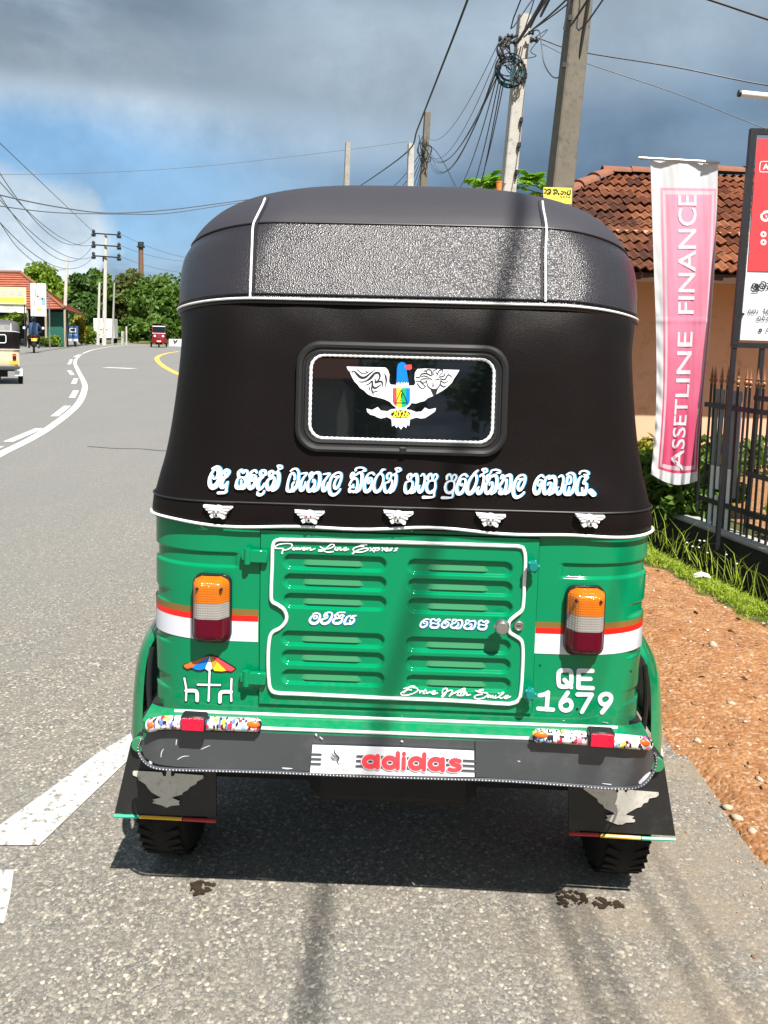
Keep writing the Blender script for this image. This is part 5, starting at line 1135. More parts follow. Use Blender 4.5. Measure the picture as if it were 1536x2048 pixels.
def tile_mesh():
    q = MB(); rows = []; k = 12
    for y, lift in ((-0.02, 0.030), (TLn, 0.0)):
        rows.append([(-TW/2+TW*j/k, y, lift+0.017*math.cos(4*math.pi*j/k+0.5)) for j in range(k+1)])
    q.grid(rows); q.grid([rows[0], [(x, y+0.004, z-0.020) for x, y, z in rows[0]]])
    return q
t0 = tile_mesh().build('tile', 'clay_tile', roof, smooth=True, auto=30)
slope = math.atan2(RG_Z-EV_Z, RG_Y-EV_Y); first = True; extra = MB(); base_t = tile_mesh()
nvis = 0
for r_ in range(NR):
    v = r_/NR; xl = 0.35+2.85*v; x = 9.1; xs_ = []
    while x > xl: xs_.append(x); x -= TW*0.985
    for x in xs_:
        jx, jy, jz = random.uniform(-.008, .008), random.uniform(-.03, .02), random.uniform(-.004, .010); rz = random.uniform(-.05, .05)
        c = rp(x+jx, v, 0.0)
        px_ = CXP+FPX*x/c[1]
        if 1120 < px_ < 1565:
            o = t0 if first else t0.copy()
            if not first: col.objects.link(o); o.parent = roof
            first = False; nvis += 1
            o.location = (c[0], c[1]+jy, c[2]+jz); o.rotation_euler = (slope, random.uniform(-.02, .02), rz)
        else:
            M = Matrix.Translation((c[0], c[1]+jy, c[2]+jz)) @ Matrix.Rotation(slope, 4, 'X')
            extra.add([tuple(M @ Vector(a)) for a in base_t.v], base_t.f)
ex = extra.build('tiles', 'clay_tile', roof, smooth=True, auto=30); ex['kind'] = 'stuff'
# ridge and hip caps
mat('ridge_clay', (0.20, 0.078, 0.042), 0.85, var=0.3, scale=9, bump=0.3, bscale=60)
def cap_mesh(a, b, n=8):
    a, b = Vector(a), Vector(b); q = MB(); t = (b-a).normalized(); side = t.cross(Vector((0, 0, 1))).normalized(); up = side.cross(t)
    for e, (p, r) in enumerate(((a, 0.11), (b, 0.125))): pass
    rows = [[p+side*r*math.cos(math.pi*k/n)*1.0+up*r*0.8*math.sin(math.pi*k/n) for k in range(n+1)] for p, r in ((a, 0.105), (b, 0.12))]
    q.grid(rows); q.grid([rows[1], [v-up*0.025 for v in rows[1]]]); return q
x = 3.0
while x < 9.0:
    dz = 0.04 if x > 3.45 else 0.0
    cap_mesh((x+0.42, RG_Y, RG_Z+0.01+dz), (x, RG_Y, RG_Z+0.02+dz+random.uniform(-.006, .006))).build('ridge_tile', 'ridge_clay', roof, smooth=True); x += 0.40
for k in range(10):
    a, b = k/10, (k+1)/10; pa = (0.25+2.85*a, EV_Y+2.95*a, EV_Z+1.59*a+.02); pb = (0.25+2.85*b, EV_Y+2.95*b, EV_Z+1.59*b)
    cap_mesh(pb, pa).build('ridge_tile', 'ridge_clay', roof, smooth=True)

# ---------------------------------------------------------------- low wall and fence
def bl(t, s=0.0, z=0.0): p = B0+BD*t+BN*s; return (p[0], p[1], z)
ang = math.atan2(BD[1], BD[0])
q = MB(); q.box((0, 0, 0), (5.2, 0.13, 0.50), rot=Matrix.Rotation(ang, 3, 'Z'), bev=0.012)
mat('algae_shade_wall', (0.022, 0.021, 0.016), 0.9, var=0.4, scale=6)  # near-black wall face: ditch shade put into the colour along with algae
lw_ = thing('low_wall', 'low weathered concrete wall between ditch and fence', 'wall', bl(1.5, 0.05, -0.445)); o = q.build('wall', 'algae_shade_wall', lw_); o.location = (0, 0, 0.23)
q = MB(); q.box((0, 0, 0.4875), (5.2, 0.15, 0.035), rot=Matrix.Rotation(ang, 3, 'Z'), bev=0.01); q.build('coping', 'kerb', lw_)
mat('fence_black', (0.013, 0.014, 0.017), 0.42, var=0.3, scale=15); mat('copper_paint', (0.30, 0.13, 0.065), 0.4, metal=0.35, var=0.3, scale=40)
mat('strip_white', (0.66, 0.67, 0.68), 0.5, var=0.1, scale=6, dirt=(0.3, 0.3, 0.3), dirt_amt=0.4); mat('strip_grey', (0.16, 0.175, 0.19), 0.55, var=0.15)
f0 = bl(1.2, 0.05, 0.055)
fence = thing('iron_fence', 'black iron railing with copper coloured spear tips in front of the house', 'fence', f0)
def fl(t, s, z): a = bl(t, s, z); return (a[0]-f0[0], a[1]-f0[1], a[2]-f0[2])
bar = None; t = 0.30; k = 0
while t < 3.4:
    if bar is None:
        q = MB(); q.box((0, 0, 0.51), (0.0125, 0.0125, 1.04)); bar = q.build('bar', 'fence_black', fence); b_ = bar
        q = MB(); q.lathe([(0.0, 0.135), (0.004, 0.11), (0.010, 0.068), (0.014, 0.055), (0.007, 0.046), (0.015, 0.036), (0.018, 0.026), (0.014, 0.014), (0.007, 0.008), (0.011, 0.0), (0.0, -0.002)], n=8); sp = q.build('spear_tip', 'copper_paint', bar, smooth=True); sp.location = (0, 0, 1.03)
    else:
        b_ = bar.copy(); col.objects.link(b_); s2 = sp.copy(); col.objects.link(s2); s2.parent = b_
    b_.location = fl(t, 0.05, 0.055); b_.rotation_euler = (random.uniform(-.008, .008), random.uniform(-.008, .008), ang); t += 0.064; k += 1
for z, t0_, t1_ in ((0.93, 0.28, 3.4), (0.235, 0.28, 3.4), (1.02, 0.82, 1.12), (0.50, 0.80, 1.10), (0.15, 0.82, 1.5)):
    q = MB(); a, b = Vector(fl(t0_, 0.03, z)), Vector(fl(t1_, 0.03, z)); q.box(tuple((a+b)/2), ((b-a).length, 0.014, 0.034), rot=Matrix.Rotation(ang, 3, 'Z')); q.build('rail', 'fence_black', fence)
for t, m_, z0, z1 in ((0.400, 'strip_grey', .50, 1.05), (0.400, 'strip_white', .06, .495), (0.465, 'strip_grey', .50, 1.05), (0.465, 'strip_white', .33, .495), (0.465, 'strip_white', .06, .28), (0.53, 'strip_grey', .06, 1.05), (0.595, 'strip_grey', .50, 1.05), (0.595, 'strip_white', .06, .495), (0.66, 'strip_grey', .3, 1.05)):
    q = MB(); a = Vector(fl(t-0.004, 0.045, (z0+z1)/2)); q.box(tuple(a), (0.036, 0.006, z1-z0), rot=Matrix.Rotation(ang, 3, 'Z')); q.build('plastic_strip', m_, fence)

# ---------------------------------------------------------------- signboard
SBY = 5.62
mat('sign_red', (0.80, 0.055, 0.065), 0.35, var=0.03); mat('sign_white', (0.62, 0.66, 0.72), 0.35, var=0.03); mat('sign_ink', (0.015, 0.018, 0.022), 0.4)
sb = thing('signboard', 'red and white business signboard in a black steel frame on legs', 'signboard', tuple(G(1443, 1080, 0.0)[:2])+(0.0,))
sbo = np.array(sb.location)
def SP(px, py, dy=0.0): return D(px, py, SBY-dy)-sbo
TLp, BLp = SP(1506, 263), SP(1469, 690); RX = np.array([1.15, 0.0, -0.004])
def bar3(q, a, b, w, d): 
    a, b = Vector(a), Vector(b); L_ = (b-a).length; q.box(tuple((a+b)/2), (w, d, L_), rot=(b-a).to_track_quat('Z', 'Y').to_matrix())
q = MB(); bar3(q, TLp, BLp, 0.040, 0.04); bar3(q, TLp-[0.02, 0, 0], TLp+RX+[0.02, 0, 0], 0.034, 0.036); bar3(q, BLp-[0.02, 0, 0], BLp+RX+[0.02, 0, 0], 0.034, 0.036); bar3(q, TLp+RX, BLp+RX, 0.040, 0.04)
q.build('frame', 'fence_black', sb)
for k_ in (0.0, 0.19, 0.66, 1.1):
    a = BLp+np.array([k_, 0.003, -.01]); lean = (BLp-TLp)/np.linalg.norm(BLp-TLp); b = a+lean*((a[2]+0.05)/-lean[2])
    q = MB(); bar3(q, a, b, 0.028, 0.028); q.build('leg', 'fence_black', sb)
up_ = (TLp-BLp); un = up_/np.linalg.norm(up_)
def quadp(name, x0, x1, v0, v1, m_, dy): 
    a = BLp+up_*v0+RX*x0; b = BLp+up_*v0+RX*x1; c_ = BLp+up_*v1+RX*x1; d_ = BLp+up_*v1+RX*x0
    F0 = [np.array(p)-[0, dy, 0] for p in (a, b, c_, d_)]; B_ = [np.array(p)-[0, dy-0.006, 0] for p in (a, b, c_, d_)]
    q = MB(); q.add(F0+B_, [(0, 1, 2, 3), (7, 6, 5, 4), (0, 4, 5, 1), (1, 5, 6, 2), (2, 6, 7, 3), (3, 7, 4, 0)]); return q.build(name, m_, sb)
panel = quadp('panel', 0.028, 0.97, 0.025, 0.965, 'sign_white', 0.004)
q = MB(); pts = [SP(1514.5, 277, 0.011), SP(1496, 541, 0.011), SP(1496, 541, 0.011)+RX*0.955, SP(1514.5, 277, 0.011)+RX*0.955]; q.add(pts, [(0, 1, 2, 3)]); q.build('red_field', 'sign_red', sb)
stf2 = lambda x, y, lift: tuple(SP(x, y, 0.0125+lift))
q = MB(); strokes_mesh(q, [[(1540, 323, 1.4), (1524, 323, 1.4), (1520.5, 327, 1.4), (1519.5, 340, 1.4), (1522, 343.5, 1.4), (1540, 344, 1.4)], [(1527, 338.5, 2.2), (1532, 328.5, 2.4)], [(1532, 328.5, 2.4), (1536.5, 339, 2.2)], [(1529, 335.5, 1.8), (1535, 335.5, 1.8)],
   [(1529, 424, 5), (1537, 424, 5), (1539, 434, 5), (1532, 441, 5), (1524, 437, 5), (1523.5, 429, 4), (1530, 426, 3)], [(1532, 431, 2.4), (1533, 434, 2.4)]], stf2)
for cy in (468.5, 484.5): strokes_mesh(q, [ell(1527, cy, 4.2, 4.2, 3.6)], stf2)
q.build('white_lettering', 'white_paint', sb)['kind'] = 'stuff'
S_SIGN = [[(1511, 570, 2.6), (1515, 571.5, 2.6), (1513.5, 575, 2.4), (1510, 573.5, 2), (1511.5, 568.5, 2.6), (1516, 569.5, 2.6), (1516, 576.5, 2.6), (1508.5, 578.5, 2.6), (1504.5, 574.5, 2.6), (1506, 568.5, 2.6), (1510, 567, 2.2)], [(1504.5, 582, 2.4), (1516, 582, 2.4), (1516.5, 579, 2)],
 [(1522, 564.5, 2.4), (1528, 563.5, 2.4), (1531.5, 568, 2.6), (1530, 575.5, 2.6), (1524, 577.5, 2.8), (1519.5, 574, 2.6), (1520.5, 568.5, 2.4), (1525.5, 567.5, 2.2), (1527.5, 571.5, 2.2), (1524, 573, 2)], [(1534, 567, 2.2), (1537.5, 568, 2.2), (1537.5, 575, 2.4), (1533.5, 577.5, 2.4)],
 [(1501, 619.5, 1.3), (1498, 620, 1.3), (1497.2, 625, 1.6), (1501, 626, 1.6), (1502, 622, 1.3), (1499.5, 622, 1)], [(1505, 621, 1.3), (1507, 619.5, 1.3), (1507, 622, 1.1), (1504, 624, 1.3), (1506, 626.5, 1.6), (1510, 624.5, 1.4), (1511.5, 620, 1.4), (1509, 619.8, 1.2)], [(1514, 619.5, 1.2), (1516, 622, 1.4), (1514.5, 626.5, 1.6)],
 [(1527, 619.5, 1.3), (1529.5, 618, 1.6), (1529, 626.5, 1.6)], [(1538, 618, 1.4), (1534, 621, 1.5), (1533.5, 625.5, 1.5), (1537, 626.5, 1.5), (1538, 623, 1.4), (1534.5, 622.5, 1.3)],
 [(1516, 633.5, 1.2), (1519, 632.5, 1.2), (1521, 635.5, 1.4), (1520, 640, 1.5), (1515.5, 640.5, 1.5), (1514, 637, 1.4), (1517, 635.5, 1.2), (1517.5, 638, 1.1)], [(1529, 632, 1.1), (1526, 634, 1.3), (1524, 638, 1.4), (1526, 640.5, 1.5), (1529.5, 638.5, 1.4), (1529.5, 635, 1.3), (1526.5, 634, 1.2)], [(1533.5, 634.5, 1.2), (1537, 634.3, 1.2), (1534, 638, 1.4), (1535, 641, 1.5), (1538, 638.5, 1.2)],
 [(1537, 656.5, 1.5), (1534.3, 658, 1.5), (1533.7, 662, 1.5), (1536.5, 664, 1.5)]]
q = MB(); strokes_mesh(q, S_SIGN, stf2); strokes_mesh(q, [ell(1521, 660.5, 2.3, 2.3, 2.6), [(1521, 659, 1.2), (1522.6, 660.8, 1.2)]], stf2); q.build('black_lettering', 'sign_ink', sb)['kind'] = 'stuff'
for a, b in (((1499, 333), (1509, 333.5)), ((1481, 628), (1488, 628.3))):
    q = MB(); bar3(q, SP(*a, 0.012), SP(*b, 0.012), 0.016, 0.016); q.build('clip', 'fence_black', sb)
# arm of a lamp above the signboard
A = D(1480, 187, 5.6); lt = thing('lamp_arm', 'white tube on an arm above the red signboard', 'lamp', tuple(A))
q = MB(); q.tube([(0, 0, 0), (0.30, 0, -0.022), (0.75, 0.0, -0.05)], 0.021, 12); q.build('tube', 'white_paint', lt, smooth=True)
q = MB(); q.cyl((-0.012, 0, 0.001), (0.004, 0, 0), 0.0225, n=12); q.build('end_cap', 'fence_black', lt, smooth=True)
q = MB(); tq = TLp+RX*0.62+sbo-A; q.tube([(0.72, 0.02, -0.055), (tq[0], 0.03, tq[2]+0.1), (tq[0], 0.02, tq[2])], 0.014, 8); q.build('bracket', 'fence_black', lt, smooth=True)

# ---------------------------------------------------------------- hanging banner
BY = 5.85
LEp = [(1301, 318), (1304, 420), (1308, 540), (1312, 660), (1313, 780), (1309, 870), (1302, 948)]
REp = [(1436, 325), (1434, 420), (1429, 540), (1420, 660), (1408, 780), (1399, 870), (1394, 962)]
LEp, REp = crom(LEp, 12), crom(REp, 12); NV = len(LEp)
bn = thing('banner', 'tall pink and white cloth banner hanging from a horizontal rod', 'banner', tuple(G(1392, 1046, 0.0)[:2])+(0.0,))
bno = np.array(bn.location)
def cloth(u, v, lift=0.0):
    i = v*(NV-1); i0 = int(min(max(math.floor(i), 0), NV-2)); f = i-i0
    a = LEp[i0]*(1-f)+LEp[i0+1]*f; b = REp[i0]*(1-f)+REp[i0+1]*f
    p = a+(b-a)*u; p = p+np.array([0, 14*math.sin(math.pi*u)*max(0, v-0.9)/0.1])
    ed = math.exp(-(u/0.13)**2)
    w = 0.0045*ed*math.sin(95*v-16*u)*min(1, max(0, v-.2)*2.2) + 0.012*math.sin(3.2*u*3.14+5*v) + 0.016*v*math.sin(9*u+3*v) + 0.05*v*v*u*u
    w += 0.020*max(0, v-0.72)/0.28*math.sin(26*u+4*v) + 0.002*math.sin(31*v+17*u) + 0.0008*math.sin(55*u-21*v)
    w += -0.006*math.exp(-((v-0.475)/0.004)**2)
    return D(p[0], p[1], BY+w-lift)-bno
q = MB(); NU_ = 44; NVV = 150
q.grid([[tuple(cloth(j/NU_, i/NVV)) for j in range(NU_+1)] for i in range(NVV+1)])
def cloth_mat():
    m, nt, b = new_mat('banner_cloth')
    uv = nt.node('ShaderNodeAttribute', attribute_name='uvp').outputs['Vector']; sp_ = nt.node('ShaderNodeSeparateXYZ', {'Vector': uv}); u, v = sp_.outputs[0], sp_.outputs[1]
    def box(u0, u1, v0, v1, e=0.004):
        a = nt.math('MULTIPLY', nt.smooth(u, u0-e, u0+e), nt.smooth(u, u1+e, u1-e)); return nt.math('MULTIPLY', a, nt.math('MULTIPLY', nt.smooth(v, v0-e*.2, v0+e*.2), nt.smooth(v, v1+e*.2, v1-e*.2)))
    n = nt.noise(nt.node('ShaderNodeTexCoord').outputs['Object'], 3.0, 5, 0.6)
    pink_depth = nt.smooth(nt.math('ADD', v, nt.math('MULTIPLY', nt.math('SUBTRACT', n, 0.5), 0.35)), 0.05, 0.95)   # pink deepens unevenly towards the bottom
    pink = nt.mix(pink_depth, (0.80, 0.36, 0.49), (0.62, 0.05, 0.15))
    white = nt.mix(n, (0.60, 0.62, 0.65), (0.70, 0.71, 0.73))
    outer = box(0.135, 0.985, 0.095, 0.965); line = box(0.172, 0.950, 0.104, 0.956); inner = box(0.215, 0.915, 0.117, 0.943)
    c = nt.mix(outer, white, pink); c = nt.mix(line, c, nt.mix(0.3, white, pink)); c = nt.mix(inner, c, pink)
    nt.l.new(c, b.inputs['Base Color']); b.inputs['Roughness'].default_value = 0.55; b.inputs['Sheen Weight'].default_value = 0.3
    tr = nt.node('ShaderNodeBsdfTranslucent', {'Color': c}); mx = nt.node('ShaderNodeMixShader', {0: 0.25})
    nt.l.new(b.outputs[0], mx.inputs[1]); nt.l.new(tr.outputs[0], mx.inputs[2]); nt.l.new(mx.outputs[0], m.node_tree.nodes['Material Output'].inputs['Surface'])
cloth_mat(); mat('banner_ink', (0.62, 0.54, 0.59), 0.6, var=0.05)
cl = q.build('cloth', 'banner_cloth', bn, smooth=True, auto=180)
uvs = {}
at = cl.data.attributes.new('uvp', 'FLOAT_VECTOR', 'POINT')
vals = [(j/NU_, i/NVV, 0) for i in range(NVV+1) for j in range(NU_+1)]
key = {tuple(np.round(cloth(j/NU_, i/NVV), 4)): (j/NU_, i/NVV, 0) for i in range(NVV+1) for j in range(NU_+1)}
if len(cl.data.vertices) == len(vals): at.data.foreach_set('vector', np.array(vals, np.float32).ravel())
def banner_text(body, v0, v1, u0, u1):
    tv, tf_ = text_polys(body, 0.012); x0, x1 = tv[:, 0].min(), tv[:, 0].max(); y1 = tv[:, 1].max()
    bm = bmesh.new(); vs = [bm.verts.new((a, b, 0)) for a, b in tv]
    for f in tf_:
        try: bm.faces.new([vs[i] for i in f])
        except ValueError: pass
    bmesh.ops.triangulate(bm, faces=bm.faces)
    for _ in range(2): bmesh.ops.subdivide_edges(bm, edges=[e for e in bm.edges if e.calc_length() > 0.12], cuts=1); bmesh.ops.triangulate(bm, faces=bm.faces)
    bm.verts.index_update(); q = MB()
    q.add([tuple(cloth(u1-(u1-u0)*(v.co.y/y1), v0+(v1-v0)*(v.co.x-x0)/(x1-x0), 0.004)) for v in bm.verts], [tuple(v.index for v in f.verts) for f in bm.faces]); bm.free()
    return q.build('banner_lettering', 'banner_ink', cl)
banner_text('ASSETLINE', 0.955, 0.505, 0.40, 0.68); banner_text('FINANCE', 0.455, 0.118, 0.40, 0.68)
q = MB(); a, b = D(1277, 316, BY-.01)-bno, D(1438, 325, BY-.01)-bno; q.tube([a, (a+b)/2, b], 0.011, 10); q.build('rod', 'steel', bn, smooth=True)
q = MB(); c_ = D(1400, 345, BY+.10)-bno; q.tube([c_, (c_[0]*0.4, c_[1]*0.6, 1.2), (0, 0, -.03)], 0.016, 8); q.build('post', 'fence_black', bn, smooth=True)

# ---------------------------------------------------------------- utility poles
def pole(name, label, top, bot, d, w, dep, m, group=None, ext=0.0, rz=0.25):
    a, b = D(*bot, d), D(*top, d); t = (b-a)/(b-a)[2]; base = a-t*a[2]; tp = b+t*ext
    o = thing(name, label, 'utility pole', tuple(base), 0, group)
    q = MB(); rows = []
    for f in np.linspace(0, 1, 12):
        p = base+(tp-base)*f-base; s_ = 1.35-0.5*f
        rows.append([(p[0]+(cx*w/2*math.cos(rz)-cy*dep/2*math.sin(rz))*s_, p[1]+(cx*w/2*math.sin(rz)+cy*dep/2*math.cos(rz))*s_, p[2]-0.1*(f == 0)) for cx, cy in ((-1, -.86), (-.86, -1), (.86, -1), (1, -.86), (1, .86), (.86, 1), (-.86, 1), (-1, .86))])
    q.grid(rows, closed=True); q.add(rows[-1], [tuple(range(8))]); q.build('shaft', m, o)
    return o, base, tp
pA, bA, tA = pole('utility_pole', 'tall brown concrete utility pole nearest the camera, its top out of frame', (1160, 0), (1119, 380), 7.0, 0.165, 0.14, 'concrete_brown', ext=2.2)
pB, bB, tB = pole('utility_pole', 'pale concrete pole with cable coil and tangled wires near its top', (1049, 30), (1016, 380), 8.6, 0.135, 0.11, 'concrete_pale')
pC, bC, tC = pole('utility_pole', 'dark weathered pole with wire bundle beyond the rickshaw roof', (855, 225), (846, 375), 23.0, 0.185, 0.15, 'concrete_brown')
pD, bD, tD = pole('utility_pole', 'short pale pole where the thick black cable is clamped', (822, 287), (820, 375), 20.0, 0.16, 0.13, 'concrete_pale')
pE, bE, tE = pole('utility_pole', 'bare pole standing alone left of the cable poles', (696, 285), (693, 372), 30.0, 0.20, 0.17, 'concrete_pole')
for k, py in enumerate((152, 240, 290, 345)):          # step irons on the pale pole
    a = D(1049-(py-30)*0.094+11, py, 8.54)-bB; q = MB(); q.box((a[0]+.012, a[1], a[2]), (0.03, 0.05, 0.05), bev=0.004); q.box((a[0]+.012, a[1], a[2]-.035), (0.012, 0.03, 0.05)); q.build('step_iron', 'dark_iron', pB)
for k, (px, py) in enumerate(((1128, 130), (1140, 36))):
    a = D(px, py, 6.9)-bA; q = MB(); q.box(tuple(a), (0.03, 0.03, 0.04)); q.build('bolt', 'dark_iron', pA)
# clamps, spools and the loose coil on the pale pole
for px, py, s_ in ((1005, 78, 1.0), (1020, 72, .8), (1010, 90, 1.2), (1068, 80, 1.0), (1062, 66, .7), (1024, 84, .9)):
    a = D(px, py, 8.5)-bB; q = MB(); q.lathe([(0, .03), (.02, .03), (.024, .018), (.014, .008), (.014, -.008), (.024, -.018), (.02, -.03), (0, -.03)], n=10, axis='X'); o = q.build('insulator_spool', 'dark_iron', pB, smooth=True); o.location = a; o.scale = (s_*1.3,)*3
q = MB(); a, b = D(995, 92, 8.5)-bB, D(1035, 70, 8.5)-bB; q.tube([a, b], 0.012, 6); q.build('cross_iron', 'dark_iron', pB, smooth=True)
cc = D(1020, 143, 8.46); coil = thing('cable_coil', 'loose round coil of dark and teal cable hung on the pale pole', 'cable coil', tuple(cc))
for k in range(9):
    rr = 0.118+random.uniform(-.03, .03); ox, oz = random.uniform(-.02, .02), random.uniform(-.02, .02); e = random.uniform(.9, 1.12)
    q = MB(); q.tube([(ox+rr*math.cos(6.2832*j/40), 0.012*k*0.6-.03+0.01*math.sin(6.2832*j/20+k), oz+rr*e*math.sin(6.2832*j/40)) for j in range(40)], 0.0055 if k % 3 else 0.008, 6, closed=True)
    q.build('loop', 'cable_teal' if k in (2, 5) else 'cable_black', coil, smooth=True)
for k in range(14):
    a0 = random.uniform(0, 6.28); a1 = a0+random.uniform(1.5, 3.0); q = MB(); q.tube(crom([(0.15*math.cos(a0), -.03, 0.15*math.sin(a0)), (random.uniform(-.06, .06), -.04, random.uniform(-.06, .06)), (0.16*math.cos(a1), -.02, 0.16*math.sin(a1))], 6), 0.004, 5); q.build('strand', 'cable_teal' if k < 3 else 'cable_black', coil, smooth=True)
q = MB()
for k in range(9):
    a = random.uniform(3.5, 4.9); p = [(0.15*math.cos(a)+random.uniform(-.02, .02), -.04, 0.15*math.sin(a)+random.uniform(-.02, .02)) for _ in range(1)][0]; q.tube([p, (p[0]+random.uniform(.02, .06), -.05, p[2]+random.uniform(-.03, .03))], [.014, .004], 5)
q.build('tape', 'cable_teal', coil, smooth=True)
# yellow notice fixed to the near pole, orange cap beside the pale pole
ys = D(1116, 385, 6.86); yn = thing('notice_board', 'small yellow notice with black lettering fixed to the brown pole', 'notice', tuple(ys))
mat('notice_yellow', (0.80, 0.66, 0.08), 0.5, var=0.08); mat('orange_plastic', (0.80, 0.22, 0.03), 0.45)
def YP(px, py, dy=0.0): return D(px, py, 6.86-dy)-ys
q = MB(); c4 = [YP(1087, 374), (YP(1144, 376)), YP(1143, 408), YP(1087, 405)]; q.add(c4+[p+[0, .006, 0] for p in c4], [(0, 1, 2, 3), (7, 6, 5, 4), (0, 4, 5, 1), (1, 5, 6, 2), (2, 6, 7, 3), (3, 7, 4, 0)]); q.build('plate', 'notice_yellow', yn)
zt = lambda x, y, lift: tuple(YP(1085+x/21.94, 365+y/21.94, 0.002+lift))
q = MB(); strokes_mesh(q, [[(90,280,40),(150,300,40),(160,400,50),(100,470,60)], [(220,330,60),(300,290,50),(360,350,60),(340,460,60),(320,510,40)], [(200,480,60),(250,500,60),(300,450,45),(270,400,40)], [(480,330,60),(600,320,60),(650,390,60),(620,480,50)], [(480,480,60),(530,500,60),(570,440,45),(520,400,36)], [(700,480,70),(720,520,70)],
  [(800,470,40),(850,520,50),(910,470,45),(890,390,40),(830,390,36)], [(960,400,40),(1010,430,45),(990,520,55)], [(1090,420,50),(1090,500,60),(1150,530,60),(1210,500,50),(1220,330,45)], [(1130,330,40),(1120,400,40)], [(800,620,40),(840,630,40)], [(920,620,40),(960,630,40)], [(1040,620,40),(1080,630,40)], [(1150,640,40),(1200,640,40)]], zt); q.build('lettering', 'sign_ink', yn)
oc = D(998, 372, 8.5); ob = thing('orange_pot', 'small orange pot hung on the pale pole beside the papaya leaves', 'pot', tuple(oc))
q = MB(); q.lathe([(0.0, -.045), (.026, -.045), (.031, .035), (.034, .035), (.034, .045), (.028, .045), (.026, .0), (0, -.02)], n=16); q.build('pot', 'orange_plastic', ob, smooth=True)
q = MB(); q.tube([(.03, 0, .02), (.07, .03, .03)], 0.004, 6); q.build('hook', 'dark_iron', ob)
# ---------------------------------------------------------------- overhead wires
def wire(pts, r, label, group=None, m='cable_black', sag=0.0, name='overhead_wire', n=8):
    P = [np.array(D(*p) if not isinstance(p, np.ndarray) else p, float) for p in pts]
    if len(P) == 2:
        a, b = P; P = [a+(b-a)*t-np.array([0, 0, 4*sag*t*(1-t)]) for t in np.linspace(0, 1, 9)]
    P = crom(P, n); o0 = P[0].copy(); q = MB(); q.tube([p-o0 for p in P], r, 5 if r < 0.01 else 8)
    o = q.build(name, m, smooth=True); o.location = o0; return tag(o, label, 'cable', group)
A3 = lambda *v: np.array(v, float)
wire([(712, 377, 33), (760, 345, 26), (818, 300, 20), (835, 258, 17.8), (880, 143, 13.6), (935, 0, 11), A3(1.34, 5, 5.95), A3(1.43, -1.5, 6.2), A3(1.5, -14, 7.0)], 0.0165, 'thick black cable rising from the short pole and passing overhead', name='overhead_cable')
tel = 'thin sagging telephone wire between the pale pole and the dark pole'
for k in range(7):
    a = (1000+random.uniform(-6, 10), 92+random.uniform(-12, 30), 8.5); b = (850+random.uniform(-4, 5), 276+random.uniform(-6, 16), 23.0)
    wire([a, b], 0.0042 if k < 5 else 0.006, tel, 'telephone wires behind the rickshaw', sag=random.uniform(0.25, 1.15))
for k, (b, s_) in enumerate((((893, 378), .5), ((899, 376), .9), ((905, 372), 1.2), ((930, 380), .6))):
    wire([(995+4*k, 150+6*k, 8.4), (*b, 19.0)], 0.006, 'thin wire dropping from the coil behind the rickshaw roof', 'drop wires from the cable coil', sag=s_)
for k in range(6):
    wire([(850, 290+2*k, 22.9), (760+12*k, 384, 32+k)], 0.010, 'thin wire fanning down from the dark pole', 'wires fanning down from the dark pole', sag=0.3+.15*k)
for k, (b, r) in enumerate((((1083, 4), .011), ((1098, -10), .009), ((1068, 0), .005), ((1132, 0), .008), ((1150, -4), .006))):
    p0 = D(1030+6*k, 92-6*k, 8.5); p1 = D(*b, 6.6); wire([p0, p1, p1+(p1-p0)*0.9+A3(0, 0, .1), A3(p1[0]+1.2, -6, 6.4)], r, 'black cable leading up from the pale pole out of frame', 'cables leading up from the pale pole')
wire([(1076, 76, 8.5), (1160, 103, 8.4), (1350, 134, 8.2), (1545, 172, 8.0), (1800, 200, 7.5)], 0.0075, 'upper thin wire running right behind the brown pole')
wire([(1085, 88, 8.5), (1160, 122, 8.4), (1350, 186, 8.2), (1545, 262, 8.0), (1700, 310, 7.6)], 0.0045, 'lower thin wire running right behind the brown pole')
wire([(1395, -8, 9), (1450, 10, 9), (1545, 42, 9), (1700, 90, 9)], 0.012, 'black wire crossing the top right corner of the sky')
wire([(1182, -20, 6.9), (1174, 30, 6.9), (1163, 90, 6.92), (1156, 130, 6.95), (1150, 180, 7.0)], 0.010, 'black cable running down beside the brown pole')
wire([(1064, 62, 8.5), (1078, 62, 8.4), (1083, 90, 8.3), (1088, 125, 8.2), (1100, 148, 8.0), (1112, 156, 7.6), (1126, 148, 7.1)], 0.006, 'looped wire hanging between the pale pole and the brown pole')
wire([(1070, 75, 8.5), (1095, 60, 8.4), (1062, 100, 8.4), (1072, 112, 8.45), (1045, 118, 8.5)], 0.004, 'short tangle of wire at the pale pole')
wire([(845, 285, 22.8), (870, 300, 22), (890, 330, 21), (910, 370, 20), (925, 384, 20)], 0.009, 'single wire falling right of the dark pole')
for k in range(10):                                   # tangle at the dark pole
    wire([(846+random.uniform(-8, 8), 275+random.uniform(-6, 20), 22.8), (848+random.uniform(-18, 16), 300+random.uniform(-10, 18), 22.7), (850+random.uniform(-8, 10), 318+random.uniform(-8, 14), 22.8)], 0.012, 'short loop of wire tangled round the dark pole', 'wire tangle on the dark pole')
for k in range(12):                                   # tangle at the pale pole
    wire([(1008+random.uniform(-8, 12), 78+random.uniform(-6, 20), 8.45), (1006+random.uniform(-14, 12), 98+random.uniform(-10, 14), 8.42), (1004+random.uniform(-8, 24), 118+random.uniform(-8, 12), 8.45)], 0.006, 'short loop of black wire tangled on the pale pole', 'wire tangle on the pale pole')
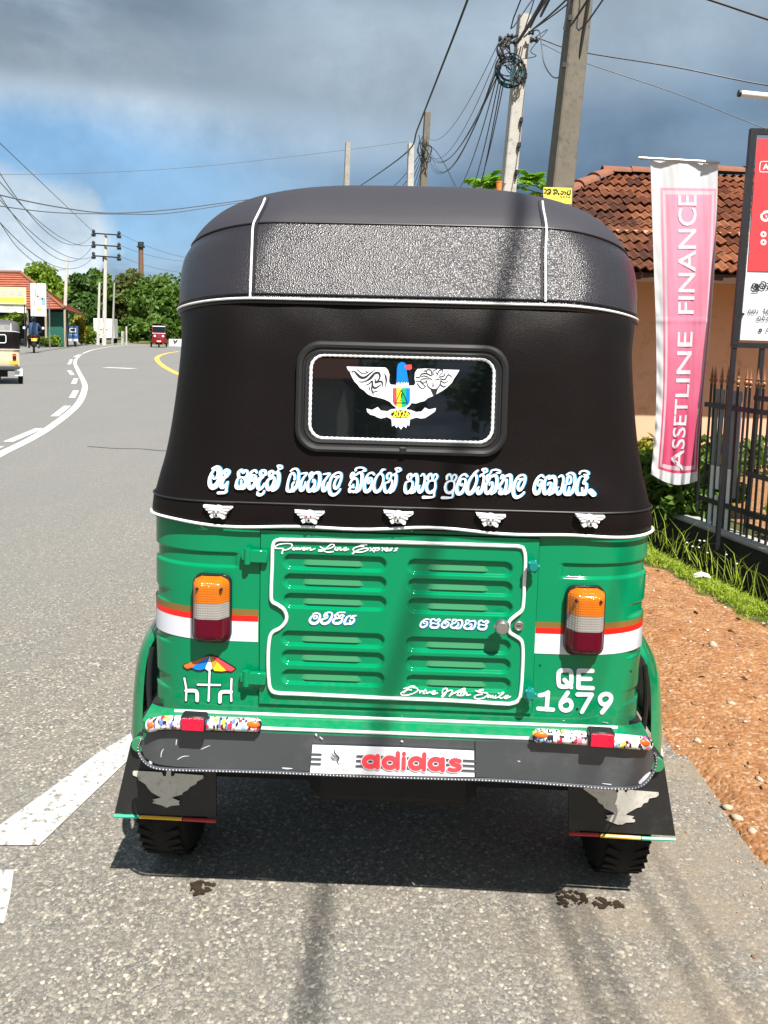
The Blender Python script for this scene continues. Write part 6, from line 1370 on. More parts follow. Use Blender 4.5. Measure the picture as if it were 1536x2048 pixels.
wire([(-60, 372, 24), (0, 390, 25), (110, 413, 27), (215, 426, 29), (330, 420, 31), (430, 408, 33), (560, 390, 36)], 0.020, 'upper of two black cables crossing the blue sky at left', m='cable_grey')
wire([(-60, 400, 24), (0, 412, 25), (110, 425, 27), (245, 428, 29), (330, 427, 31), (430, 413, 33), (560, 392, 36)], 0.016, 'lower of two black cables crossing the blue sky at left', m='cable_grey')
wire([(-60, 349, 40), (0, 349, 42), (200, 345, 44), (420, 331, 46), (690, 300, 50), (815, 283, 52)], 0.013, 'thin wire rising across the sky to the bare pole', m='cable_grey')
for k, (b, e, s_) in enumerate((((-30, 258), (188, 465), 0), ((-30, 300), (187, 468), 2.0), ((-30, 330), (187, 490), 1.0), ((-30, 345), (186, 491), 2.2), ((-30, 365), (187, 512), 1.2), ((-30, 412), (187, 514), 1.6))):
    wire([(*b, 32), (*e, 70)], 0.018, ['topmost', 'second', 'third', 'fourth', 'fifth', 'lowest'][k]+' thin power line from the crossarm pole to the left edge', 'power lines at the left edge', sag=s_, m='cable_grey')
for k, (b, e) in enumerate((((238, 466), (420, 520)), ((238, 490), (420, 522)), ((238, 512), (420, 545)))):
    wire([(*b, 70), (*e, 78)], 0.017, ['upper', 'middle', 'lower'][k]+' thin power line running right from the crossarm pole', 'power lines right of the crossarm pole', sag=.5, m='cable_grey')
wire([(-30, 405, 40), (0, 446, 44), (40, 500, 50), (90, 536, 58), (135, 540, 63)], 0.02, 'black service wire curving down over the tiled shop', m='cable_grey')
# ---------------------------------------------------------------- traffic
for nm, c_ in (('cream_paint', (0.56, 0.49, 0.33)), ('maroon_paint', (0.22, 0.006, 0.016))): mat(nm, c_, 0.35, var=0.12, scale=4, dirt=(0.2, 0.12, 0.06), dirt_amt=0.3)
mat('grey_vinyl', (0.075, 0.07, 0.07), 0.55, var=0.2); mat('maroon_vinyl', (0.10, 0.03, 0.035), 0.5, var=0.2); mat('plate_amber', (0.78, 0.42, 0.03), 0.5); mat('lamp_white', (0.8, 0.8, 0.78), 0.2); mat('skin', (0.25, 0.13, 0.08), 0.6); mat('denim', (0.03, 0.035, 0.05), 0.8)
def mini_tuk(label, p, rz, s, body, top, hood_m):
    t = thing('auto_rickshaw', label, 'auto rickshaw', (p[0], p[1], 0), rz); t.scale = (s, s, s)
    def lof(name, T, L, m_, cap=None):
        q = MB(); rows = [ring(r_, L, 8) for r_ in T]; q.grid(rows)
        if cap: q.grid([rows[-1], [(0, 0.9, cap)]*len(rows[-1])])
        return q.build(name, m_, t, smooth=True, auto=50)
    bd = lof('body', [(.40, .52, .02, .2, .14, 0), (.44, .567, -.01, .2, .14, 0), (.70, .567, -.005, .22, .14, 0), (.955, .56, 0, .23, .14, 0)], 1.0, body)
    lof('canopy', LOW, 0.95, top); lof('hood', BAND, 2.0, hood_m); lof('roof', DOME, 2.0, hood_m, 1.757)
    q = MB(); q.tube(ring((1.447, .564, .034, .25, .27, .026), 2.0, 8), .008, 6); q.build('piping', 'white_trim', t)
    q = MB(); q.tube(ring((.96, .574, -.03, .2, .15, 0), .95, 8), .008, 6); q.build('piping', 'white_trim', t)
    for sx_ in (-1, 1):
        q = MB(); q.box((sx_*.42, -.02, .76), (.09, .06, .16), bev=.01); l_ = q.build('tail_lamp', 'lens_red', t); q = MB(); q.box((sx_*.42, -.053, .80), (.07, .01, .05)); q.build('amber_lens', 'lens_amber', l_)
        q = MB(); q.tube([(sx_*.35, canopy_y(.35, z)-.004, z) for z in np.linspace(1.46, 1.66, 6)], .007, 6); q.build('piping', 'white_trim', t)
        wq = MB(); wq.lathe([(.09, -.045), (.17, -.06), (.205, -.03), (.205, .03), (.17, .06), (.09, .045)], axis='X', n=20); w_ = wq.build('wheel', 'tyre_rubber', t, smooth=True); w_.location = (sx_*.57, .33, .205)
        q = MB(); q.box((sx_*.52, .05, .33), (.20, .01, .2)); q.build('mud_flap', 'flap_rubber' if sx_ < 0 else 'white_trim', t)
        q = MB(); q.tube([(sx_*.46, 2.1, 1.0), (sx_*.48, 1.98, 1.62)], .025, 6); q.build('windscreen_pillar', body, t)
        q = MB(); q.lathe([(0, .03), (.075, .02), (.085, 0), (.06, -.08), (0, -.1)], axis='Y', n=16); h_ = q.build('headlamp', 'lamp_white', t, smooth=True); h_.location = (sx_*.30, 2.33, .86)
        q = MB(); q.box((sx_*.66, 1.95, 1.15), (.10, .03, .14), bev=.01); q.tube([(sx_*.48, 2.0, 1.1), (sx_*.64, 1.96, 1.15)], .01, 6); q.build('mirror', 'black_plain', t)
    q = MB(); q.box((0, -.045, .46), (1.1, .04, .10), bev=.02); q.build('bumper', 'black_plastic', t)
    q = MB(); q.box((.40, -.012, .60), (.22, .006, .10)); q.build('number_panel', 'plate_amber', t)
    q = MB(); o = rrect(0, 1.24, .22, .11, .05); q.poly([(x, canopy_y(0, z)-.006, z) for x, z in o], key2=o); w_ = q.build('rear_window', 'tinted_glass', t); q = MB(); q.tube([(x, canopy_y(0, z)-.008, z) for x, z in o], .012, 6, closed=True); q.build('seal', 'white_trim', w_)
    q = MB(); q.box((0, .55, .50), (1.05, 1.0, .1)); q.box((0, 1.5, .35), (1.0, 1.3, .05)); q.box((0, .36, .3), (.5, .4, .2)); q.build('chassis', 'under_dark', t)
    q = MB(); q.box((0, .7, .7), (1.0, .3, .4)); q.build('seat', 'black_plain', t)
    q = MB(); P = []
    for k in range(17):
        u_ = -1+2*k/16; P.append([(.55*u_*(1-.2*(z-.4)), 2.42-.38*abs(u_)**2.4-.18*max(0, z-.7), z) for z in (.36, .5, .7, .86, 1.0, 1.06)])
    q.grid(P); q.build('front_cowl', body, t, smooth=True)
    q = MB(); q.add([(-.46, 2.10, 1.05), (.46, 2.10, 1.05), (.47, 1.98, 1.60), (-.47, 1.98, 1.60)], [(0, 1, 2, 3)]); ws = q.build('windscreen', 'tinted_glass', t)
    q = MB(); q.box((0, 2.12, 1.07), (.96, .03, .05)); q.box((0, 1.985, 1.60), (1.0, .03, .06)); q.build('windscreen_frame', 'white_trim', t)
    q = MB(); q.box((0, 2.40, .62), (.20, .12, .18), bev=.03); q.tube([(0, 2.36, .6), (0, 2.36, .21)], .03, 8); q.build('front_fork', 'black_plain', t)
    wq = MB(); wq.lathe([(.09, -.045), (.17, -.06), (.205, -.03), (.205, .03), (.17, .06), (.09, .045)], axis='X', n=20); w_ = wq.build('wheel', 'tyre_rubber', t, smooth=True); w_.location = (0, 2.36, .205)
    q = MB(); q.box((0, 2.44, .48), (.30, .01, .12)); q.build('number_plate', 'print_pink', t)
    return t
p = G(-4, 769); mini_tuk('cream auto rickshaw with grey canopy driving away at the left edge', p, 0.43, 0.87, 'cream_paint', 'canopy_vinyl', 'grey_vinyl')
p = G(315, 695); d_ = np.array([0.0, -1.0]); t_ = mini_tuk('dark red auto rickshaw coming towards the camera round the bend', (p[0]-0.55, p[1]+2.4), math.pi+0.27, 1.06, 'maroon_paint', 'maroon_vinyl', 'maroon_vinyl')

# motorcycle and rider
p = G(68, 706); mc = thing('motorcycle', 'black motorcycle ridden away along the left side of the road', 'motorcycle', (p[0], p[1], 0), 0.40); mc.scale = (1.08,)*3
for y, r_ in ((0, .30), (1.28, .30)):
    q = MB(); q.lathe([(.22, -.035), (.27, -.05), (.30, -.03), (.305, 0), (.30, .03), (.27, .05), (.22, .035)], axis='X', n=24, close=True); w = q.build('wheel', 'tyre_rubber', mc, smooth=True); w.location = (0, y, .30)
    q = MB(); q.lathe([(0, -.03), (.05, -.03), (.05, .03), (0, .03)], axis='X', n=12)
    for k in range(6): a = k*1.047; q.tube([(0, 0, 0), (0, .23*math.cos(a), .23*math.sin(a))], .012, 6)
    q.build('rim', 'dull_metal', w)
q = MB(); q.tube([(0, .25, .62), (0, .6, .72), (0, .95, .80), (0, 1.1, .78)], [.10, .13, .15, .08], 12); q.box((0, .62, .45), (.26, .36, .30), bev=.05); q.tube([(0, .55, .5), (0, 0, .30)], .035, 8); q.tube([(0, 1.05, .85), (0, 1.28, .30)], .04, 8); q.build('frame', 'black_plain', mc, smooth=True)
q = MB(); q.tube([(0, .55, .80), (0, .2, .82), (0, -.18, .86)], [.12, .14, .08], 12); q.build('seat', 'black_plain', mc, smooth=True)
q = MB(); q.box((0, -.22, .80), (.20, .08, .10), bev=.02); q.build('tail_lamp', 'lens_red', mc, smooth=True)
q = MB(); q.box((0, -.27, .66), (.24, .01, .14)); q.build('number_plate', 'notice_yellow', mc)
q = MB(); q.box((0, -.20, .55), (.14, .02, .32)); q.build('mudguard', 'grey_vinyl', mc)
q = MB(); q.tube([(-.36, .98, 1.02), (-.15, 1.08, 1.02), (.15, 1.08, 1.02), (.36, .98, 1.02)], .018, 8); q.build('handlebar', 'black_plain', mc, smooth=True)
for s_ in (-1, 1):
    q = MB(); q.tube([(s_*.30, 1.0, 1.02), (s_*.42, 1.02, 1.2)], .008, 6); q.lathe([(0, -.012), (.06, -.01), (.065, 0), (.05, .015), (0, .02)], (s_*.44, 1.02, 1.23), 'Y', 14); q.build('mirror', 'lamp_white', mc, smooth=True)
    q = MB(); q.box((s_*.17, -.21, .72), (.08, .05, .05), bev=.015); q.build('indicator', 'lens_amber', mc)
q = MB(); q.tube([(.17, .5, .32), (.18, .0, .36), (.18, -.15, .38)], [.03, .05, .045], 10); q.build('exhaust', 'dull_metal', mc, smooth=True)
pr = thing('person', 'rider in dark blue jacket and black helmet seated on the motorcycle', 'person', (p[0], p[1], 0), 0.40); pr.scale = (1.08,)*3
def skin_body(name, verts, edges, radii, m_, parent, root=0, sub=2):
    me = bpy.data.meshes.new(name); me.from_pydata(verts, edges, []); o = bpy.data.objects.new(name, me); col.objects.link(o); o.parent = parent
    md = o.modifiers.new('skin', 'SKIN'); md.use_smooth_shade = True
    for i, r_ in enumerate(radii):
        sv = me.skin_vertices[0].data[i]; sv.radius = r_ if isinstance(r_, tuple) else (r_, r_); sv.use_root = (i == root)
    o.modifiers.new('sub', 'SUBSURF').levels = sub; o.modifiers['sub'].render_levels = sub
    for x in (m_ if isinstance(m_, list) else [m_]): me.materials.append(MATS[x])
    return o
def rider_mat():
    m, nt, b = new_mat('rider_clothes'); tc = nt.node('ShaderNodeTexCoord').outputs['Object']; z = nt.node('ShaderNodeSeparateXYZ', {'Vector': tc}); 
    leg = nt.smooth(z.outputs[2], 0.90, 0.88); c = nt.mix(leg, (0.018, 0.05, 0.12), (0.012, 0.013, 0.018))
    hand = nt.math('MULTIPLY', nt.smooth(z.outputs[1], 0.90, 0.93), nt.smooth(z.outputs[2], 0.9, 0.95)); c = nt.mix(hand, c, (0.25, 0.13, 0.08))
    foot = nt.smooth(z.outputs[2], 0.30, 0.28); c = nt.mix(foot, c, (0.02, 0.018, 0.016))
    nt.l.new(c, b.inputs['Base Color']); b.inputs['Roughness'].default_value = 0.8
rider_mat()
V = [(0, .28, .92), (0, .33, 1.12), (0, .40, 1.34), (0, .45, 1.47), (0, .48, 1.56)]; E_ = [(0, 1), (1, 2), (2, 3), (3, 4)]; Rr = [(.15, .13), (.17, .13), (.19, .12), (.10, .09), (.055, .06)]
for s_ in (-1, 1):
    b = len(V); V += [(s_*.19, .42, 1.40), (s_*.34, .60, 1.20), (s_*.35, .88, 1.06), (s_*.34, .98, 1.04)]; E_ += [(2, b), (b, b+1), (b+1, b+2), (b+2, b+3)]; Rr += [.085, .06, .048, .045]
    b = len(V); V += [(s_*.14, .36, .86), (s_*.24, .78, .78), (s_*.22, .62, .36), (s_*.22, .60, .27), (s_*.23, .74, .25)]; E_ += [(0, b), (b, b+1), (b+1, b+2), (b+2, b+3), (b+3, b+4)]; Rr += [.10, .08, .055, .05, .045]
skin_body('body', V, E_, Rr, 'rider_clothes', pr)
q = MB(); q.sphere((0, .50, 1.68), (.125, .15, .14), 18, 12); q.build('helmet', 'black_plain', pr, smooth=True)
for s_ in (-1, 1):
    for k in range(4): pass
    q = MB()
    for k, ln in enumerate((.06, .07, .065, .05)): q.tube([(s_*(.30+.022*k), .99, 1.045), (s_*(.30+.022*k), 1.03, 1.04), (s_*(.30+.022*k), 1.045, 1.005)], [.012, .011, .009], 6)
    q.tube([(s_*.285, .98, 1.03), (s_*.27, 1.0, 1.0)], [.012, .01], 6); q.build('fingers', 'skin', pr, smooth=True)

# white lorry
c_ = G(208, 687); lo_ = thing('lorry', 'white box lorry parked under the crossarm pole, seen from behind', 'lorry', (c_[0], c_[1], 0), 0.24)
q = MB(); q.box((0, 2.2, 1.42), (1.86, 4.4, 1.85), bev=.02); q.build('box_body', 'white_paint', lo_)
q = MB(); q.box((0, 2.2, .42), (1.2, 4.6, .16)); q.box((0, -.03, .40), (1.7, .06, .12)); q.build('chassis', 'dark_iron', lo_)
q = MB(); q.box((0, 5.2, 1.1), (1.7, 1.3, 1.5), bev=.12); q.build('cab', 'white_paint', lo_)
for s_ in (-1, 1):
    q = MB(); q.box((s_*.455, -.012, 1.40), (.87, .03, 1.72), bev=.008); dr_ = q.build('rear_door', 'white_paint', lo_); q = MB(); q.tube([(s_*.08, -.04, .7), (s_*.08, -.04, 2.1)], .012, 6); q.build('lock_bar', 'dull_metal', dr_)
    q = MB(); q.box((s_*.72, -.03, .52), (.2, .04, .1)); q.build('tail_lamp', 'lens_red', lo_)
    q = MB(); q.lathe([(.1, -.1), (.3, -.12), (.34, -.06), (.34, .06), (.3, .12), (.1, .1)], axis='X', n=20); w = q.build('wheel', 'tyre_rubber', lo_, smooth=True); w.location = (s_*.75, 1.2, .34)
    q = MB(); q.lathe([(.1, -.1), (.3, -.12), (.34, -.06), (.34, .06), (.3, .12), (.1, .1)], axis='X', n=20); w = q.build('wheel', 'tyre_rubber', lo_, smooth=True); w.location = (s_*.72, 4.7, .34)
q = MB(); q.tube([(-.35, -.035, 1.3), (-.22, -.035, 1.36), (-.1, -.035, 1.28)], .03, 6); q.tube([(.1, -.035, 1.3), (.25, -.035, 1.35), (.36, -.035, 1.28)], .035, 6); q.build('print', 'print_grey', lo_)
q = MB(); q.box((0, -.05, .50), (.35, .02, .12)); q.build('number_plate', 'notice_yellow', lo_)

# ---------------------------------------------------------------- shop at the left
mat('shop_tile', (0.30, 0.09, 0.05), 0.85, var=0.45, scale=1.6, dirt=(0.12, 0.05, 0.035), dirt_amt=0.6); mat('shop_green', (0.012, 0.10, 0.075), 0.7); mat('shop_dark', (0.02, 0.02, 0.02), 0.9); mat('shop_wall', (0.35, 0.30, 0.22), 0.9)
sc_ = D(60, 690, 62); shop = thing('shop', 'roadside shop with red tiled roof and dark green front at the left', 'shop', (sc_[0], sc_[1], 0)); s0 = np.array([sc_[0], sc_[1], 0])
def SD(px, py, d): return D(px, py, d)-s0
Fc, Rg, Bk, Rl, Fl = SD(129, 618, 58.5), SD(42, 547, 62), SD(174, 634, 68), SD(-120, 543, 62), SD(-120, 621, 58.5)
q = MB(); NRW = 15
def strip_rows(a0, a1, b0, b1, nrm):
    for k in range(NRW):
        t0_, t1_ = k/NRW, (k+1)/NRW
        p0, p1 = a0+(b0-a0)*t0_, a1+(b1-a1)*t0_; p2, p3 = a1+(b1-a1)*t1_, a0+(b0-a0)*t1_
        n_ = np.array(nrm)*0.07
        q.add([p0+n_, p1+n_, p2, p3], [(0, 1, 2, 3)]); q.add([p0-n_*.3, p1-n_*.3, p1+n_, p0+n_], [(0, 1, 2, 3)])
strip_rows(Fl, Fc, Rl, Rg, (0, -.5, .85)); strip_rows(Fc, Bk, Rg, Rg+[0.01, .01, 0], (.6, .1, .8))
roof_o = q.build('roof', 'shop_tile', shop)
q = MB(); q.tube([Rg+[0, 0, .05], Fc+[0, 0, .05]], .13, 8); q.build('ridge_cap', 'ridge_clay', roof_o); q = MB(); q.tube([Rl, Rg+[0, 0, .08]], .14, 8); q.build('ridge_cap', 'ridge_clay', roof_o)
fz = Fc[2]; q = MB(); q.box(((Fl[0]+Fc[0])/2, Fc[1]+1.6, fz/2), (Fc[0]-Fl[0]-.8, .2, fz)); q.build('wall', 'shop_dark', shop)  # near-black colour stands in for the shade inside the open shop
a, b = SD(96, 640, 59.3), SD(129, 640, 59.3); q = MB(); q.box(((a[0]+b[0])/2, a[1], fz/2-.1), (b[0]-a[0], .12, fz-.2)); q.build('green_front', 'shop_green', shop)
for px in (55, 92, 130):
    a = SD(px, 650, 58.6); q = MB(); q.box((a[0], a[1], fz/2), (.12, .12, fz)); q.build('post', 'shop_wall', shop)
def board(name, label, cat, x0, y0, x1, y1, d, m_, legs=True, group=None, prints=()):
    a, b = D(x0, y1, d), D(x1, y0, d); cx = (a[0]+b[0])/2; o = thing(name, label, cat, (cx, d, 0), 0, group)
    q = MB(); q.box((0, 0, (a[2]+b[2])/2), (b[0]-a[0], .06, b[2]-a[2])); q.build('panel', m_, o)
    if legs:
        for s_ in (-1, 1): q = MB(); q.box((s_*(b[0]-a[0])*.46, .06, b[2]/2), (.06, .05, b[2])); q.build('leg', 'dark_iron', o)
    for (u0, v0, u1, v1, pm) in prints:
        q = MB(); q.box((-(b[0]-a[0])/2+(b[0]-a[0])*(u0+u1)/2, -.035, a[2]+(b[2]-a[2])*(1-(v0+v1)/2)), ((b[0]-a[0])*(u1-u0), .012, (b[2]-a[2])*(v1-v0))); q.build('print', pm, o)
    return o
mat('board_yellow', (0.72, 0.69, 0.36), 0.5, var=0.15, scale=2); mat('board_white', (0.68, 0.69, 0.66), 0.5); mat('board_blue', (0.05, 0.11, 0.28), 0.5); mat('pale_print', (0.45, 0.46, 0.42), 0.6); mat('sky_print', (0.25, 0.42, 0.60), 0.5)
board('shop_sign', 'yellow shop signboard in front of the tiled roof', 'signboard', -60, 575, 52, 606, 57, 'board_yellow', True, None, [(.56, .2, .66, .5, 'pale_print'), (.70, .15, .80, .45, 'pale_print'), (.84, .2, .96, .5, 'pale_print'), (.5, .62, .97, .9, 'notice_yellow')])
board('shop_sign', 'white panel with a scribbled logo under the yellow shop sign', 'signboard', -60, 607, 52, 623, 57.1, 'board_white', False, None, [(.60, .25, .78, .4, 'pale_print'), (.62, .5, .80, .62, 'pale_print')])
vb = board('standing_banner', 'white vertical banner with blue print beside the yellow shop sign', 'banner', 62, 567, 92, 632, 56, 'board_white', False, None, [(.36, .30, .52, .42, 'pale_print'), (.44, .38, .80, .50, 'pale_print'), (.72, .44, .96, .66, 'sky_print'), (.38, .76, .72, .83, 'notice_yellow')])
q = MB(); q.tube([(0.7, .05, 0), (0.7, .05, 3.6)], .05, 8); q.tube([(-.6, .05, 3.5), (.72, .05, 3.5)], .03, 6); q.build('post', 'dull_metal', vb)
ab = board('pavement_sign', 'blue and white pavement sign beside the pole at the shop', 'sign', 137, 652, 156, 682, 61, 'board_blue', False, None, [(.15, .14, .80, .42, 'board_white'), (.25, .20, .7, .34, 'board_yellow'), (.1, .55, .9, .62, 'sky_print'), (.0, .85, 1.0, 1.0, 'board_white')])
q = MB(); q.box((.0, .25, .55), (.06, .4, 1.1), rot=Matrix.Rotation(.35, 3, 'X')); q.build('stay', 'dark_iron', ab)
mat('old_timber', (0.36, 0.29, 0.20), 0.9, var=0.3)
a = D(116, 670, 60); pf = thing('slatted_rack', 'weathered wooden slatted fence panel beside the shop pole', 'fence panel', (a[0], a[1], 0))
for k in range(6): q = MB(); q.box((0, 0, .25+.19*k), (.95, .03, .10)); q.build('slat', 'old_timber', pf)
for s_ in (-1, 0, 1): q = MB(); q.box((s_*.42, .04, .62), (.06, .04, 1.25)); q.build('post', 'old_timber', pf)
# poles around the bend
mat('pole_far', (0.46, 0.44, 0.39), 0.85, var=0.2, scale=2)
pole('utility_pole', 'slim concrete pole in front of the shop roof with a yellow band', (134, 516), (128, 676), 62.0, .20, .17, 'pole_far')
pH, bH, tH = pole('utility_pole', 'tall pale pole carrying three crossarms with dark insulators', (212, 466), (209, 640), 70.0, .25, .22, 'pole_far')
for py in (468, 491, 513):
    a, b = D(187, py-1.5, 69.8)-bH, D(238, py+2, 69.8)-bH; q = MB(); q.tube([a, b], .06, 6); arm = q.build('crossarm', 'dark_iron', pH)
    for e in (a, b):
        for dz, r_ in ((.18, .16), (-.12, .22)):
            q = MB(); q.lathe([(0, .16), (r_*.5, .12), (r_, .0), (r_*.6, -.08), (r_, -.14), (0, -.16)], (e[0], e[1], e[2]+dz), n=10); q.build('insulator', 'dark_iron', arm, smooth=True)
q = MB()
for k in range(7): q.box((0, 0, 1.2+k*1.0), (.02, .32, .45))
o = q.build('opening', 'shop_dark', pH); o['kind'] = 'stuff'
pole('utility_pole', 'short pale post with side rungs left of the crossarm pole', (199, 565), (197, 645), 71.0, .18, .16, 'pole_far')
pole('utility_pole', 'thin greenish post wound with creeper right of the crossarm pole', (229, 562), (226, 650), 71.0, .14, .14, 'concrete_pole')
ch0 = D(282, 545, 200); ch = thing('chimney', 'tall brown factory chimney rising behind the trees', 'chimney', (ch0[0], 200, 0)); ht = D(282, 484, 200)[2]
q = MB(); q.lathe([(.75, 0), (.62, ht*.6), (.55, ht-.9)], n=16); q.build('shaft', 'rust_brown', ch, smooth=True)
q = MB(); q.lathe([(.56, ht-1.4), (.95, ht-1.3), (.95, ht-1.0), (.7, ht-.9), (.7, ht), (.45, ht), (.45, ht-.5)], n=16); q.build('rim', 'dark_iron', ch, smooth=True)
a, b = D(338, 696, 72), D(420, 680, 72); wl = thing('boundary_wall', 'low white boundary wall with a dark painted figure beside the red rickshaw', 'wall', ((a[0]+b[0])/2, 72, 0)); q = MB(); q.box((0, 0, b[2]/2), (b[0]-a[0], .2, b[2]), bev=.03); wl_ = q.build('wall', 'white_paint', wl)
q = MB(); q.tube([(-1.35, -.105, .62), (-1.25, -.105, .35), (-1.1, -.105, .5), (-1.0, -.105, .62)], [.05, .10, .09, .03], 6); q.build('painted_figure', 'print_grey', wl)
for k, px in enumerate((246, 255, 262, 269, 276, 292)):
    p = D(px, 690, 80); q = MB(); q.box((0, 0, .55), (.12, .12, 1.3 if k != 5 else 2.2)); o = q.build('fence_post', 'pole_far'); o.location = (p[0], 80-k*1.2, 0); tag(o, ['first', 'second', 'third', 'fourth', 'fifth', 'tall last'][k]+' thin pale fence post right of the white lorry', 'post', 'fence posts at the far bend')
# ---------------------------------------------------------------- vegetation
def leaves(centres, radii, per, size, seed, flat_=0.0, aspect=1.6):
    r_ = np.random.default_rng(seed); out = []
    C_ = np.repeat(np.asarray(centres, float), per, 0); Rd = np.repeat(np.asarray(radii, float).reshape(len(centres), -1), per, 0)
    n = len(C_); d = r_.normal(size=(n, 3)); d /= np.linalg.norm(d, axis=1)[:, None]; rad = r_.random(n)**0.45
    P_ = C_+d*rad[:, None]*Rd
    a = r_.normal(size=(n, 3)); a[:, 2] *= (1-flat_); a /= np.linalg.norm(a, axis=1)[:, None]
    b = np.cross(a, r_.normal(size=(n, 3))); b /= np.linalg.norm(b, axis=1)[:, None]
    s_ = (size*r_.uniform(.6, 1.4, n))[:, None]
    V_ = np.stack([P_-a*s_*aspect*.5, P_+b*s_*.5, P_+a*s_*aspect*.5, P_-b*s_*.5], 1)
    return V_.reshape(-1, 3), np.arange(n*4).reshape(-1, 4)
def crown_pts(cx, cz, rx, ry, rz, n, seed, cy=0.0):
    r_ = np.random.default_rng(seed); d = r_.normal(size=(n, 3)); d /= np.linalg.norm(d, axis=1)[:, None]; k = r_.uniform(.45, 1.0, n)[:, None]
    return d*k*np.array([rx, ry, rz])+np.array([cx, cy, cz])
def tree(name, label, px, top, wpx, d, m_, leaf=0.34, n=70, per=80, group=None, base=None, cr=0.30, trunk=True, cat='tree', low=0.30):
    sc = FPX/d; x = D(px, 680, d)[0]; H_ = D(px, top, d)[2]; rx = wpx/2/sc
    o = thing(name, label, cat, (x, d, 0), 0, group); z0 = H_*low; rz = (H_-z0)/2; seed = int(px*7+top)
    C_ = crown_pts(0, z0+rz, rx*.85, rx*.85, rz*.88, n, seed); rr = np.random.default_rng(seed+1).uniform(cr*.5, cr*1.5, n)*rx
    V_, F_ = leaves(C_, np.stack([rr, rr, rr*.75], 1), per, leaf, seed+2); raw_mesh('crown', V_, F_, m_, o)
    if trunk:
        q = MB(); q.tube([(0, 0, -.1), (.1*rx, 0, z0*.6), (0, 0, z0+rz*.6)], [.05*H_, .035*H_, .015*H_], 8)
        for k in range(4): a = k*1.6; q.tube([(0, 0, z0*.8), (.4*rx*math.cos(a), .4*rx*math.sin(a), z0+rz*.7)], [.02*H_, .008*H_], 6)
        q.build('trunk', 'bark', o, smooth=True)
    return o
tree('broadleaf_tree', 'dark rounded tree just right of the shop pole', 166, 542, 70, 104, 'leaf_dark', .36, 90, 90, 'trees beyond the bend')
tree('broadleaf_tree', 'tall tree behind the crossarm pole', 198, 532, 66, 112, 'leaf_mid', .36, 90, 90, 'trees beyond the bend')
tree('broadleaf_tree', 'olive green tree under the chimney', 260, 534, 104, 116, 'leaf_olive', .36, 120, 90, 'trees beyond the bend', low=.12)
tree('broadleaf_tree', 'wide tree to the right of the chimney', 312, 546, 112, 110, 'leaf_mid', .36, 130, 90, 'trees beyond the bend', low=.10)
tree('broadleaf_tree', 'low tree beside the rickshaw canopy at the right of the wood', 346, 568, 80, 98, 'leaf_mid', .36, 90, 90, 'trees beyond the bend', low=.05)
tree('broadleaf_tree', 'dark tree filling the gap behind the lorry', 226, 560, 90, 122, 'leaf_dark', .4, 110, 90, 'trees beyond the bend', low=.02)
tree('broadleaf_tree', 'dark tree low behind the red rickshaw', 295, 580, 130, 124, 'leaf_dark', .4, 120, 90, 'trees beyond the bend', low=.0)
tree('broadleaf_tree', 'shaded tree between shop and crossarm pole', 180, 585, 66, 96, 'leaf_dark', .40, 40, 80, 'trees beyond the bend', low=.02)
tree('broadleaf_tree', 'bright lime green tree behind the shop roof', 84, 528, 104, 80, 'leaf_bright', .3, 110, 90)
tree('broadleaf_tree', 'thin leaved treetop above the lime green tree', 112, 522, 34, 88, 'leaf_dark', .30, 9, 26, cr=.22)
tree('bush', 'yellow green bush beside the blue pavement sign', 163, 628, 40, 68, 'leaf_yellow', .22, 30, 70, 'roadside bushes', trunk=False, cat='bush', low=.0)
tree('bush', 'green bush left of the white lorry', 178, 650, 34, 72, 'leaf_bright', .24, 26, 70, 'roadside bushes', trunk=False, cat='bush', low=.0)
tree('bush', 'big leaved bush right of the white lorry', 262, 632, 56, 88, 'leaf_mid', .5, 30, 50, 'roadside bushes', trunk=False, cat='bush', low=.0)
tree('bush', 'tangled bush behind the red rickshaw', 318, 626, 70, 92, 'leaf_mid', .42, 36, 60, 'roadside bushes', trunk=False, cat='bush', low=.0)
tree('bush', 'climbing plant hanging under the yellow shop sign', 30, 624, 60, 57.5, 'leaf_bright', .16, 26, 60, 'roadside bushes', trunk=False, cat='bush', low=.55)
tree('bush', 'grass tuft growing at the foot of the shop pole', 100, 668, 50, 59, 'leaf_bright', .14, 18, 60, 'roadside bushes', trunk=False, cat='bush', low=.0)
# far wood closing the horizon
C_ = []; rs_ = np.random.default_rng(3)
for k in range(330):
    az = rs_.uniform(-.75, .9); dd_ = rs_.uniform(150, 190); C_.append((dd_*math.sin(az), dd_*math.cos(az), rs_.uniform(1.5, 9.5)))
V_, F_ = leaves(np.array(C_), np.tile([[5.0, 4.0, 3.0]], (len(C_), 1)), 190, 0.62, 9); tag(raw_mesh('distant_wood', V_, F_, 'leaf_dark'), 'dark distant wood closing the horizon behind the road', 'wood', kind='stuff')
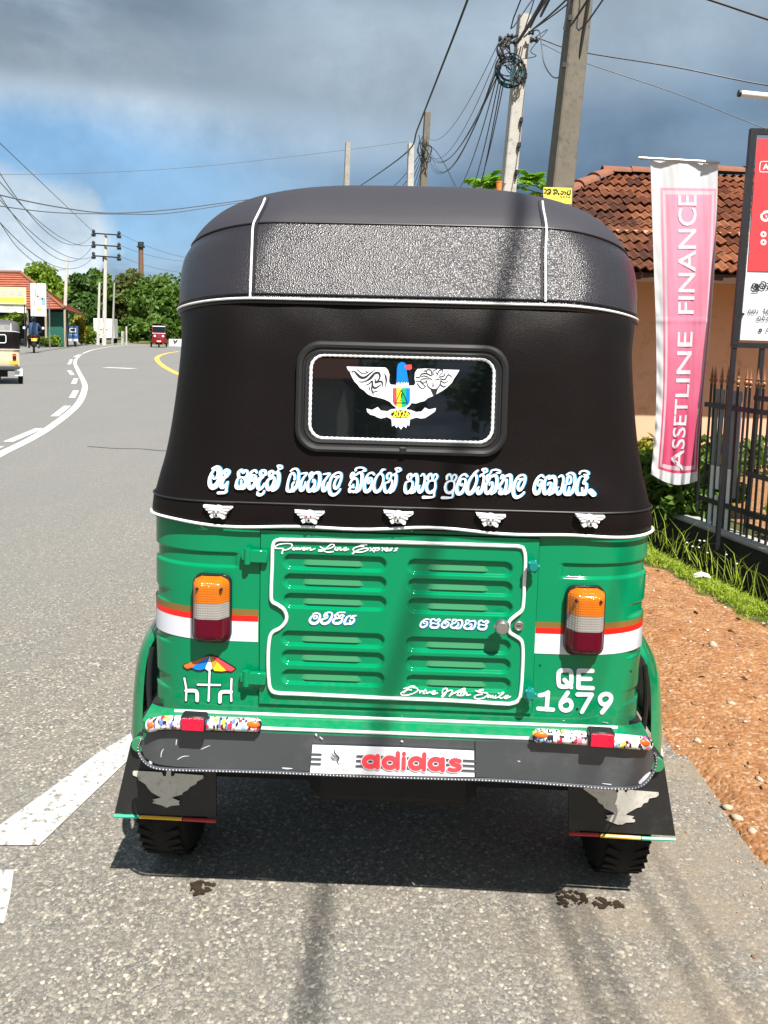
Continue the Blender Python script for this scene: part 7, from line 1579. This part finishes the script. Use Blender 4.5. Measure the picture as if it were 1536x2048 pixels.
# trees across the road behind the camera (seen only in the rear glass)
for k, (x, y, h) in enumerate(((-9, -24, 7.5), (-3, -27, 8), (4, -25, 7), (10, -23, 8), (-15, -20, 7))):
    o = thing('broadleaf_tree', ['leafy tree behind the camera, far left', 'leafy tree behind the camera, left of centre', 'leafy tree behind the camera, near centre', 'leafy tree behind the camera, right', 'leafy tree behind the camera at the outer left'][k], 'tree', (x, y, 0), 0, 'trees behind the camera')
    C_ = crown_pts(0, h*.55, 3.2, 3, h*.42, 34, k+70); V_, F_ = leaves(C_, np.full((34, 1), 1.0)*np.array([[1, 1, .8]]), 70, .3, k+90); raw_mesh('crown', V_, F_, 'leaf_mid', o)
    q = MB(); q.tube([(0, 0, -.1), (.1, 0, h*.6)], [.2, .1], 8); q.build('trunk', 'bark', o)
q = MB(); q.box((0, 0, 4.0), (.2, .16, 8.2)); o = thing('utility_pole', 'concrete pole behind the camera carrying the thick cable', 'utility pole', (1.6, -14, 0)); q.build('shaft', 'concrete_pole', o)

# papaya
pb = D(1016, 380, 17.0); pap = thing('papaya_tree', 'papaya tree crown with bright lobed leaves behind the pale pole', 'tree', (pb[0], 17.0, 0)); pz = D(1016, 362, 17)[2]
q = MB(); q.tube([(0, 0, -.1), (.05, 0, pz*.5), (0, 0, pz-.1)], [.14, .11, .07], 8); q.build('trunk', 'bark', pap, smooth=True)
rp_ = np.random.default_rng(21)
for k in range(30):
    a = rp_.uniform(0, 6.28); el = rp_.uniform(-.15, 1.1); L_ = rp_.uniform(.45, .80); st = np.array([0, 0, pz-.15]); en = st+np.array([math.cos(a)*math.cos(el)*1.15, math.sin(a)*math.cos(el), math.sin(el)*.55])*L_
    q = MB(); q.tube([tuple(st), tuple((st+en)/2+[0, 0, .05]), tuple(en)], .010, 5); lf = q.build('petiole', 'leaf_papaya', pap)
    q = MB(); ax = (en-st)/np.linalg.norm(en-st); sd = np.cross(ax, [0, 0, 1]); sd /= np.linalg.norm(sd)
    for j in range(7):
        t_ = (j-3)*.55; dv = ax*math.cos(t_)+sd*math.sin(t_); l2 = .28*(1-.07*abs(j-3)); pv = np.cross(dv, [0, 0, 1]); pv /= np.linalg.norm(pv)+1e-9; dr = np.array([0, 0, -.10])
        q.add([en, en+dv*l2*.45+pv*.055+dr*.2, en+dv*l2*.62+pv*.10+dr*.4, en+dv*l2+dr, en+dv*l2*.62-pv*.10+dr*.4, en+dv*l2*.45-pv*.055+dr*.2], [(0, 1, 2, 3), (0, 3, 4, 5)])
    q.build('leaf', 'leaf_papaya', pap)
# shrubs round the fence and wall
def shrub(name, label, p, r, h, m_, leaf, n, per, seed, group='shrubs along the house wall'):
    o = thing(name, label, 'shrub', (p[0], p[1], p[2] if len(p) > 2 else 0.0), 0, group); C_ = crown_pts(0, h*.5, r, r*.6, h*.5, n, seed)
    V_, F_ = leaves(C_, np.full((n, 3), .16*max(r, h)+.04), per, leaf, seed+1); raw_mesh('foliage', V_, F_, m_, o)
    q = MB()
    for k in range(7): a = k*.9; q.tube([(0, 0, -.08), (r*.5*math.cos(a), r*.3*math.sin(a), h*.5), (r*.7*math.cos(a), r*.4*math.sin(a), h*.85)], [.012, .008, .004], 5)
    q.build('stem', 'bark', o)
shrub('shrub', 'dark green leafy shrub under the hanging banner', bl(-.05, .25), .40, .36, 'leaf_mid', .055, 44, 60, 31)
shrub('shrub', 'dark shrub between rickshaw and banner', bl(-.7, .2), .45, .38, 'leaf_mid', .06, 40, 60, 33)
shrub('shrub', 'yellow leaved croton standing left of the banner', (2.40, 7.4), .28, .52, 'leaf_yellow', .055, 20, 22, 35)
shrub('shrub', 'green shrub behind the railing beside the signboard legs', bl(1.0, .75), .55, .40, 'leaf_bright', .05, 36, 50, 37)
shrub('shrub', 'small yellow green shrub behind the railing at the right edge', bl(1.9, .9), .5, .44, 'leaf_yellow', .05, 26, 46, 39)
shrub('shrub', 'tall leafy shrub against the orange wall behind the railing', (3.55, 8.7), .7, .36, 'leaf_mid', .06, 36, 50, 41)
# grass
def blades(P_, hgt, wid, seed, lean=.45):
    r_ = np.random.default_rng(seed); n = len(P_); a = r_.uniform(0, 6.28, n); ln = r_.normal(size=(n, 2))*lean*hgt[:, None]
    sd = np.stack([np.cos(a), np.sin(a), np.zeros(n)], 1)*wid[:, None]
    mid = P_+np.concatenate([ln*.35, (hgt*.6)[:, None]], 1); tip = P_+np.concatenate([ln, (hgt*r_.uniform(.75, 1, n))[:, None]], 1)
    V_ = np.stack([P_-sd, P_+sd, mid+sd*.7, mid-sd*.7, tip], 1).reshape(-1, 3); b = np.arange(n)*5
    F_ = np.concatenate([np.stack([b, b+1, b+2], 1), np.stack([b, b+2, b+3], 1), np.stack([b+3, b+2, b+4], 1)])
    return V_, F_
rg_ = np.random.default_rng(11); N_ = 170000
gxp = rg_.uniform(1.0, 3.3, N_); gyp = rg_.uniform(2.2, 7.6, N_); gs = s_of(gxp, gyp)
ii = np.clip(np.searchsorted(vx, gxp)-1, 0, nx-1); jj = np.clip(np.searchsorted(vy, gyp)-1, 0, ny-1)
keep = (grassy[ii, jj] > rg_.uniform(.35, .9, N_)) & (gs < -.45) & (gs > -1.6)
gxp, gyp, gz_ = gxp[keep], gyp[keep], Z[ii, jj][keep]; gs = gs[keep]
hh_ = rg_.uniform(.018, .055, len(gxp))
V1, F1 = blades(np.stack([gxp, gyp, gz_-.004], 1), hh_, rg_.uniform(.0018, .0036, len(gxp)), 12, .7)
n2_ = 260; tt = rg_.uniform(-1.2, 2.6, n2_); sg = rg_.uniform(-.72, -.48, n2_); pp = B0[None]+BD[None]*tt[:, None]+BN[None]*sg[:, None]
V2, F2 = blades(np.concatenate([pp, np.full((n2_, 1), .0)], 1), rg_.uniform(.08, .26, n2_), rg_.uniform(.002, .004, n2_), 13, .6)
tag(raw_mesh('grass', np.concatenate([V1, V2]), np.concatenate([F1, F2+len(V1)]), 'grass_blade'), 'bright green grass on the bank between dirt shoulder and ditch', 'grass', kind='stuff')
# small white flowering weeds on the ditch bank
q = MB()
for k in range(26):
    t_ = rg_.uniform(-.5, 1.6); s_ = rg_.uniform(-.66, -.50); b_ = bl(t_, s_, .02); h_ = rg_.uniform(.08, .2); lx, ly = rg_.normal()*.05, rg_.normal()*.05
    q.tube([b_, (b_[0]+lx*.5, b_[1]+ly*.5, h_*.6), (b_[0]+lx, b_[1]+ly, h_)], .0018, 4)
o = q.build('weed_stems', 'grass_blade'); tag(o, 'thin weed stalks standing along the edge of the ditch', 'weeds', kind='stuff')
q = MB(); rg2 = np.random.default_rng(77)
for k in range(16):
    t_ = rg2.uniform(-.3, 1.5); s_ = rg2.uniform(-.60, -.46); b_ = bl(t_, s_, rg2.uniform(.06, .18)); q.sphere(b_, (.007, .007, .005), 7, 5)
tag(q.build('white_weeds', 'white_paint'), 'small white flower heads on weeds beside the ditch', 'weeds', kind='stuff')
# low broad-leaved ground cover among the grass
N3 = 26000; cx_ = rg_.uniform(1.0, 3.2, N3); cy_ = rg_.uniform(2.6, 7.4, N3); cs_ = s_of(cx_, cy_); ii = np.clip(np.searchsorted(vx, cx_)-1, 0, nx-1); jj = np.clip(np.searchsorted(vy, cy_)-1, 0, ny-1)
kp = (grassy[ii, jj] > rg_.uniform(.4, 1.0, N3)) & (cs_ < -.47) & (cs_ > -1.5); cc_ = np.stack([cx_[kp], cy_[kp], Z[ii, jj][kp]+.018], 1)
V_, F_ = leaves(cc_, np.full((len(cc_), 3), .016), 2, .013, 44, .5, 1.5)
tag(raw_mesh('ground_cover', V_, F_, 'grass_blade'), 'small leaved ground cover matted between the grass blades', 'ground cover', kind='stuff')
# pale building added behind the camera for the rear glass to reflect
bb = thing('building', 'pale building added behind the camera to reflect in the rear glass', 'building', (-6, -22, 0)); q = MB(); q.box((0, 0, 1.6), (7, 5, 3.2)); q.build('wall', 'white_paint', bb)
q = MB(); q.add([(-3.9, 2.9, 3.15), (3.9, 2.9, 3.15), (3.9, 0, 4.6), (-3.9, 0, 4.6), (-3.9, -2.9, 3.15), (3.9, -2.9, 3.15)], [(0, 1, 2, 3), (3, 2, 5, 4)]); q.build('roof', 'shop_tile', bb)
for x in (-2, 0.3, 2.3): q = MB(); q.box((x, 2.52, 1.3), (.9, .06, 1.5 if x != 0.3 else 2.3)); q.build('window' if x != 0.3 else 'door', 'shop_dark', bb)

# dry leaves and twigs blown on to the dirt shoulder
mat('dry_leaf', (0.20, 0.11, 0.045), 0.8, var=0.5, scale=20)
N4 = 260; lx_ = rg_.uniform(1.02, 2.6, N4); ly_ = rg_.uniform(1.4, 5.0, N4); kp = s_of(lx_, ly_) < -.7; lx_, ly_ = lx_[kp], ly_[kp]
lz_ = np.array([float(verge_z(a, b)) for a, b in zip(lx_, ly_)])+.008
V_, F_ = leaves(np.stack([lx_, ly_, lz_], 1), np.full((len(lx_), 3), .003), 1, .016, 61, .85, 1.9)
tag(raw_mesh('dry_leaves', V_, F_, 'dry_leaf'), 'dry brown leaf litter scattered over the dirt shoulder', 'leaf litter', kind='stuff')
